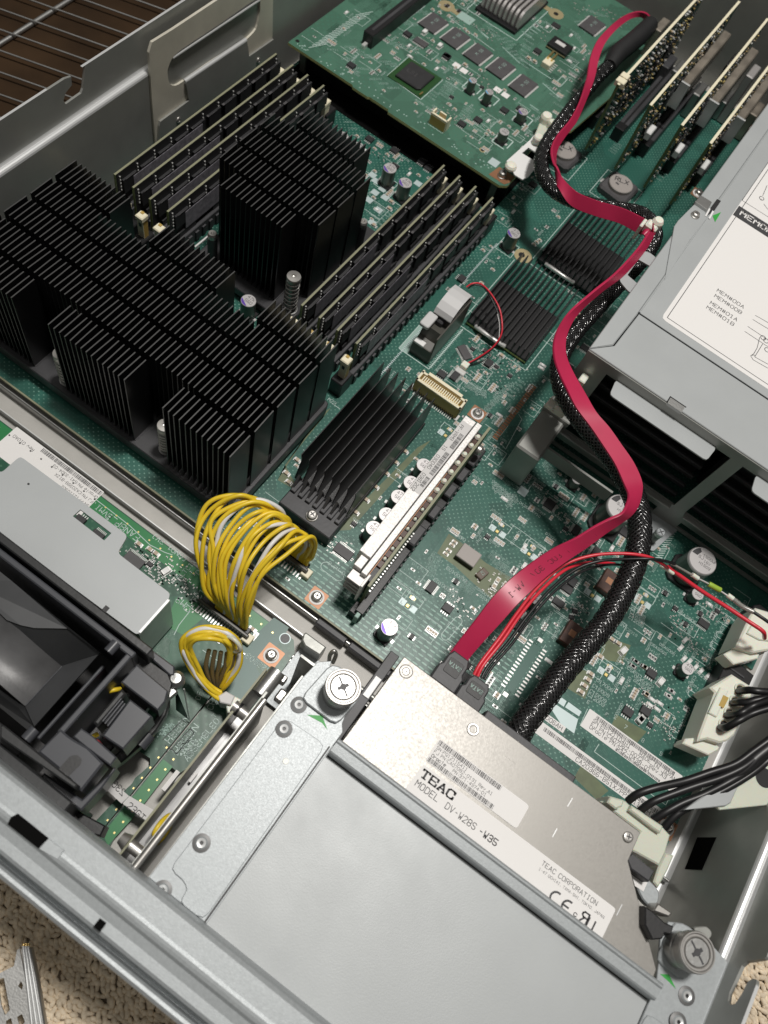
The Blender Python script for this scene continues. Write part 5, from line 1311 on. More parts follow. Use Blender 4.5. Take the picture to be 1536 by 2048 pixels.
def ucol(px, py, n, dx, dy, size=.17, rot=0, mat='silk_dim'):
    q = P(px, py, UZ)
    for i in range(n): su.text(rr.choice(['C1', 'R4', 'XAE', 'V5', 'DIZ', 'P00', 'CE']) + str(rr.randint(100, 999)), q.x + dx * i, q.y + dy * i, UZ + .004, size, mat, rot=radians(rot))
for a_ in ((655, 100, 3, 1.1, 0, .22, 40), (690, 115, 4, .3, -.25, .22, 0), (775, 90, 5, .35, .2, .2, 60), (760, 125, 4, .35, .1, .2, 50), (800, 70, 3, .4, .1, .2, 60), (905, 155, 5, .02, -.28, .22, 0), (890, 165, 5, .05, -.28, .22, 0),
           (900, 120, 3, .1, -.3, .2, 0), (930, 210, 6, .04, -.22, .18, 0), (920, 240, 5, .3, .1, .18, 70), (985, 75, 4, .4, .05, .2, 60), (1050, 60, 4, .2, -.45, .2, 0), (1040, 90, 5, .25, -.4, .2, 0), (1010, 100, 5, .3, -.1, .2, 60), (970, 45, 3, .3, -.3, .2, 0),
           (1090, 170, 3, .6, -.5, .2, 0), (1130, 120, 3, .5, -.2, .2, 0), (1150, 45, 5, .25, -.1, .18, 60), (1165, 20, 5, .3, .1, .18, 50), (790, 45, 4, .3, .15, .2, 60), (1060, 215, 2, .6, -.6, .2, 0), (960, 235, 4, .3, .05, .18, 70), (860, 180, 3, .05, -.3, .2, 0), (740, 160, 3, .6, .1, .2, 50), (820, 20, 5, .3, .1, .2, 60), (1140, 60, 6, .22, -.12, .18, 0), (690, 95, 5, .35, .05, .2, 45)):
    ucol(*a_)
for (xa, ya), (xb, yb) in (((380, 775), (600, 580)), ((600, 580), (950, 820)), ((950, 820), (725, 1020)), ((725, 1020), (380, 775)), ((240, 470), (770, 60)), ((1180, 190), (1410, 390)), ((1000, 170), (1480, 520))):
    line(su, z2(xa, ya, UZ), z2(xb, yb, UZ), .04, UZ + .004, 'silk')
for (xa, ya), (xb, yb) in (((250, 190), (500, 390)), ((640, 480), (820, 650)), ((820, 600), (1140, 810)), ((970, 230), (1050, 280)), ((940, 260), (1030, 320)), ((910, 285), (1000, 345)), ((840, 320), (940, 385)), ((1050, 850), (1220, 1000)), ((920, 1070), (1010, 1130))):
    line(su, z4(xa, ya, UZ), z4(xb, yb, UZ), .07, UZ + .004, 'silk_dim')
su.build('printed_lettering', db)
m = MB(); r_ = random.Random(4)
for i in range(70):
    x = r_.uniform(-26, -10.5); y = 38.9 + r_.uniform(0, .6); m.lathe((x, y, UZ), [(.05, .004), (.03, .006)], 6, 'silk_dim')
for s_ in ((905, 40, 960, 90, 30), (940, 50, 1000, 85, 20), (860, 75, 870, 100, 6), (960, 150, 1000, 190, 14), (1080, 60, 1110, 90, 16), (950, 250, 1000, 280, 18), (1150, 10, 1190, 40, 20), (1200, 20, 1250, 50, 20), (780, 80, 860, 110, 14), (890, 215, 940, 260, 20)):
    scatter(*s_, z=UZ, mb=m)
o = m.build('tiny_components', db); o['kind'] = 'stuff'
BIG = []; OCC = [(o['_loc'][0], o['_loc'][1], .95 if o.name.startswith(('memory', 'square', 'slot', 'socket')) else .5) for o in db.children if o.name.split('.')[0] in ('capacitor', 'memory_chip', 'small_chip', 'chip_capacitor', 'wide_chip', 'tantalum_capacitor')]
for X_, Y_, R_ in ((-19, 42.2, 1.7), (-23.2, 43, .7), (-23.2, 45, .9), (-23.2, 47, .9), (-15.5, 50, 2.6), (-17, 50, 2.2), (-14.6, 40.0, .8), (-11.5, 39.6, 1.2), (-12.2, 46.2, .9), (-12.4, 47.4, .9)): OCC.append((X_, Y_, R_))
traces(db, -25.8, -10.8, 39.2, 58, 170, UZ + .001, 'trace_upper', 9)
sk4 = MB(); cluster(db, -22.5, -10.9, 39.6, 54, 190, z=UZ, sk_=sk4, big=False, seed=12); cluster(db, -25.6, -22, 39.6, 46, 14, z=UZ, sk_=sk4, big=False, seed=13); sk4.build('printed_lettering', db)
# corner: copper pad with screw and white metal bracket with cable clip
p = P(1006, 345, UZ + .3); m = MB(); m.plate([(p.x - .65, p.y - .45), (p.x + .45, p.y - .45), (p.x + .62, p.y - .1), (p.x + .62, p.y + .6), (p.x - .5, p.y + .55)], UZ, UZ + .014, 'copper_pad'); m.build('copper_pad', db)
screw(db, p.x, p.y, UZ + .02, .24, .3, washer=.27)
BZ = 2.6
t_ = [P(px, py, BZ) for px, py in ((1013, 322), (1060, 280), (1068, 270), (1098, 282), (1082, 322), (1057, 353), (1045, 359), (1030, 350))]
wh = [P(px, py, BZ) for px, py in ((1044, 306), (1057, 295), (1078, 309), (1068, 321))]
m = MB(); m.plate([(p.x, p.y) for p in t_], BZ - .08, BZ, 'white_plastic', [[(p.x, p.y) for p in wh]]); m.build('bracket', db)
q = P(1023, 330, BZ + .2); m = MB(); m.lathe((q.x, q.y, BZ), [(.36, 0), (.36, .12), (.28, .25), (.1, .3), (.001, .31)], 22, 'nylon'); m.build('push_rivet', db)
cc = thing('cable_clip', tuple(P(1078, 255, 3)), 'white nylon cable clip on the corner bracket of the raised board', 'cable clip')
m = MB(); t_ = [P(px, py, 2.9) for px, py in ((1065, 280), (1085, 232), (1106, 245), (1092, 290))]
m.prism([(p.x, p.y) for p in t_], 2.62, 2.9, 'nylon_clear', .04, cb=.1); m.build('base', cc)
for px, py, r_, h_ in ((1094, 232, .36, .55), (1106, 244, .26, .5), (1080, 268, .3, .3)):
    q = P(px, py, 3.3); m = MB(); m.lathe((q.x, q.y, 2.85), [(r_, 0), (r_, h_ * .7), (r_ * .8, h_), (r_ * .3, h_ * 1.05), (.001, h_ * 1.06)], 16, 'nylon'); m.build('lobe', cc)

# ================================================================== expansion cards
rcn = thing('rear_connector_block', (-3, 57, 0), 'row of dark and metal connectors at the back behind the expansion cards', 'connector block')
r_ = random.Random(77)
for i in range(16):
    x = -9.5 + i * .75; h_ = r_.uniform(1.2, 4.6); y = r_.uniform(55.5, 58); m = MB(); m.box(x, y, .1, x + r_.uniform(.5, .72), y + 1.6, h_, r_.choice(['cage_metal', 'steel_dull', 'black_grey', 'alu_fin', 'black_soft']), .06); m.build('connector', rcn)
CX_ = [-8.1, -5.86, -3.69, -1.75]
for k, x in enumerate(CX_):
    t = thing('expansion_card', (x, 50, .5), ('upright expansion card nearest the raised board, crowded with tiny shiny parts', 'second upright expansion card counted from the raised board', 'third upright expansion card counted from the raised board', 'upright expansion card nearest the grey power supply cage')[k], 'circuit card', 'expansion cards')
    m = MB(); m.M = frame_x(x - .08); m.plate([(46.1, 6.0), (60, 6.0), (60, .4), (47.2, .4), (47.2, 1.0), (46.4, 1.0), (46.1, 1.3)], 0, .16, 'pcb'); m.build('board', t)
    m = MB(); m.box(x - .081, 46.1, 5.97, x + .081, 60, 6.01, 'cream'); m.box(x - .081, 46.08, 1.3, x + .081, 46.12, 5.99, 'pcb_edge_dark'); m.build('card_edge', t)
    r_ = random.Random(20 + k); m = MB(); 
    for i in range(520 if k == 0 else 420):
        y = r_.uniform(46.3, 59); z = r_.uniform(1.2, 5.85); a = r_.uniform(.05, .16); b = r_.uniform(.04, .12); h_ = r_.uniform(.04, .2 if k == 0 else .12)
        m.box(x + .08, y, z, x + .08 + h_, y + a, z + b, r_.choice(['solder', 'led_gold', 'solder', 'black', 'chip', 'chip', 'ceramic', 'brass']), .02)
    for i in range(14): m.box(x - .14, r_.uniform(46.3, 50), r_.uniform(2, 5.8), x - .08, r_.uniform(46.3, 50), r_.uniform(2, 5.8), 'chip') if False else None
    o = m.build('tiny_components', t); o['kind'] = 'stuff'
    for i in range(5):
        m = MB(); y = 48.4 + i * 1.9; z = r_.uniform(1.8, 3.8); m.box(x + .08, y, z, x + .2, y + r_.uniform(.8, 1.3), z + r_.uniform(.8, 1.3), 'chip', .02); m.build('chip', t)
    if k:
        m = MB(); m.box(x + .08, 52.6, 2.9, x + .7, 60, 4.1, 'cage_metal', .08); m.box(x + .07, 52.2, 2.6, x + .8, 52.35, 4.4, 'edge_steel', .02); m.build('port_cage', t)
        m = MB(); m.box(x + .08, 49.6, 1.6, x + .5, 50.6, 2.1, 'white_plastic', .06); m.build('white_part', t)
    else:
        m = MB(); q = P(1245, 157, 6.0); m.box(x - .3, 46.25, 5.75, x + .28, 46.75, 6.1, 'cream', .04); m.box(x - .3, 46.85, 5.75, x + .22, 47.3, 6.1, 'cream', .04); m.build('card_latch', t)
# ================================================================== fan backplane boards
FZ = -.3
fb = thing('fan_backplane', (-12, 5, FZ - .2), 'bright green fan connection board along the pale floor strip, front left', 'circuit board')
zf = zm(200, 1350, 3.84)
L = lambda x, y: (zf(x, y, FZ).x, zf(x, y, FZ).y)
right = [(-3.2, 9.5), (-3.55, 9.95), (-27, 9.95), (-27, 3.2), (-5.0, 3.2), (-4.82, 2.9), (-4.83, .6), (-4.9, -.9)]
spine = [(-4.84, -1.0), (-4.55, -1.35), (-4.2, -1.2), L(200, 1080), L(345, 915), L(360, 860), L(385, 830), L(430, 790), L(455, 735), L(500, 700), L(545, 705), L(610, 755), L(690, 700)]
m = MB(); m.prism([(-4.8, 9.95), (-4.8, .5)] + spine[0:] + [(-3.0, 6.0), (-3.15, 9.5), (-3.55, 9.95)], FZ - .16, FZ, 'pcb_fan', side='pcb_edge_dark'); m.build('board', fb)
left = [(-4.88, -1.0), (-5.3, -.8), L(190, 885), L(245, 835), L(270, 790), L(330, 740), L(385, 690), L(385, 640), L(310, 590), (-7.5, 3.6), (-27, 3.6), (-27, 9.95), (-4.88, 9.95)]
m = MB(); m.prism(left, FZ - .16, FZ - .005, 'pcb_fan', side='pcb_edge_dark'); m.build('board', fb)
m = MB(); m.plate([(-26.9, 9.15), (-4.2, 9.15), (-4.2, 9.9), (-26.9, 9.9)], FZ - .001, FZ + .003, 'pcb_fan_light')
m.plate([(-4.75, -.95), (-4.3, -1.15), (-4.2, .3), (-4.25, 2.6), (-4.75, 2.6)], FZ - .001, FZ + .003, 'pcb_fan_light')
m.plate([P(330, 1250, FZ)[:2], P(352, 1195, FZ)[:2], P(392, 1205, FZ)[:2], P(420, 1225, FZ)[:2], P(365, 1270, FZ)[:2]], FZ - .001, FZ + .004, 'pcb_fan_light')
g_ = [P(px, py, FZ) for px, py in ((478, 1300), (548, 1235), (578, 1255), (560, 1285), (512, 1335), (528, 1362), (480, 1400), (435, 1370), (465, 1335))]
m.plate([(p.x, p.y) for p in g_], FZ - .001, FZ + .005, 'pcb_ground'); m.build('copper_area', fb)
m = MB()
for i in range(34):
    m.box(-26 + i * .65, 9.6, FZ, -25.92 + i * .65, 9.67, FZ + .01, 'led_gold')
for i in range(8): m.box(-4.45, -.7 + i * .5, FZ, -4.38, -.62 + i * .5, FZ + .01, 'led_gold'); m.box(-4.98, -.5 + i * .5, FZ, -4.92, -.42 + i * .5, FZ + .01, 'led_gold')
m.build('via_pad', fb)
screw_pad(fb, 543, 1309, FZ, .45, px_top=.2)
m = MB(); q = P(570, 1277, FZ); m.lathe((q.x, q.y, FZ + .002), [(.22, 0), (.22, .006)], 18, 'black'); m.lathe((q.x, q.y, FZ + .002), [(.26, 0), (.26, .004)], 18, 'pad'); m.build('mounting_hole', fb)
sk2 = MB()
def T2(t_, px, py, size, rot=180, mat='silk', sx=1.0): q = P(px, py, FZ); sk2.text(t_, q.x, q.y, FZ + .008, size, mat, rot=radians(rot), sx=sx)
for a in (('FANBP_B', 281, 1073, .42), ('[GND1_3V]', 376, 1116, .34), ('PVMI.ZV', 226, 1031, .36), ('99-B12', 42, 913, .40)): T2(*a)
for a in (('DLTC12', 398, 1150, .32, 90), ('RLTC11', 360, 1160, .3, 90), ('CLTC1', 376, 1225, .4, 90), ('M9', 374, 1205, .4, 180), ('A2S809', 542, 1340, .34, 180), ('CFAN12', 425, 1420, .36, 110), ('RFAN', 440, 1410, .3, 110), ('T', 430, 1436, .25, 90), ('DFA', 400, 1400, .3, 110)): T2(*a)
q = P(348, 1470, FZ)
for t_, px, py, s_ in (('H888N', 356, 1510, .5), ('H888N', 340, 1487, .46), ('ASSEMBLED', 376, 1523, .40)): T2(t_, px, py, s_ * .9, 90)
for pts in ([(343, 1498), (381, 1457), (388, 1466), (353, 1508)], [(325, 1480), (360, 1445)], [(330, 1490), (343, 1500)]):
    w_ = [P(*p, FZ) for p in pts]
    for i in range(len(w_) - (0 if len(w_) > 2 else 1)): line(sk2, w_[i], w_[(i + 1) % len(w_)], .035, FZ + .008)
for pts in ([(193, 1000), (232, 1030), (260, 1052), (300, 1090), (330, 1105), (345, 1110)], [(348, 1270), (358, 1250), (380, 1222)], [(405, 1300), (475, 1350)]):
    w_ = [P(*p, FZ) for p in pts]
    for i in range(len(w_) - 1): line(sk2, w_[i], w_[i + 1], .035, FZ + .008, 'silk')
r_ = random.Random(5)
for i in range(90):
    q = P(365 + r_.uniform(-12, 14) + i * .18, 1508 - i * .35 + r_.uniform(-6, 6), FZ); sk2.lathe((q.x, q.y, FZ + .006), [(.035, 0), (.03, .002)], 6, 'silk')
for i in range(60):
    q = P(322 + r_.uniform(-10, 10) + i * .3, 1470 - i * .35 + r_.uniform(-5, 5), FZ); sk2.lathe((q.x, q.y, FZ + .006), [(.035, 0), (.03, .002)], 6, 'silk_dim')
sk2.build('printed_lettering', fb)
m = MB()
for s_ in ((250, 1095, 340, 1160, 70), (280, 1110, 330, 1150, 50), (330, 1150, 390, 1215, 50), (350, 1130, 400, 1180, 30), (410, 1250, 480, 1300, 20)): scatter(*s_, z=FZ, mb=m)
o = m.build('tiny_components', fb); o['kind'] = 'stuff'
for px, py, pr_, ro in ((268, 1120, TSO, 180), (332, 1142, TC, 75), (278, 1087, R1, 0), (300, 1098, R1, 0), (312, 1106, R1, 0), (300, 1128, IC6, 0), (505, 1258, R1, 0), (510, 1271, R3, 90), (160, 1040, IC8, 0), (195, 1070, IC14, 0)):
    q = P(px, py, FZ + .1); put(pr_, fb, q.x, q.y, ro, FZ)
fs = [P(px, py, FZ) for px, py in ((30, 893), (92, 930 - 10), (205, 985), (182, 1012), (150, 995), (20, 905))]
# sticker on the fan board, upside down lettering
a, b = P(205, 988, FZ), P(40, 862, FZ)
sticker(fb, 'barcode_label', a.x, a.y + .12, a.x + 5.35, a.y + 1.75, FZ, [('bar', .05, .05, 3.6, .22), ('txt', .05, .92, .2, 'SN:PP1211030Z'), ('txt', .05, .64, .2, 'FJ PN:CA20399-B12X'), ('txt', .05, .36, .2, 'Oracle PN:541-3304-03'), ('txt', 3.9, .36, .22, 'Rev 010A0')], rot=pi)
# ---- connectors of the yellow harness
def harness_socket(parent, px0, py0, px1, py1, z, label=None):
    a, b = P(px0, py0, z + .6), P(px1, py1, z + .6); y = (a.y + b.y) / 2
    m = MB(); m.box(a.x, y - .1, z + .05, b.x, y + .05, z + .6, 'holder', .04); m.box(a.x + .1, y + .05, z + .05, b.x - .1, y + .35, z + .5, 'black', .03)
    m.box(b.x - .25, y - .25, z, b.x + .2, y + .2, z + .35, 'cream', .03); 
    for i in range(18): xx = a.x + .15 + (b.x - a.x - .3) * i / 17; m.box(xx - .035, y - .42, z + .01, xx + .035, y - .1, z + .05, 'solder'); m.box(xx - .03, y - .12, z + .05, xx + .03, y - .1, z + .35, 'black')
    o = m.build('harness_socket', parent); return a.x, b.x, y
hx = harness_socket(fb, 396, 1197, 498, 1272, FZ)
hx2 = harness_socket(mbd, 505, 1060, 617, 1140, 0)
print('harness', hx, hx2)

# ================================================================== grey cover plate over the fan board
cz = 3.5
cp = thing('fan_board_cover', (-13, 6.5, 0), 'pale grey sheet metal cover with small window over the fan board', 'cover plate')
out = [(P(px, py, cz).x, P(px, py, cz).y) for px, py in ((-160, 980), (0, 944), (33, 912), (48, 911), (150, 985), (250, 1062), (257, 1070), (256, 1080), (234, 1106), (330, 1178), (338, 1186), (337, 1198), (275, 1270))] + [(-8.13, 5.15), (-22, 5.0), (-22, 7.0)]
out = [(-22, 7.15), (-17.0, 7.15), (-17.0, 8.2), (-11.25, 8.25), (-11.05, 7.42), (-8.3, 7.4), (-8.18, 7.2), (-8.13, 5.32), (-22, 5.1)]
win = [(-13.5, 7.52), (-11.82, 7.5), (-11.82, 7.92), (-13.48, 7.93)]
m = MB(); m.plate(round_poly(out, .18, 3), cz - .1, cz, 'plate_grey', [win]); m.build('top_plate', cp)
m = MB(); m.box(-8.24, 5.4, FZ + .25, -8.14, 7.2, cz - .1, 'steel_dull'); m.prism([(-8.2, 5.45), (-8.1, 5.45), (-8.1, 7.15), (-8.2, 7.15)], cz - .14, cz + .02, 'edge_steel'); m.build('side_plate', cp)
m = MB(); m.box(-22, 5.1, cz - 1.2, -8.24, 5.2, cz - .1, 'zinc_side'); m.build('front_fold', cp)
m = MB(); q = P(57, 968, cz); m.lathe((q.x, q.y, cz), [(.05, .001), (.05, .004)], 12, 'black'); m.build('pin_hole', cp)
m = MB(); m.box(-9.9, 5.05, cz - .4, -9.7, 5.5, cz + .02, 'black'); m.build('notch', cp)

# ================================================================== black fan module
fm = thing('fan_module', (-10, 2, 0), 'black plastic fan unit with curved air duct and grey latch block', 'fan unit')
z5 = zm(0, 1150, 4.389); z6 = zm(0, 1450, 5.12)
def slab(fn, pts, zt, h, mat, bev=.04, cb=0, name='housing', zz=None):
    m = MB(); m.prism([(fn(x, y, zt).x, fn(x, y, zt).y) for x, y in pts], zt - h, zt, mat, bev, cb=cb); return m.build(name, fm)
FX = lambda x0, y0, x1, y1, zt, h, mat, name='housing', bev=.05: (lambda m: (m.box(x0, y0, zt - h, x1, y1, zt, mat, bev), m.build(name, fm))[1])(MB())
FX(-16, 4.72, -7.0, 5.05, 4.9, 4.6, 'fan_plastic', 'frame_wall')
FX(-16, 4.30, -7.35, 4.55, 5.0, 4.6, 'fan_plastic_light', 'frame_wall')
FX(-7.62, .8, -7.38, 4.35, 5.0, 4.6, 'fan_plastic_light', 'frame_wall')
def sheet(name, pts, mat):
    m = MB(); q = [z5(*p) for p in pts]; k_ = len(q); c_ = sum(q, Vector()) / k_
    low = [p - Vector((0, 0, .12)) for p in q]
    m.add([tuple(p) for p in q] + [tuple(p) for p in low], [tuple(range(k_)), tuple(range(k_, 2 * k_))[::-1]] + [(i, k_ + i, k_ + (i + 1) % k_, (i + 1) % k_) for i in range(k_)], mat); return m.build(name, fm)
mk('fan_plastic_mid', (0.06, 0.062, 0.065), 0.45, noise=0.2, nscale=40)  # mid tone of the same plastic, paints how light falls on duct faces
mk('fan_painted_sheen', (0.10, 0.10, 0.102), 0.4, noise=0.3, nscale=50, bump=0.15, bscale=600)  # lighter copy of the duct plastic, paints the lit sheen on the cone
cone = [((-300, 60, 4.1), (60, 395, 3.95), (170, 480, 3.85), (300, 595, 3.6), (420, 700, 3.3), (540, 800, 2.9)), ((-300, 700, 3.3), (-150, 800, 3.3), (0, 960, 3.2), (80, 1030, 3.1), (150, 1090, 3.0), (220, 1150, 2.9))]
m = MB(); g_ = []
for a_, b_ in zip(*cone):
    for k_ in range(7): t_ = k_ / 6; p = z5(*a_).lerp(z5(*b_), t_); p.z -= .35 * sin(pi * t_) ; g_.append(p)
m.add(g_, [(i * 7 + j, i * 7 + j + 1, (i + 1) * 7 + j + 1, (i + 1) * 7 + j) for i in range(5) for j in range(6)], 'fan_painted_sheen', True); m.build('duct_cone', fm)
m = MB(); top_ = [(60, 395, 3.96), (180, 445, 3.96), (300, 465, 3.96), (590, 470, 3.96), (730, 580, 3.9), (870, 690, 3.85)]
g_ = [z5(*p) for p in cone[0][1:]]
lo_ = [z5(60, 395, 3.95)] + [z5(*p) for p in cone[0][2:]] + [z5(540, 800, 2.9)]; g_ = [z5(*p) for p in top_] + lo_
m.add(g_, [(i, i + 6, i + 7, i + 1) for i in range(5)], 'fan_plastic', True); m.build('duct_cheek', fm)
sheet('duct_end', [(540, 800, 2.9), (870, 690, 3.8), (300, 1330, 3.8), (220, 1150, 2.9)], 'fan_plastic_mid')
sheet('duct_rim', [(-300, -270, 4.4), (100, 50, 4.4), (890, 690, 4.1), (590, 470, 4.05), (300, 465, 4.05), (180, 440, 4.05), (60, 395, 4.05), (-300, 50, 4.2)], 'fan_plastic_mid')
sheet('duct_rim', [(-200, 830, 2.6), (0, 980, 2.1), (220, 1150, 2.8), (300, 1330, 3.6), (290, 1400, 3.7), (-200, 1000, 3.9)], 'fan_plastic')
FX(-8.34, .25, -8.20, 3.62, 3.75, 3.2, 'fan_plastic_light', 'duct_edge', .04)
FX(-16, -.75, -8.1, -.1, 4.8, 4.4, 'fan_plastic', 'duct_base')
FX(-16, -1.0, -5.45, -.62, 5.6, 5.4, 'fan_plastic', 'frame_wall')
FX(-16, -.95, -6.6, 4.6, .6, .5, 'black', 'base_tray')
FX(-7.3, .2, -6.2, 3.9, 2.2, .6, 'black', 'inner_tray')
m = MB(); m.tube([z5(545, 800, 2.95), z5(222, 1148, 2.95)], .018, 'fan_plastic_light', 6); m.build('seam', fm)
# latch blocks on the right of the module
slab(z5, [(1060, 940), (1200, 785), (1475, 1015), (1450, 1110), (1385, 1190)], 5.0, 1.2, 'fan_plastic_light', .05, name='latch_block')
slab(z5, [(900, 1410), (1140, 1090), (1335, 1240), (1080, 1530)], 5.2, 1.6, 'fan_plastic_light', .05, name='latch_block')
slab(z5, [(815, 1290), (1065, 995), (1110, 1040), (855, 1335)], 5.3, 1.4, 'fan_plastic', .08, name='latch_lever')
slab(z5, [(890, 1270), (1060, 1080), (1100, 1150), (960, 1330)], 5.1, 1.4, 'black', .03, name='latch_slot')
for k in range(3):
    a, b = z5(900 + k * 22, 1285 + k * 20, 5.22), z5(1065 + k * 16, 1085 + k * 22, 5.22); m = MB(); m.tube([a, b], .045, 'fan_plastic_light', 6); m.build('lever_rib', fm)
z8 = zm(0, 1250, 2.56)
slab(z8, [(690, 130), (860, 250), (880, 300), (860, 380), (820, 440), (640, 300)], 3.6, .6, 'black', .03, name='frame_wall')
slab(z8, [(870, 350), (868, 400), (850, 460), (800, 540), (745, 600), (640, 690), (600, 720), (560, 690), (640, 620), (720, 560), (790, 480), (830, 420)], 2.6, .6, 'fan_plastic', .06, name='curved_guard')
q = z8(735, 590, 2.8); m = MB(); m.tube([q + Vector((0, -.25, 0)), q + Vector((0, .3, 0))], .3, 'fan_plastic_light', 14); m.build('pivot', fm)
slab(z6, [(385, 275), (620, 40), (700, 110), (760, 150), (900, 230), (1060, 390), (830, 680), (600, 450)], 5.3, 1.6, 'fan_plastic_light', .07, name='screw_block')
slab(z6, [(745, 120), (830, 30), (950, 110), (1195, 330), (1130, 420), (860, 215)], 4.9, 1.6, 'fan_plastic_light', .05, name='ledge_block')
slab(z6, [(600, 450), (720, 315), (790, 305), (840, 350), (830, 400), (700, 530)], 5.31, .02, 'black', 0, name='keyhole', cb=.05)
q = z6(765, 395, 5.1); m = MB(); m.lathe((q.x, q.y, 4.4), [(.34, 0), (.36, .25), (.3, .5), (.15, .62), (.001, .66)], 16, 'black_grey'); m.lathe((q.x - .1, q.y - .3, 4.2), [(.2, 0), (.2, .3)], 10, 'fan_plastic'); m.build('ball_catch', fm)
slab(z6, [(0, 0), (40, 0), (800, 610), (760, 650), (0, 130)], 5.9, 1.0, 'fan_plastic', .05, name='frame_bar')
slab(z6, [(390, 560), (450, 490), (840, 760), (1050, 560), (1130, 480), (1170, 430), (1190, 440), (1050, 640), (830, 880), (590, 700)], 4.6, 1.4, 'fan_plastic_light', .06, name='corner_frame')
slab(z6, [(0, 180), (300, 420), (390, 500), (300, 560), (210, 600), (0, 430)], 5.2, 1.0, 'fan_plastic', .05, name='frame_bar')
# front black sweep under the rail
slab(z6, [(210, 610), (320, 500), (500, 610), (820, 890), (1080, 1030), (1030, 1140), (800, 1090), (500, 900)], 3.4, 1.2, 'black', .05, name='front_skirt')
for px, py in ((224, 1296), (60, 1470)):
    q = P(px, py, 5.2); m = MB(); m.tube([q + Vector((0, -.2, 0)), q + Vector((0, .25, 0))], .2, 'fan_plastic_light', 12); m.build('pivot', fm)
# side arm with grey clip
slab(z5, [(1290, 700), (1340, 660), (1530, 800), (1530, 880), (1490, 880)], 3.6, .5, 'fan_plastic_light', .05, name='clip_arm')
q = P(352, 1358, 3.4); m = MB(); m.lathe((q.x, q.y, 3.0), [(.34, 0), (.34, .4), (.2, .55), (.001, .57)], 14, 'steel_dull'); m.prism([(q.x - .25, q.y - 1.1), (q.x + .2, q.y - 1.1), (q.x + .35, q.y - .3), (q.x - .1, q.y - .2)], 2.9, 3.2, 'steel_dull', .05); m.build('clip', fm)
m = MB(); a, b = P(368, 1378, 2.6), P(379, 1440, 0); m.tube([a, b], .03, 'edge_steel', 6); m.add([P(350, 1372, 2.4), P(378, 1440, 0.2), P(352, 1420, .3)], [(0, 1, 2)], 'dark_film'); m.build('clear_fin', fm)
for pts, mt in ((((190, 1392, 3.4), (205, 1386, 3.7), (228, 1380, 3.8), (240, 1378, 3.6)), 'yellow'), (((178, 1478, 3.6), (188, 1472, 4.0), (196, 1468, 4.0)), 'yellow'), (((180, 1478, 3.4), (192, 1482, 3.6), (200, 1490, 3.2)), 'red_wire'), (((215, 1370, 3), (225, 1366, 3.2)), 'red_wire')):
    m = MB(); m.tube(spline([P(*p) for p in pts], 5), .09, mt, 8); m.build('lead', fm)
# paper ribbon with printed code
tr = thing('printed_tag', (-4.5, .6, .4), 'grey plastic ribbon tag with printed code beside the fan unit', 'tag')
a = [P(px, py, .7) for px, py in ((205, 1572), (218, 1558), (258, 1592), (243, 1607))]; b = [P(px, py, .7) for px, py in ((245, 1607), (259, 1592), (311, 1622), (293, 1642))]
m = MB()
m.add([tuple(p) for p in a] + [(p.x, p.y, p.z - .04) for p in a], [(0, 1, 2, 3), (7, 6, 5, 4)], 'paper_grey'); m.add([tuple(p) for p in b] + [(p.x, p.y, p.z - .04) for p in b], [(0, 1, 2, 3), (7, 6, 5, 4)], 'paper_grey'); m.build('ribbon', tr)
m = MB(); q = P(253, 1613, .71); m.text('23GT', q.x, q.y - .02, .712, .34, 'ink', rot=radians(-4), sx=1.0)
vs, fs_ = glyphs('23GT', 1); q = P(246, 1590, .71)
m.add([(q.x - v.x * .34 * cos(radians(-6)), q.y - v.x * .34 * sin(radians(-6)) + v.y * .34 - .05, .712) for v in vs], [f[::-1] for f in fs_], 'ink'); m.build('print', tr)

# ================================================================== side divider between fans and drive bay
mk('scratched_steel', (0.22, 0.22, 0.22), 0.35, 0.5, noise=0.35, nscale=260, stretch=(1, .12, 1), rvar=.12)
dv_ = thing('bay_divider', (-2.8, 2.6, 0), 'double steel divider sheet with rolled top edge between fans and drive bay', 'divider')
m = MB(); m.box(-3.22, -1.3, -.7, -3.14, 7.0, 4.9, 'zinc_side'); m.build('sheet', dv_)
m = MB(); m.box(-2.62, -1.5, -.7, -2.54, 6.2, 5.5, 'zinc_side'); m.build('sheet', dv_)
m = MB(); m.tube([(-2.45, -1.45, 5.62), (-2.45, 5.9, 5.62)], .13, 'steel', 14); m.build('rolled_edge', dv_)
m = MB(); m.box(-3.13, -1.3, 2.6, -2.63, 5.6, 2.7, 'scratched_steel'); m.build('inner_channel', dv_)
m = MB(); m.box(-3.22, -1.3, 4.88, -3.14, 7.0, 4.93, 'pcb_edge'); m.build('sheet_edge', dv_)
m = MB()
m.tube([(-3.1, -.55, 5.0), (-2.5, -.55, 5.0)], .22, 'steel', 18); m.tube([(-3.5, -.55, 5.0), (-3.2, -.55, 5.0)], .30, 'steel', 18, rad=[.2, .3]); m.build('stud', dv_)
m = MB(); m.tube([(-3.3, 5.2, 4.8), (-2.5, 5.2, 4.8)], .24, 'steel', 18); m.tube([(-3.1, 5.2, 4.8), (-3.0, 5.2, 4.8)], .27, 'black', 18); m.build('stud', dv_)
m = MB(); m.tube([(-2.75, 6.0, 5.2), (-2.75, 7.1, 5.2)], .33, 'steel_dull', 20); m.build('roller', dv_)
m = MB(); m.box(-3.0, 6.9, 4.6, -2.3, 7.2, 5.1, 'steel', .05); m.box(-2.3, 6.3, 4.5, -1.95, 6.8, 4.9, 'steel', .08); m.build('stop_lug', dv_)
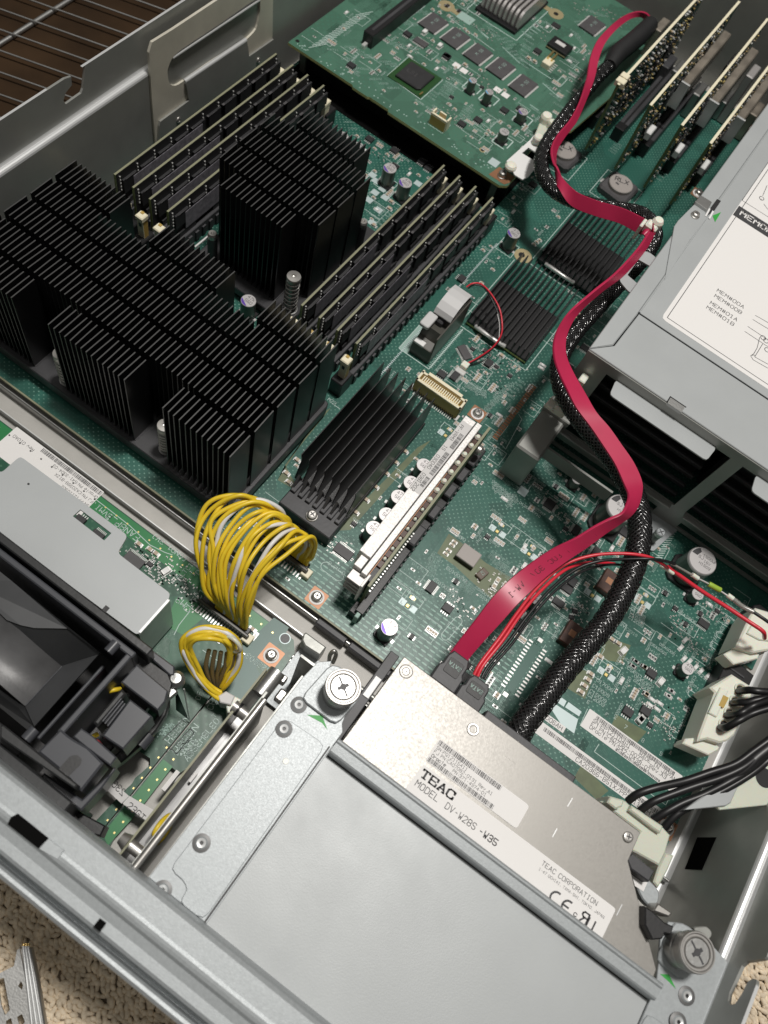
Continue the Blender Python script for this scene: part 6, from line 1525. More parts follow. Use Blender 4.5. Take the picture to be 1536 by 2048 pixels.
m = MB(); m.box(-3.05, 2.3, 2.9, -2.95, 2.7, 3.1, 'paper'); m.build('foam_pad', dv_); m = MB(); q = P(350, 1550, 1.0); m.box(q.x - .1, q.y - .7, .4, q.x + .08, q.y + .2, .9, 'paper'); m.build('foam_pad', dv_)
m = MB(); m.tube(spline([P(318, 1682, 3.5), P(308, 1670, 4.2), (P(318, 1650, 4.3)), P(335, 1633, 4.0), P(346, 1632, 3.6), P(338, 1655, 3.4), P(325, 1675, 3.3), P(312, 1688, 3.3)], 6), .09, 'yellow', 8); m.build('wire_loop', dv_)
m = MB(); m.prism([(-3.1, 7.05), (-2.2, 7.05), (-1.9, 8.0), (-1.2, 9.9), (-3.1, 9.9)], -.5, -.4, 'zinc', .01); m.build('floor_plate', dv_)

# ================================================================== drive bay cover (tray)
ty = thing('drive_bay', (6, 2.5, 0), 'grey steel drive bay with riveted left plate and wide blank cover', 'drive bay')
Z0 = 5.5
def pl(pts, zt, h, mat='zinc', bev=.02, cb=.0, fn=None, name='plate'):
    m = MB(); q = [(p[0], p[1]) if fn is None else (fn(*p, zt).x, fn(*p, zt).y) for p in pts]; m.prism(q, zt - h, zt, mat, bev, cb=cb); return m.build(name, ty)
zt1 = zm(500, 1250, 2.56)
pl([(-1.9, -.95), (-1.85, 7.45), (-1.75, 8.25), (-1.35, 8.6), (-1.1, 7.9), (.2, 7.6), (.35, 6.95), (.55, 6.7), (.55, -.95)], Z0, .1, 'zinc', name='base_plate')
pl([(-1.5, -.38), (-1.5, 5.85), (.32, 5.95), (.40, -.95), (-.62, -.95), (-.62, -.5), (-.95, -.38)], Z0 + .07, .07, 'zinc', .02, cb=.3, name='raised_plate')
pl([(.52, -.98), (.52, 6.1), (14.45, 6.1), (14.45, -.98)], Z0 + .02, .12, 'plate_grey', .02, name='blank_cover')
m = MB(); m.box(.425, -.98, Z0 - .05, .49, 6.0, Z0 + .022, 'black_soft'); m.build('cover_seam', ty)
# beam along the back of the cover
m = MB(); prof = [(5.70, 5.54), (5.71, 5.98), (5.74, 6.05), (5.80, 6.09), (6.12, 6.13), (6.18, 6.19), (6.24, 6.20), (6.30, 6.15), (6.33, 6.05), (6.34, 5.6)]
for i in range(len(prof) - 1):
    (a, za), (b, zb) = prof[i], prof[i + 1]; m.add([(.56, a, za), (14.42, a, za), (14.42, b, zb), (.56, b, zb)], [(0, 1, 2, 3)], 'zinc', True)
for x, s in ((.56, 1), (14.42, -1)): m.add([(x, a, z_) for a, z_ in prof], [tuple(range(len(prof)))[::s]], 'zinc')
m.build('beam', ty)
m = MB(); m.box(.6, 5.66, Z0 + .0, 14.4, 5.73, Z0 + .06, 'black'); m.build('beam_gap', ty)
m = MB(); m.box(-1.92, -.95, -.7, -1.86, 7.5, Z0 - .1, 'zinc_side'); m.box(.6, 6.3, 1.5, 14.4, 6.36, Z0 - .1, 'zinc_side'); m.build('side_panel', ty)
# right corner bracket
pl([(14.3, 8.5), (15.5, 8.62), (16.5, 8.4), (16.62, 8.1), (16.6, -.98), (14.46, -.98), (14.46, 6.2), (14.2, 7.0), (13.95, 7.6), (13.95, 8.3)], Z0 + .12, .1, 'zinc', .02, name='base_plate')
pl([(14.5, -.98), (14.5, 5.3), (15.4, 5.35), (15.75, 5.0), (15.75, -.98)], Z0 + .19, .07, 'zinc', .02, cb=.25, name='raised_plate')
for px, py in ((598, 1409), (568, 1458), (403, 1686), (325, 1780)): q = P(px, py, Z0 + .08); rivet(ty, q.x, q.y, Z0 + (.07 if py in (1458, 1686) else 0), .31)
for px, py in ((1375, 1992), (1356, 2044)): q = P(px, py, Z0 + .2); rivet(ty, q.x, q.y, Z0 + (.12 if py < 2000 else .19), .31)
q = P(571, 1523, Z0); m = MB(); m.lathe((q.x, q.y, Z0 + .07), [(.12, .001), (.1, .004)], 16, 'zinc_side'); m.build('dimple', ty)
for pts in ([(614, 1428), (645, 1430), (656, 1459)], [(1320, 1948), (1338, 1949), (1352, 1978)]):
    q = [P(px, py, Z0 + .13) for px, py in pts]; m = MB(); zz = Z0 + (.004 if pts[0][0] < 900 else .124)
    ext = [q[0], q[1], q[2], P(pts[0][0] + 30 if pts[0][0] < 900 else 1336, pts[0][1] + 18 if pts[0][0] < 900 else 1962, zz)]
    m.prism([(p.x, p.y) for p in ext], zz - .002, zz + .004, 'green_arrow'); m.build('arrow_sticker', ty)
mk('thumb_face', (0.22, 0.19, 0.15), 0.55, 0.2, noise=0.25, nscale=500)
mk('thumb_steel', (0.36, 0.35, 0.335), 0.42, 0.8, noise=0.08, nscale=300)
def thumb(px, py, zt, zb, lo=1.0):
    q = P(px, py, zt); x, y = q.x, q.y
    pl([(x - (1.05 if lo > .9 else .6), y - lo), (x + .62, y - lo), (x + .75, y + .4), (x + .3, y + .95), (x - (.9 if lo > .9 else .55), y + .8)], zb + .12, .14, 'zinc', .04, cb=.3, name='screw_base')
    m = MB(); m.lathe((x, y, zb + .1), [(.62, 0), (.62, .5), (.60, .55), (.60, .75), (.66, .80), (.67, .86), (.67, zt - zb - .18), (.64, zt - zb - .1), (.60, zt - zb - .1), (.56, zt - zb - .14), (.50, zt - zb - .14), (.46, zt - zb - .10), (.43, zt - zb - .14)], 40, 'steel',
            mats=['steel_dull'] * 4 + ['thumb_steel'] * 8 + ['steel_dull'])
    z1 = zt - .04
    m.lathe((x, y, z1 - .08), [(.42, 0), (.42, .05), (.40, .07)], 32, 'thumb_face'); a0 = radians(-32)
    for k in range(2):
        a = a0 + k * pi / 2; ca, sa = cos(a), sin(a); l_ = .40 if k == 0 else .22
        m.prism([(x + p * ca - q_ * sa, y + p * sa + q_ * ca) for p, q_ in ((-l_, -.035 - k * .03), (l_, -.035 - k * .03), (l_, .035 + k * .03), (-l_, .035 + k * .03))], z1 - .03, z1 + .002 + k * .001, 'black_grey')
    m.prism([(x + .13 * cos(t_), y + .13 * sin(t_)) for t_ in [a0 + i * pi / 4 for i in range(8)]], z1 - .03, z1 + .005, 'black_grey')
    m.build('thumb_screw', ty)
thumb(687, 1373, 6.9, Z0 + .05); thumb(1396, 1905, 7.0, Z0 + .12, .8)
# little hook, tabs and lugs behind the left screw
m = MB(); a = P(668, 1320, 3.0); m.tube(spline([P(658, 1325, 2.4), P(660, 1310, 3.0), P(668, 1302, 3.3), P(672, 1310, 3.0), P(666, 1325, 2.4)], 5), .09, 'steel', 8); m.build('hook', ty)
m = MB(); m.box(-1.2, 8.45, 4.5, .9, 8.7, 5.0, 'zinc_side', .1); m.box(-2.5, 8.3, -.6, .8, 8.4, 4.4, 'zinc_side'); m.build('back_fold', ty)
q = [P(px, py, .6) for px, py in ((607, 1268), (612, 1264), (653, 1294), (640, 1311), (610, 1292), (604, 1280))]
m = MB(); m.prism([(p.x, p.y) for p in q], -.75, .6, 'zinc_side', .06); m.build('guide_block', ty)
q = P(587, 1315, -.2); m = MB(); m.lathe((q.x, q.y, -.75), [(.36, 0), (.36, .3), (.2, .34), (.16, .25), (.1, .25), (.08, .1)], 20, 'steel_dull', mats=['steel_dull', 'steel_dull', 'black', 'steel', 'black']); m.build('standoff', ty)
m = MB(); m.box(.25, 6.4, 4.0, .66, 10.4, 5.35, 'black_grey', .03); m.box(.35, 8.3, 5.3, .6, 9.2, 5.42, 'white_plastic'); m.build('drive_runner', ty)
# parts between drive and the right wall
m = MB(); t_ = [P(px, py, 4.0) for px, py in ((1258, 1738), (1300, 1760), (1320, 1782), (1318, 1805), (1305, 1818), (1285, 1800))]
m.prism([(p.x, p.y) for p in t_], 3.6, 4.0, 'zinc', .05, cb=.2); m.build('lever_plate', ty)
m = MB(); t_ = [P(px, py, 4.02) for px, py in ((1262, 1745), (1295, 1765), (1287, 1783), (1270, 1772))]; m.prism([(p.x, p.y) for p in t_], 4.0, 4.02, 'paper'); m.build('white_label', ty)
m = MB(); t_ = [P(px, py, 5.95) for px, py in ((1290, 1812), (1305, 1822), (1330, 1845), (1348, 1853), (1343, 1870), (1330, 1867), (1325, 1878), (1305, 1880), (1290, 1850))]
m.prism([(p.x, p.y) for p in t_], 5.0, 5.95, 'black_soft', .05); m.build('black_catch', ty)
m = MB(); t_ = [P(px, py, 4.6) for px, py in ((1253, 1716), (1265, 1706), (1310, 1742), (1298, 1764), (1262, 1738))]; m.prism([(p.x, p.y) for p in t_], 3.6, 4.6, 'black_grey', .05); m.build('black_catch', ty)
m = MB(); t_ = [P(px, py, 4.9) for px, py in ((1306, 1822), (1316, 1806), (1345, 1826), (1338, 1834))]; m.prism([(p.x, p.y) for p in t_], 4.2, 4.9, 'steel', .05); m.build('steel_lug', ty)
m = MB(); t_ = [P(px, py, 4.8) for px, py in ((1385, 1854), (1415, 1852), (1426, 1866), (1420, 1880), (1395, 1875))]; m.prism([(p.x, p.y) for p in t_], 4.6, 4.8, 'zinc_side', .03, cb=.15); m.build('steel_lug', ty)

# ================================================================== optical drive
od = thing('optical_drive', (6.5, 8.4, 4.2), 'slim optical disc drive with maker label and brushed aluminium top', 'disc drive')
DZ = 5.5
m = MB(); m.prism([(.72, 6.0), (14.35, 6.0), (14.3, 6.7), (11.80, 9.25), (11.76, 10.42), (.80, 10.46)], DZ - 1.2, DZ, 'drive_alu', .025); m.build('body', od)
m = MB(); m.prism([(4.6, 10.2), (8.75, 10.2), (8.75, 10.72), (4.6, 10.78)], DZ - 1.1, DZ - .12, 'black_grey', .04); m.build('rear_connector', od)
q = P(812, 1343, DZ); m = MB(); m.lathe((q.x, q.y, DZ), [(.28, 0), (.24, .02)], 24, 'drive_alu'); m.build('screw_boss', od); screw(od, q.x, q.y, DZ + .01, .16, .05)
q = P(1255, 1674, DZ); screw(od, q.x, q.y, DZ + .01, .2, .12)
q = P(946, 1459, DZ); m = MB(); m.lathe((q.x, q.y, DZ), [(.25, 0), (.22, .05), (.17, .05), (.14, .008), (.10, .006)], 28, 'drive_alu', mats=['steel_dull', 'steel', 'steel_dull', 'drive_alu']); m.build('embossed_ring', od)
LX = lambda px, py: P(px, py, DZ)
ta = [LX(845, 1536), LX(888, 1480)]
sticker(od, 'serial_label', 3.62, 7.70, 7.72, 8.69, DZ + .011, [('bar', .06, .76, 2.85, .2), ('txt', .1, .60, .17, 'SN:PQ12115411'), ('txt', .1, .43, .17, 'FJ PN:CA07082-0131 Rev.A1'), ('txt', .1, .25, .17, 'Oracle', True), ('txt', 1.05, .26, .17, 'PN:371-4974-01'), ('bar', .06, .03, 2.95, .18)], cb=.12)
m = MB(); m.prism([(3.55, 6.2), (12.15, 6.2), (12.15, 7.56), (3.65, 7.56)], DZ + .001, DZ + .01, 'paper', cb=.1); ml = m.build('maker_label', od)
m = MB(); zl_ = DZ + .0125
m.text('TEAC', 3.78, 7.13, zl_, .42, 'ink', bold=True, sx=1.38, serif=True)
m.text('MODEL', 3.78, 6.74, zl_, .33, 'ink', sx=.98); m.text('DV-W28S', 5.12, 6.74, zl_, .33, 'ink', sx=.9); m.text('-W35', 6.6, 6.74, zl_, .33, 'ink', bold=True, sx=.95)
m.text('TEAC CORPORATION', 9.1, 7.21, zl_, .235, 'ink', sx=1.0); m.text('1-47 OCHIAI, TAMA-SHI, TOKYO, JAPAN', 9.1, 7.0, zl_, .135, 'ink', sx=.97)
# CE style and recognised component marks, half covered by the beam
def arc(mb, cx_, cy_, r_, a0, a1, wd, z, n=14):
    pts = [(cx_ + r_ * cos(a0 + (a1 - a0) * i / n), cy_ + r_ * sin(a0 + (a1 - a0) * i / n)) for i in range(n + 1)]
    for i in range(n): line(mb, pts[i], pts[i + 1], wd, z)
arc(m, 10.12, 6.55, .23, pi / 2 - .3, 3 * pi / 2 + .3, .075, zl_); arc(m, 10.62, 6.55, .23, pi / 2 - .3, 3 * pi / 2 + .3, .075, zl_); line(m, (10.40, 6.55), (10.66, 6.55), .07, zl_)
vs, fs_ = glyphs('R', 1, True); m.add([(11.42 - v.x * .52, 6.46 + v.y * .5, zl_) for v in vs], [f[::-1] for f in fs_], 'ink'); m.text('U', 11.46, 6.38, zl_, .52, 'ink', bold=True); m.text('c', 10.9, 6.46, zl_, .25, 'ink', bold=True); m.text('us', 11.85, 6.3, zl_, .22, 'ink', bold=True, sx=.8)
m.build('print', ml)
m = MB(); q = LX(1024, 1510); m.box(q.x - .2, q.y - .2, DZ, q.x + .25, q.y + .2, DZ + .008, 'drive_alu', .0); m.build('embossed_square', od)
for pa_, pb_ in (((1135, 1613), (1145, 1596)), ((1105, 1674), (1114, 1657)), ((1233, 1831), (1244, 1809))):
    m = MB(); line(m, LX(*pa_), LX(*pb_), .035, DZ + .004, 'edge_steel'); m.build('scribe_mark', od)

# loose perforated bracket on the carpet
lbk = thing('loose_steel_bracket', (-8, -6, -1.7), 'loose perforated steel bracket lying on the carpet at the lower left', 'bracket')
zz = -.6
t_ = [P(px, py, zz) for px, py in ((-60, 1960), (0, 1946), (28, 1932), (34, 1900), (42, 1895), (54, 1990), (62, 2060), (40, 2100), (-60, 2100))]
h1 = [P(px, py, zz) for px, py in ((-4, 1958), (8, 1956), (20, 2020), (10, 2030), (2, 2010))]
h2 = [P(px, py, zz) for px, py in ((36, 1972), (42, 1962), (46, 1970), (44, 1980))]; h3 = [P(px, py, zz) for px, py in ((34, 2034), (44, 2028), (50, 2044), (40, 2056))]; h4 = [P(px, py, zz) for px, py in ((12, 2042), (22, 2036), (28, 2060), (14, 2070))]
m = MB(); m.plate([(p.x, p.y) for p in t_], zz - .1, zz, 'steel_dull', [[(p.x, p.y) for p in h] for h in (h1, h2, h3, h4)]); m.build('plate', lbk)
m = MB(); t_ = [P(px, py, zz + .1) for px, py in ((38, 1895), (62, 1896), (75, 1960), (92, 2060), (70, 2090), (56, 1990))]; m.prism([(p.x, p.y) for p in t_], zz - .4, zz + .1, 'steel_dull', .05)
for k in range(3):
    m.tube([P(46 + k * 5, 1892, zz + .12), P(64 + k * 9, 2050, zz + .12)], .05, 'edge_steel', 6)
    m.tube([P(46 + k * 5, 1895, zz + .12), P(48 + k * 5, 1887, zz + .1)], .05, 'brass', 6)
m.build('folded_channel', lbk)
# ================================================================== cables
# red flat cable: pairs of edge points (left edge, right edge) with the height of the left edge
def ribbon(name, stations, W, th, mat, label, cat):
    out = []
    prev = -1
    for (ax, ay), (bx, by), z, sgn in stations:
        A = P(ax, ay, z); best = None
        for i in range(0, 221):
            dz = sgn * i * .01; B = P(bx, by, z + dz); e_ = abs((B - A).length - W)
            if best is None or e_ < best[0]: best = (e_, B)
        out.append((A, best[1]))
    ca = spline([a for a, b in out], 6); cb_ = spline([b for a, b in out], 6)
    t = thing(name, tuple(ca[0]), label, cat)
    m = MB(); vs = []; n = len(ca)
    for i in range(n):
        a, b = ca[i], cb_[i]; mid = (a + b) / 2; w_ = (b - a); w_ = w_.normalized() * W / 2
        tg = ((ca[min(i + 1, n - 1)] + cb_[min(i + 1, n - 1)]) - (ca[max(i - 1, 0)] + cb_[max(i - 1, 0)])).normalized()
        nn = tg.cross(w_.normalized()).normalized(); 
        if i == 0: pass
        prof = [(-1, 0), (-.95, .95), (-.5, 1), (.5, 1), (.95, .95), (1, 0), (.95, -.95), (-.95, -.95)]
        vs += [mid + w_ * u + nn * (v_ * th / 2) for u, v_ in prof]
    k = 8
    fs = [(i * k + j, i * k + (j + 1) % k, (i + 1) * k + (j + 1) % k, (i + 1) * k + j) for i in range(n - 1) for j in range(k)]
    for j0, j1 in ((1, 4), (4, 6), (6, 7), (7, 9)):
        cols = [x % k for x in range(j0, j1 + 1)]; L_ = len(cols); sub = [vs[i * k + c] for i in range(n) for c in cols]
        m.add(sub, [(i * L_ + j, i * L_ + j + 1, (i + 1) * L_ + j + 1, (i + 1) * L_ + j) for i in range(n - 1) for j in range(L_ - 1)], mat, True)
    m.add(vs, [tuple(range(k)), tuple(range((n - 1) * k, n * k))[::-1]], mat)
    m.build('flat_cable', t)
    return t, ca, cb_
D = -1
st_ = [((898, 1310), (928, 1330), 4.95, D), ((914, 1287), (946, 1306), 5.0, D), ((950, 1240), (985, 1263), 5.3, D), ((1000, 1176), (1034, 1212), 5.7, D), ((1055, 1130), (1088, 1158), 6.0, D), ((1103, 1098), (1134, 1122), 6.2, D),
       ((1150, 1076), (1176, 1093), 6.4, D), ((1190, 1052), (1210, 1067), 6.6, D), ((1220, 1037), (1238, 1048), 6.7, D), ((1243, 1026), (1262, 1030), 6.8, D), ((1253, 1008), (1276, 1011), 6.8, D), ((1256, 990), (1283, 986), 6.8, D), ((1246, 967), (1283, 961), 6.8, D),
       ((1225, 928), (1270, 925), 6.8, D), ((1201, 889), (1245, 890), 6.9, D), ((1176, 852), (1220, 855), 7.0, D), ((1148, 815), (1194, 824), 7.1, D), ((1133, 780), (1168, 784), 7.2, D), ((1118, 748), (1146, 746), 7.2, D),
       ((1108, 717), (1132, 712), 7.2, D), ((1107, 685), (1131, 680), 7.2, D), ((1118, 654), (1140, 652), 7.3, D), ((1141, 622), (1160, 622), 7.3, D), ((1186, 583), (1203, 583), 7.4, D), ((1232, 545), (1248, 549), 7.4, D), ((1276, 497), (1290, 500), 7.4, D), ((1298, 463), (1310, 464), 7.4, D)]
rc, ca, cb_ = ribbon('red_flat_cable', st_, .95, .13, 'red_flat', 'crimson flat data cable snaking from the disc drive past the power cage', 'cable')
st2 = [((1308, 461), (1303, 470), 7.35, D), ((1299, 446), (1287, 470), 7.1, D), ((1288, 435), (1275, 468), 6.8, D), ((1244, 415), (1240, 448), 6.2, D), ((1195, 401), (1192, 433), 5.6, D), ((1152, 382), (1144, 413), 5.1, D), ((1123, 352), (1117, 377), 4.8, D), ((1107, 324), (1112, 342), 4.7, D), ((1103, 297), (1113, 304), 4.7, D),
       ((1115, 270), (1128, 276), 4.8, D), ((1140, 240), (1152, 244), 4.9, D), ((1160, 202), (1169, 206), 5.0, D), ((1173, 157), (1188, 158), 5.0, D), ((1180, 115), (1198, 116), 5.0, D), ((1195, 80), (1212, 84), 4.9, D), ((1223, 50), (1236, 56), 4.7, D), ((1251, 30), (1261, 38), 4.5, D), ((1279, 23), (1281, 34), 4.2, D), ((1298, 31), (1289, 42), 3.8, D), ((1304, 56), (1291, 60), 3.2, D), ((1302, 80), (1290, 82), 2.4, D)]
def ribbon_more(stations, W, th, mat, t):
    out = []
    for (ax, ay), (bx, by), z, sgn in stations:
        A = P(ax, ay, z); best = None
        for i in range(0, 221):
            B = P(bx, by, z + sgn * i * .01); e_ = abs((B - A).length - W)
            if best is None or e_ < best[0]: best = (e_, B)
        out.append((A, best[1]))
    ca = spline([a for a, b in out], 6); cb_ = spline([b for a, b in out], 6); m = MB(); vs = []; n = len(ca)
    for i in range(n):
        a, b = ca[i], cb_[i]; mid = (a + b) / 2; w_ = (b - a).normalized() * W / 2
        tg = ((ca[min(i + 1, n - 1)] + cb_[min(i + 1, n - 1)]) - (ca[max(i - 1, 0)] + cb_[max(i - 1, 0)])).normalized(); nn = tg.cross(w_.normalized()).normalized()
        vs += [mid + w_ * u + nn * (v_ * th / 2) for u, v_ in [(-1, 0), (-.95, .95), (-.5, 1), (.5, 1), (.95, .95), (1, 0), (.95, -.95), (-.95, -.95)]]
    k = 8
    for j0, j1 in ((1, 4), (4, 6), (6, 7), (7, 9)):
        cols = [x % k for x in range(j0, j1 + 1)]; L_ = len(cols); sub = [vs[i * k + c] for i in range(n) for c in cols]
        m.add(sub, [(i * L_ + j, i * L_ + j + 1, (i + 1) * L_ + j + 1, (i + 1) * L_ + j) for i in range(n - 1) for j in range(L_ - 1)], mat, True)
    m.build('flat_cable', t)
ribbon_more(st2, .8, .12, 'red_flat', rc)
# print on the cable
m = MB()
def on_cable(txt, i0, size, mat='ink_dark_red'):
    vs, fs = glyphs(txt, 1)
    # length along the run
    s_ = [0]
    mids = [(a + b) / 2 for a, b in zip(ca, cb_)]
    for i in range(1, len(mids)): s_.append(s_[-1] + (mids[i] - mids[i - 1]).length)
    base = i0; out = []
    for v in vs:
        tgt = base - v.x * size
        j = 0
        while j < len(s_) - 2 and s_[j + 1] < tgt: j += 1
        f_ = (tgt - s_[j]) / max(1e-6, s_[j + 1] - s_[j]); mid = mids[j].lerp(mids[j + 1], max(0, min(1, f_)))
        w_ = (cb_[j] - ca[j]).normalized(); tg = (mids[j + 1] - mids[j]).normalized(); nn = tg.cross(w_); nn = nn if nn.z > 0 else -nn
        out.append(mid + w_ * (.12 - v.y * size) + nn * .072)
    m.add(out, fs, mat)
on_cable('VW-1', 4.2, .34); on_cable('30V', 5.35, .34); on_cable('80C', 6.3, .34); on_cable('AWM', 7.3, .34); on_cable('E', 8.2, .34)
m.build('print', rc)
# plugs at the drive
def plug(parent, c, l_, w_, h_, rot, txt=None, top=.55):
    m = MB(); m.M = Matrix.Translation(c) @ Matrix.Rotation(rot, 4, 'Z')
    m.prism([(-w_ / 2, 0), (w_ / 2, 0), (w_ / 2, l_ * .45), (w_ / 2 - .1, l_ * .55), (w_ / 2 - .1, l_ * .8), (w_ / 2 - .22, l_), (-w_ / 2 + .22, l_), (-w_ / 2 + .1, l_ * .8), (-w_ / 2 + .1, l_ * .55), (-w_ / 2, l_ * .45)], -h_ / 2, h_ / 2, 'black_grey', .06)
    m.prism([(-w_ / 2 + .25, l_ * .35), (w_ / 2 - .25, l_ * .35), (w_ / 2 - .25, l_ * .8), (-w_ / 2 + .25, l_ * .8)], h_ / 2, h_ / 2 + .025, 'black_soft', .01, cb=.08)
    if txt: m.text(txt, w_ / 2 - .3, l_ * .68, h_ / 2 + .03, .22, 'silk_dim', rot=pi, bold=True)
    return m.build('plug', parent)
a, b = P(855, 1352, 5.1), P(915, 1385, 5.1); plug(rc, Vector(((a.x + b.x) / 2, 10.5, 5.0)), 1.5, 1.15, .55, 0, 'SATA')
tp = thing('sata_power_lead', (4.4, 10.6, 5), 'small black plug with thin red and black leads beside the flat red cable plug', 'power lead')
a, b = P(905, 1392, 5.0), P(958, 1425, 5.0); plug(tp, Vector(((a.x + b.x) / 2, 10.5, 4.95)), 1.2, 1.15, .5, 0, 'SATA')
def wire(parent, pts, r, mat, k=8, name='wire', n=8, caps=True):
    m = MB(); m.tube(spline([P(*p) if isinstance(p, tuple) else p for p in pts], k), r, mat, n, caps); return m.build(name, parent)
wire(tp, [(948, 1350, 5.0), (962, 1325, 5.1), (1000, 1275, 5.2), (1035, 1225, 5.2), (1075, 1175, 5.2), (1125, 1132, 5.3), (1180, 1112, 5.5), (1240, 1107, 5.8), (1290, 1112, 5.9), (1320, 1125, 5.6), (1335, 1136, 5.0)], .075, 'red_wire')
wire(tp, [(955, 1353, 5.0), (968, 1328, 5.1), (1006, 1280, 5.2), (1042, 1228, 5.2), (1085, 1178, 5.15), (1135, 1137, 5.0), (1185, 1125, 4.6), (1230, 1128, 4.2)], .075, 'red_wire')
wire(tp, [(963, 1356, 5.0), (978, 1330, 5.0), (1016, 1285, 5.0), (1055, 1232, 5.0), (1100, 1180, 5.0), (1150, 1140, 5.0), (1200, 1122, 5.2), (1262, 1118, 5.7), (1300, 1118, 5.9), (1330, 1122, 5.7), (1350, 1128, 5.4)], .07, 'black_wire')
wire(tp, [(969, 1359, 5.0), (985, 1333, 5.0), (1024, 1288, 5.0), (1064, 1233, 4.9), (1110, 1182, 4.9), (1160, 1145, 4.8), (1210, 1130, 4.6), (1250, 1130, 4.2)], .06, 'black_wire')
# inline soldered joint with heat-shrink and fan lead to the right
fl = thing('spliced_fan_lead', tuple(P(1340, 1140, 4)), 'red lead and clear-sleeved resistor splice crossing in front of the big silver capacitor', 'power lead')
wire(fl, [(1335, 1134, 4.8), (1352, 1146, 4.4), (1400, 1180, 4.1), (1450, 1212, 4.0), (1500, 1245, 4.1), (1520, 1258, 4.2), (1528, 1266, 4.1), (1529, 1276, 3.4)], .10, 'red_wire')
wire(fl, [(1322, 1130, 4.9), (1334, 1139, 4.8), (1346, 1147, 4.6)], .085, 'nylon', name='solder_joint')
wire(fl, [(1343, 1127, 5.0), (1370, 1142, 4.6), (1384, 1150, 4.5)], .06, 'clear_tube', name='sleeve')
wire(fl, [(1384, 1149, 4.5), (1396, 1157, 4.4)], .11, 'nylon', name='solder_joint'); wire(fl, [(1396, 1157, 4.4), (1418, 1168, 4.3), (1444, 1184, 4.2), (1460, 1195, 4.2)], .04, 'solder', name='leg')
wire(fl, [(1417, 1168, 4.3), (1423, 1171, 4.3), (1432, 1176, 4.25), (1440, 1180, 4.2)], .13, 'green_gum', name='resistor', n=12)
wire(fl, [(1455, 1190, 4.2), (1466, 1198, 4.2)], .12, 'nylon', name='solder_joint'); wire(fl, [(1466, 1198, 4.2), (1485, 1213, 4.2), (1507, 1224, 4.3)], .11, 'clear_tube', name='sleeve'); wire(fl, [(1507, 1224, 4.3), (1525, 1236, 4.4), (1545, 1250, 4.4)], .08, 'black_wire')

# braided sleeve: real crossing strands round a dark core
def braid(name, label, pts, rad, strands=14, pitch=3.0, sr=.020, sw=2.2):
    ctr = spline([P(*p) for p in pts], 10)
    # resample evenly
    L_ = [0]
    for i in range(1, len(ctr)): L_.append(L_[-1] + (ctr[i] - ctr[i - 1]).length)
    tot = L_[-1]; step = .13; N = int(tot / step); c2 = []; j = 0
    for i in range(N + 1):
        s = tot * i / N
        while j < len(L_) - 2 and L_[j + 1] < s: j += 1
        c2.append(ctr[j].lerp(ctr[j + 1], (s - L_[j]) / max(1e-6, L_[j + 1] - L_[j])))
    rr_ = lambda i: rad(i / N) if callable(rad) else rad
    t = thing(name, tuple(c2[0]), label, 'cable')
    m = MB(); m.tube(c2, 1, 'sleeve_core', 14, rad=[rr_(i) * .9 for i in range(N + 1)]); m.build('core', t)
    # frames
    ts = [(c2[min(i + 1, N)] - c2[max(i - 1, 0)]).normalized() for i in range(N + 1)]; u = ts[0].orthogonal().normalized(); fr = []
    for i in range(N + 1):
        u = (u - ts[i] * u.dot(ts[i])).normalized(); fr.append((u.copy(), ts[i].cross(u)))
    m = MB()
    for d in (1, -1):
        for k in range(strands):
            for e_ in (-.5, .5):
                ph = 2 * pi * (k + .14 * e_) / strands; vs = []
                for i in range(N + 1):
                    th = ph + d * 2 * pi * (tot * i / N) / pitch; r_ = rr_(i) * (1 + .045 * sin(strands * (th if d > 0 else -th) * 1.0 + i * 1.1 + d))
                    u_, w_ = fr[i]; o_ = u_ * cos(th) + w_ * sin(th); s_ = (-u_ * sin(th) + w_ * cos(th)); p = c2[i] + o_ * r_
                    vs += [p + s_ * sr * 1.25, p + o_ * sr * .9, p - s_ * sr * 1.25]
                m.add(vs, [(i * 3 + a, i * 3 + a + 1, (i + 1) * 3 + a + 1, (i + 1) * 3 + a) for i in range(N) for a in (0, 1)], 'braid', True)
    o = m.build('braided_sleeve', t); return t
bs = [(1035, 1475, 4.7), (1048, 1448, 4.8), (1085, 1400, 4.9), (1125, 1345, 4.9), (1168, 1295, 4.8), (1210, 1245, 4.8), (1245, 1185, 5.0), (1268, 1130, 5.2), (1279, 1075, 5.3), (1276, 1020, 5.2), (1258, 970, 5.2), (1222, 910, 5.3), (1180, 860, 5.4), (1145, 815, 5.4), (1124, 775, 5.3), (1118, 735, 5.2), (1128, 700, 5.1), (1155, 660, 5.0), (1195, 615, 5.0), (1235, 572, 5.2), (1270, 535, 5.5), (1295, 505, 5.8), (1309, 475, 6.0), (1304, 450, 5.9), (1280, 428, 5.6), (1240, 420, 5.1), (1190, 412, 4.6), (1140, 398, 4.3), (1103, 375, 4.1), (1085, 345, 4.0), (1083, 315, 3.9), (1098, 280, 3.9), (1130, 235, 4.0), (1165, 190, 4.0), (1195, 155, 4.0), (1222, 128, 4.0)]
braid('braided_cable', 'thick black braided cable running beside the red flat cable', bs, lambda t_: .51 if t_ < .3 else .51 - .11 * min(1, (t_ - .3) / .12))
bc = bpy.data.objects['braided_cable']
m = MB(); m.tube([P(1218, 133, 4.1), P(1232, 110, 4.1), P(1275, 75, 4.0), P(1300, 50, 3.8)], .62, 'black_soft', 12, rad=[.45, .6, .6, .55]); m.build('boot', bc)
sc_ = MB()
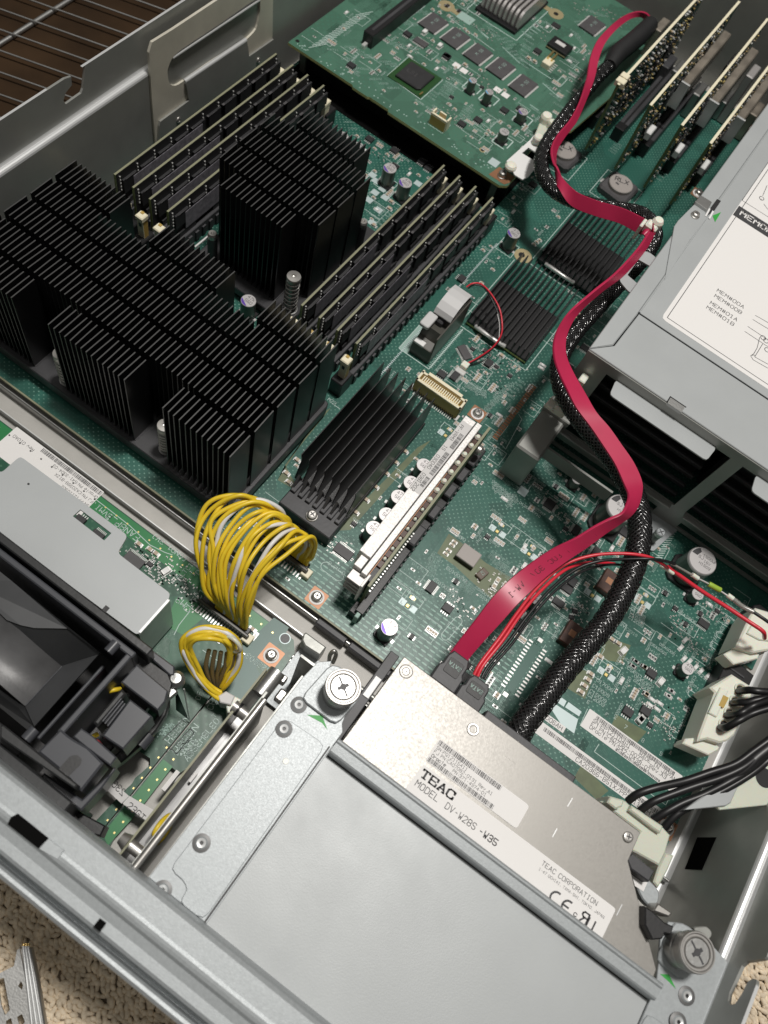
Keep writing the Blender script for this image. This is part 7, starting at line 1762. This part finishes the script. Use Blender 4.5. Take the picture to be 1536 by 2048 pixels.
# black lead bundle from the power plugs at right
z7 = zm(1336, 1200, 6.825); zr = zm(1200, 1550, 4.113)
def white_plug(name, label, x0, x1, y0, y1, zt, n, dz=1.1):
    t = thing(name, ((x0 + x1) / 2, (y0 + y1) / 2, .5), label, 'connector', None)
    return t
# socket 1 and 2 on the motherboard edge with nylon plugs
for k, (ya, yb, n, lab) in enumerate(((23.05, 25.1, 2, 'cream nylon two-pin power plug with the bent red lead, at the board edge'), (17.95, 21.6, 4, 'cream nylon four-pin power plug with four black leads'))):
    m = MB(); m.prism([(13.55, ya + .2), (13.8, ya - .1), (15.0, ya - .1), (15.0, yb), (13.8, yb + .1), (13.55, yb - .2)], 0, 1.15, 'black', .05)
    for i in range(n): y = ya + (yb - ya) * (i + .5) / n; m.box(13.7, y - .04, 1.14, 14.6, y + .04, 1.2, 'black_grey')
    m.build('power_socket', mbd)
def P_y(px, py, z): q = P(px, py, z); return q
pts1 = {}
for k, (poly, zt, lab, wins) in enumerate((
    ([(1400 - 5, 1483), (1398, 1470), (1430, 1385), (1420, 1375), (1465, 1348), (1500, 1370), (1505, 1390), (1470, 1470), (1455, 1482), (1440, 1486), (1415, 1478)], 2.3, 'cream nylon four-pin power plug with four black leads at the board edge', None),
    ([(1472, 1293), (1500, 1232), (1512, 1215), (1545, 1225), (1560, 1290), (1540, 1300), (1510, 1305)], 2.3, 'cream nylon power plug with bent red lead at the board edge', None))):
    q = [P(px, py, zt) for px, py in poly]; t = thing('power_plug', ((q[0].x + q[5].x) / 2, (q[0].y + q[5].y) / 2, 1.0), lab, 'power plug', 'nylon power plugs at the right board edge')
    m = MB(); m.prism([(p.x, p.y) for p in q], .75, zt, 'nylon', .08); m.build('body', t)
    ks = [z7(200, 1960, 1.9), z7(240, 1890, 1.9), z7(540, 1860, 1.9), z7(710, 2010, 1.9), z7(690, 2050, 1.9), z7(560, 2120, 1.9)] if k == 0 else [z7(760, 740, 1.9), z7(930, 640, 1.9), z7(1100, 620, 1.9), z7(1255, 740, 1.9), z7(1230, 800, 1.9), z7(900, 880, 1.9)]
    m = MB(); m.prism([(p.x, p.y) for p in ks], 1.1, 1.9, 'nylon', .05); m.build('latch_wing', t)
    if k == 0:
        fr = [z7(x, y, 2.55) for x, y in ((580, 1530), (740, 1180), (850, 1230), (690, 1590))]; m = MB(); m.prism([(p.x, p.y) for p in fr], 2.3, 2.42, 'nylon', .04); m.build('raised_frame', t)
        fr = [z7(x, y, 2.42) for x, y in ((690, 1440), (755, 1295), (830, 1335), (760, 1475))]; m = MB(); m.prism([(p.x, p.y) for p in fr], 2.40, 2.425, 'cream_dark'); m.build('window', t)
        for x, y in ((985, 1220), (915, 1385), (840, 1545), (765, 1705)):
            c = z7(x, y, 2.3); m = MB(); m.lathe((c.x, c.y, 2.3), [(.26, -.02), (.30, .06), (.24, .10), (.19, .02), (.18, .012)], 20, 'nylon', mats=['nylon', 'nylon', 'nylon', 'cream_dark', 'black']); m.build('wire_port', t)
        wl = t
    else:
        c = z7(1300, 480, 2.3); fr = [z7(x, y, 2.42) for x, y in ((1080, 450), (1150, 330), (1290, 400), (1400, 420), (1420, 560), (1250, 540))]; m = MB(); m.prism([(p.x, p.y) for p in fr], 2.3, 2.42, 'nylon', .04); m.build('raised_frame', t)
hl = thing('hard_disk_power_leads', tuple(P(1500, 1400, 3)), 'four short black leads leaving the cream four-pin plug', 'power lead')
for (x, y), mid, end in (((985, 1240), (1120, 1230, 3.2), (1500, 1260, 3.4)), ((910, 1400), (1080, 1400, 3.2), (1500, 1320, 3.6)), ((830, 1570), (1000, 1540, 3.3), (1500, 1330, 4.0)), ((740, 1740), (960, 1650, 3.3), (1500, 1440, 3.8))):
    wire(hl, [z7(x - 25, y + 5, 2.35), z7(x + 60, y - 5, 2.9), z7(*mid), z7((mid[0] + 1365) / 2, (mid[1] + end[1]) / 2, 3.4), z7(*end)], .165, 'black_wire', 6)
# lower nylon junction at the drive corner and its leads
nj = thing('drive_power_plug', tuple(P(1290, 1660, 4)), 'milky nylon junction plug beside the rear corner of the disc drive', 'power plug')
def npl(pts, zt, h, mat='nylon_clear', name='body'): 
    m = MB(); m.prism([(zr(x, y, zt).x, zr(x, y, zt).y) for x, y in pts], zt - h, zt, mat, .06); m.build(name, nj)
npl([(50, 210), (75, 170), (130, 185), (215, 215), (250, 250), (330, 290), (520, 430), (580, 495), (540, 640), (490, 745), (300, 640), (220, 600), (330, 465), (0, 215)], 4.3, 2.2)
npl([(245, 290), (265, 250), (520, 420), (500, 480), (440, 440)], 4.6, .4, name='raised_ridge')
npl([(60, 225), (90, 175), (200, 205), (185, 260), (130, 280)], 4.75, .5, name='raised_ridge')
npl([(440, 880), (480, 760), (540, 640), (610, 660), (560, 780), (480, 930)], 3.4, 1.6, 'nylon_clear', 'guide_tongue')
pl2 = thing('drive_power_leads', tuple(P(1400, 1550, 4)), 'bundle of black leads sweeping from the milky plug to the right side wall', 'power lead')
for pts in ([(1256, 1602, 3.9), (1275, 1588, 4.3), (1310, 1576, 4.5), (1370, 1562, 4.6), (1420, 1545, 4.8), (1470, 1528, 5.0), (1510, 1500, 5.2), (1545, 1475, 5.4)],
            [(1280, 1622, 3.9), (1305, 1604, 4.3), (1345, 1588, 4.5), (1390, 1572, 4.7), (1440, 1556, 4.9), (1485, 1535, 5.1), (1520, 1508, 5.2), (1550, 1484, 5.4)],
            [(1306, 1640, 3.9), (1330, 1625, 4.2), (1365, 1606, 4.4), (1410, 1588, 4.6), (1460, 1562, 4.9), (1500, 1538, 5.0), (1530, 1512, 5.2), (1556, 1490, 5.4)],
            [(1327, 1657, 3.8), (1345, 1636, 4.1), (1370, 1618, 4.3), (1415, 1597, 4.5), (1462, 1572, 4.7), (1505, 1545, 4.9), (1536, 1520, 5.0), (1560, 1498, 5.3)]):
    wire(pl2, pts, .165, 'black_wire', 8)
wire(pl2, [(1440, 1558, 4.7), (1480, 1542, 4.9), (1515, 1512, 5.1), (1560, 1478, 5.4)], .30, 'black_wire', 8)
# bracket of milky plastic on the right wall
rb = thing('cable_guide', tuple(P(1500, 1600, 3)), 'milky plastic cable guide with grey steel edge on the right side wall', 'cable guide')
q = [P(px, py, 4.6) for px, py in ((1427, 1606), (1470, 1560), (1536, 1490), (1560, 1470), (1560, 1612), (1536, 1610), (1460, 1618), (1440, 1620))]
m = MB(); m.prism([(p.x, p.y) for p in q], 4.45, 4.6, 'nylon_clear', .03); m.build('guide_plate', rb)
q = [P(px, py, 4.75) for px, py in ((1368, 1620), (1395, 1600), (1478, 1546), (1486, 1552), (1462, 1606), (1452, 1612))]
m = MB(); m.prism([(p.x, p.y) for p in q], 4.6, 4.75, 'plate_grey', .04); m.build('steel_edge', rb)
m = MB(); c = P(1532, 1555, 4.7); m.lathe((c.x, c.y, 4.61), [(.4, 0), (.38, .01)], 24, 'black'); m.build('hole', rb)

# thin red and black pair of the buzzer
bw = thing('thin_lead_pair', tuple(P(950, 580, 2)), 'thin twisted red and black lead pair curving over the flat black heat sink', 'lead')
wire(bw, [(933, 574, 2.4), (945, 567, 2.6), (962, 568, 2.6), (980, 585, 2.4), (998, 615, 2.1), (1004, 645, 1.9), (1002, 670, 1.6), (985, 695, 1.1), (955, 716, .5), (934, 727, .25)], .045, 'red_wire')
wire(bw, [(936, 577, 2.3), (948, 570, 2.5), (966, 574, 2.5), (982, 596, 2.2), (996, 628, 2.0), (1000, 655, 1.7), (998, 682, 1.3), (975, 706, .8), (950, 722, .4), (936, 729, .2)], .045, 'black_wire')
wire(bw, [(995, 628, 2.02), (999, 650, 1.8), (998, 676, 1.45)], .02, 'white_wire')
q = P(930, 730, .3); m = MB(); m.box(q.x - .2, q.y - .2, 0, q.x + .2, q.y + .2, .4, 'nylon', .03); m.box(q.x - .3, q.y - .55, 0, q.x + .3, q.y - .2, .15, 'solder', .03); m.build('small_plug', bw)

# yellow harness, loop by loop
yh = thing('yellow_harness', (-6.5, 10.8, .5), 'big looping bundle of yellow wires with white strays joining the two boards', 'wire harness')
rY = random.Random(9)
xa0, xb0, ya_ = hx; xa1, xb1, yb_ = hx2
Sx = [(P(432, 1228, .7), P(404, 1165, 1.9), P(391, 1085, 3.2), P(408, 1020, 4.0), P(462, 988, 4.4), P(520, 1003, 4.0), P(548, 1030, 2.6)),
      (P(492, 1255, .7), P(505, 1210, 2.0), P(530, 1160, 3.0), P(570, 1105, 3.4), P(610, 1078, 3.2), P(632, 1088, 2.4), P(625, 1115, 1.2))]
n = 20
for i in range(n):
    t_ = i / (n - 1); tt = t_ ** 1.0
    a = Vector((xa0 + .35 + (xb0 - xa0 - .7) * min(1, .25 + .75 * t_), ya_ + .2, FZ + .55)); b = Vector((xa1 + .3 + (xb1 - xa1 - .55) * (.12 + .88 * t_), yb_ + .2, .55))
    mids = []
    for k in range(7):
        p = Sx[0][k].lerp(Sx[1][k], tt); j = .10 if 0 < k < 6 else .05
        mids.append(p + Vector((rY.gauss(0, j), rY.gauss(0, j), rY.gauss(0, j * 1.3))))
    mat = 'white_wire' if i in (5, 11, 15) else 'yellow'
    m = MB(); m.tube(spline([a, a + Vector((0, .05, .35))] + mids[1:] + [b + Vector((.0, .08, .35)), b], 9), .098, mat, 8); m.build('wire', yh)
# second small loop
yl_ = thing('yellow_harness', tuple(P(410, 1330, 1)), 'short curled bundle of yellow wires with a clear tie ring by the divider', 'wire harness')
base = [(445, 1392, 1.0), (428, 1384, 1.1), (405, 1362, 1.4), (390, 1338, 1.8), (376, 1310, 2.3), (372, 1288, 2.8), (384, 1272, 3.2), (410, 1266, 3.4), (438, 1268, 3.4), (458, 1278, 3.2), (468, 1295, 2.7), (466, 1325, 1.9), (452, 1352, 1.2), (440, 1368, .6)]
for i in range(7):
    off = (i - 3) * 3.6; pts = []
    for k, (px, py, z) in enumerate(base):
        f_ = min(1, k / 4); cxp, cyp = 425, 1322; dx, dy = px - cxp, py - cyp; l_ = math.hypot(dx, dy)
        s = off * f_ * (1 if k < 10 else 1.2); jj = rY.gauss(0, 1.0)
        pts.append(P(px + dx / l_ * s + jj + (i - 3) * (0 if k > 1 else 1.4), py + dy / l_ * s + jj + (i - 3) * (0 if k > 1 else 2.6), z + rY.gauss(0, .06)))
    mat = 'white_wire' if i in (5,) else ('yellow')
    m = MB(); m.tube(spline(pts, 8), .1, mat, 8); m.build('wire', yl_)
for i in range(5):
    m = MB(); m.tube(spline([P(466 - i * 12, 1308 - i * 2, 2.4), P(464 - i * 13, 1330, 1.8), P(452 - i * 9, 1352, 1.2), P(440 - i * 3, 1374, .5)], 6), .1, 'brown_wire', 8); m.build('wire', yl_)
m = MB(); c = P(464, 1288, 3.0); pr2 = []
for i in range(25): a = 2 * pi * i / 24; pr2.append(c + Vector((.42 * cos(a), .0, .42 * sin(a))) + Vector((0, .1 * sin(a), 0)))
m.tube(pr2, .09, 'nylon_clear', 8, caps=False); m.build('tie_ring', yl_)
t_ = [P(px, py, 1.2) for px, py in ((436, 1392), (452, 1382), (470, 1392), (462, 1410), (440, 1405))]; m = MB(); m.prism([(p.x, p.y) for p in t_], .2, 1.2, 'paper_grey', .04); m.build('plug', yl_)
t_ = [P(px, py, 1.0) for px, py in ((452, 1410), (462, 1388), (485, 1400), (478, 1425), (455, 1425))]; m = MB(); m.prism([(p.x, p.y) for p in t_], FZ, 1.0, 'nylon', .04); m.build('socket', fb)

# cable clips along the power cage
for px, py, z, lab in ((1308, 448, 7.3, 'white nylon cable clip gripping the red cable at the upper left cage edge'), (1127, 812, 4.6, 'white nylon cable clip beside the duct bracket at the cage corner')):
    t = thing('cable_clip', tuple(P(px, py, z)), lab, 'cable clip'); q = P(px, py, z)
    m = MB(); m.box(q.x - .35, q.y - .3, z - .5, q.x + .3, q.y + .28, z, 'nylon', .1); m.build('body', t)
    m = MB(); m.lathe((q.x + .1, q.y + .25, z - .3), [(.3, 0), (.3, .35), (.22, .5), (.001, .52)], 14, 'nylon'); m.build('lobe', t)
    m = MB(); m.box(q.x - .55, q.y - .55, z - 1.0, q.x - .38, q.y + .1, z - .05, 'nylon', .05) if py < 500 else m.box(q.x - .75, q.y - .45, z - .3, q.x - .3, q.y + .1, z - .1, 'nylon', .05); m.build('arm', t)
q = P(1112, 735, 5.0)
m = MB(); m.box(.0, 26.2, 5.6, .35, 26.75, 6.1, 'nylon', .05); m.build('small_clip', pb)
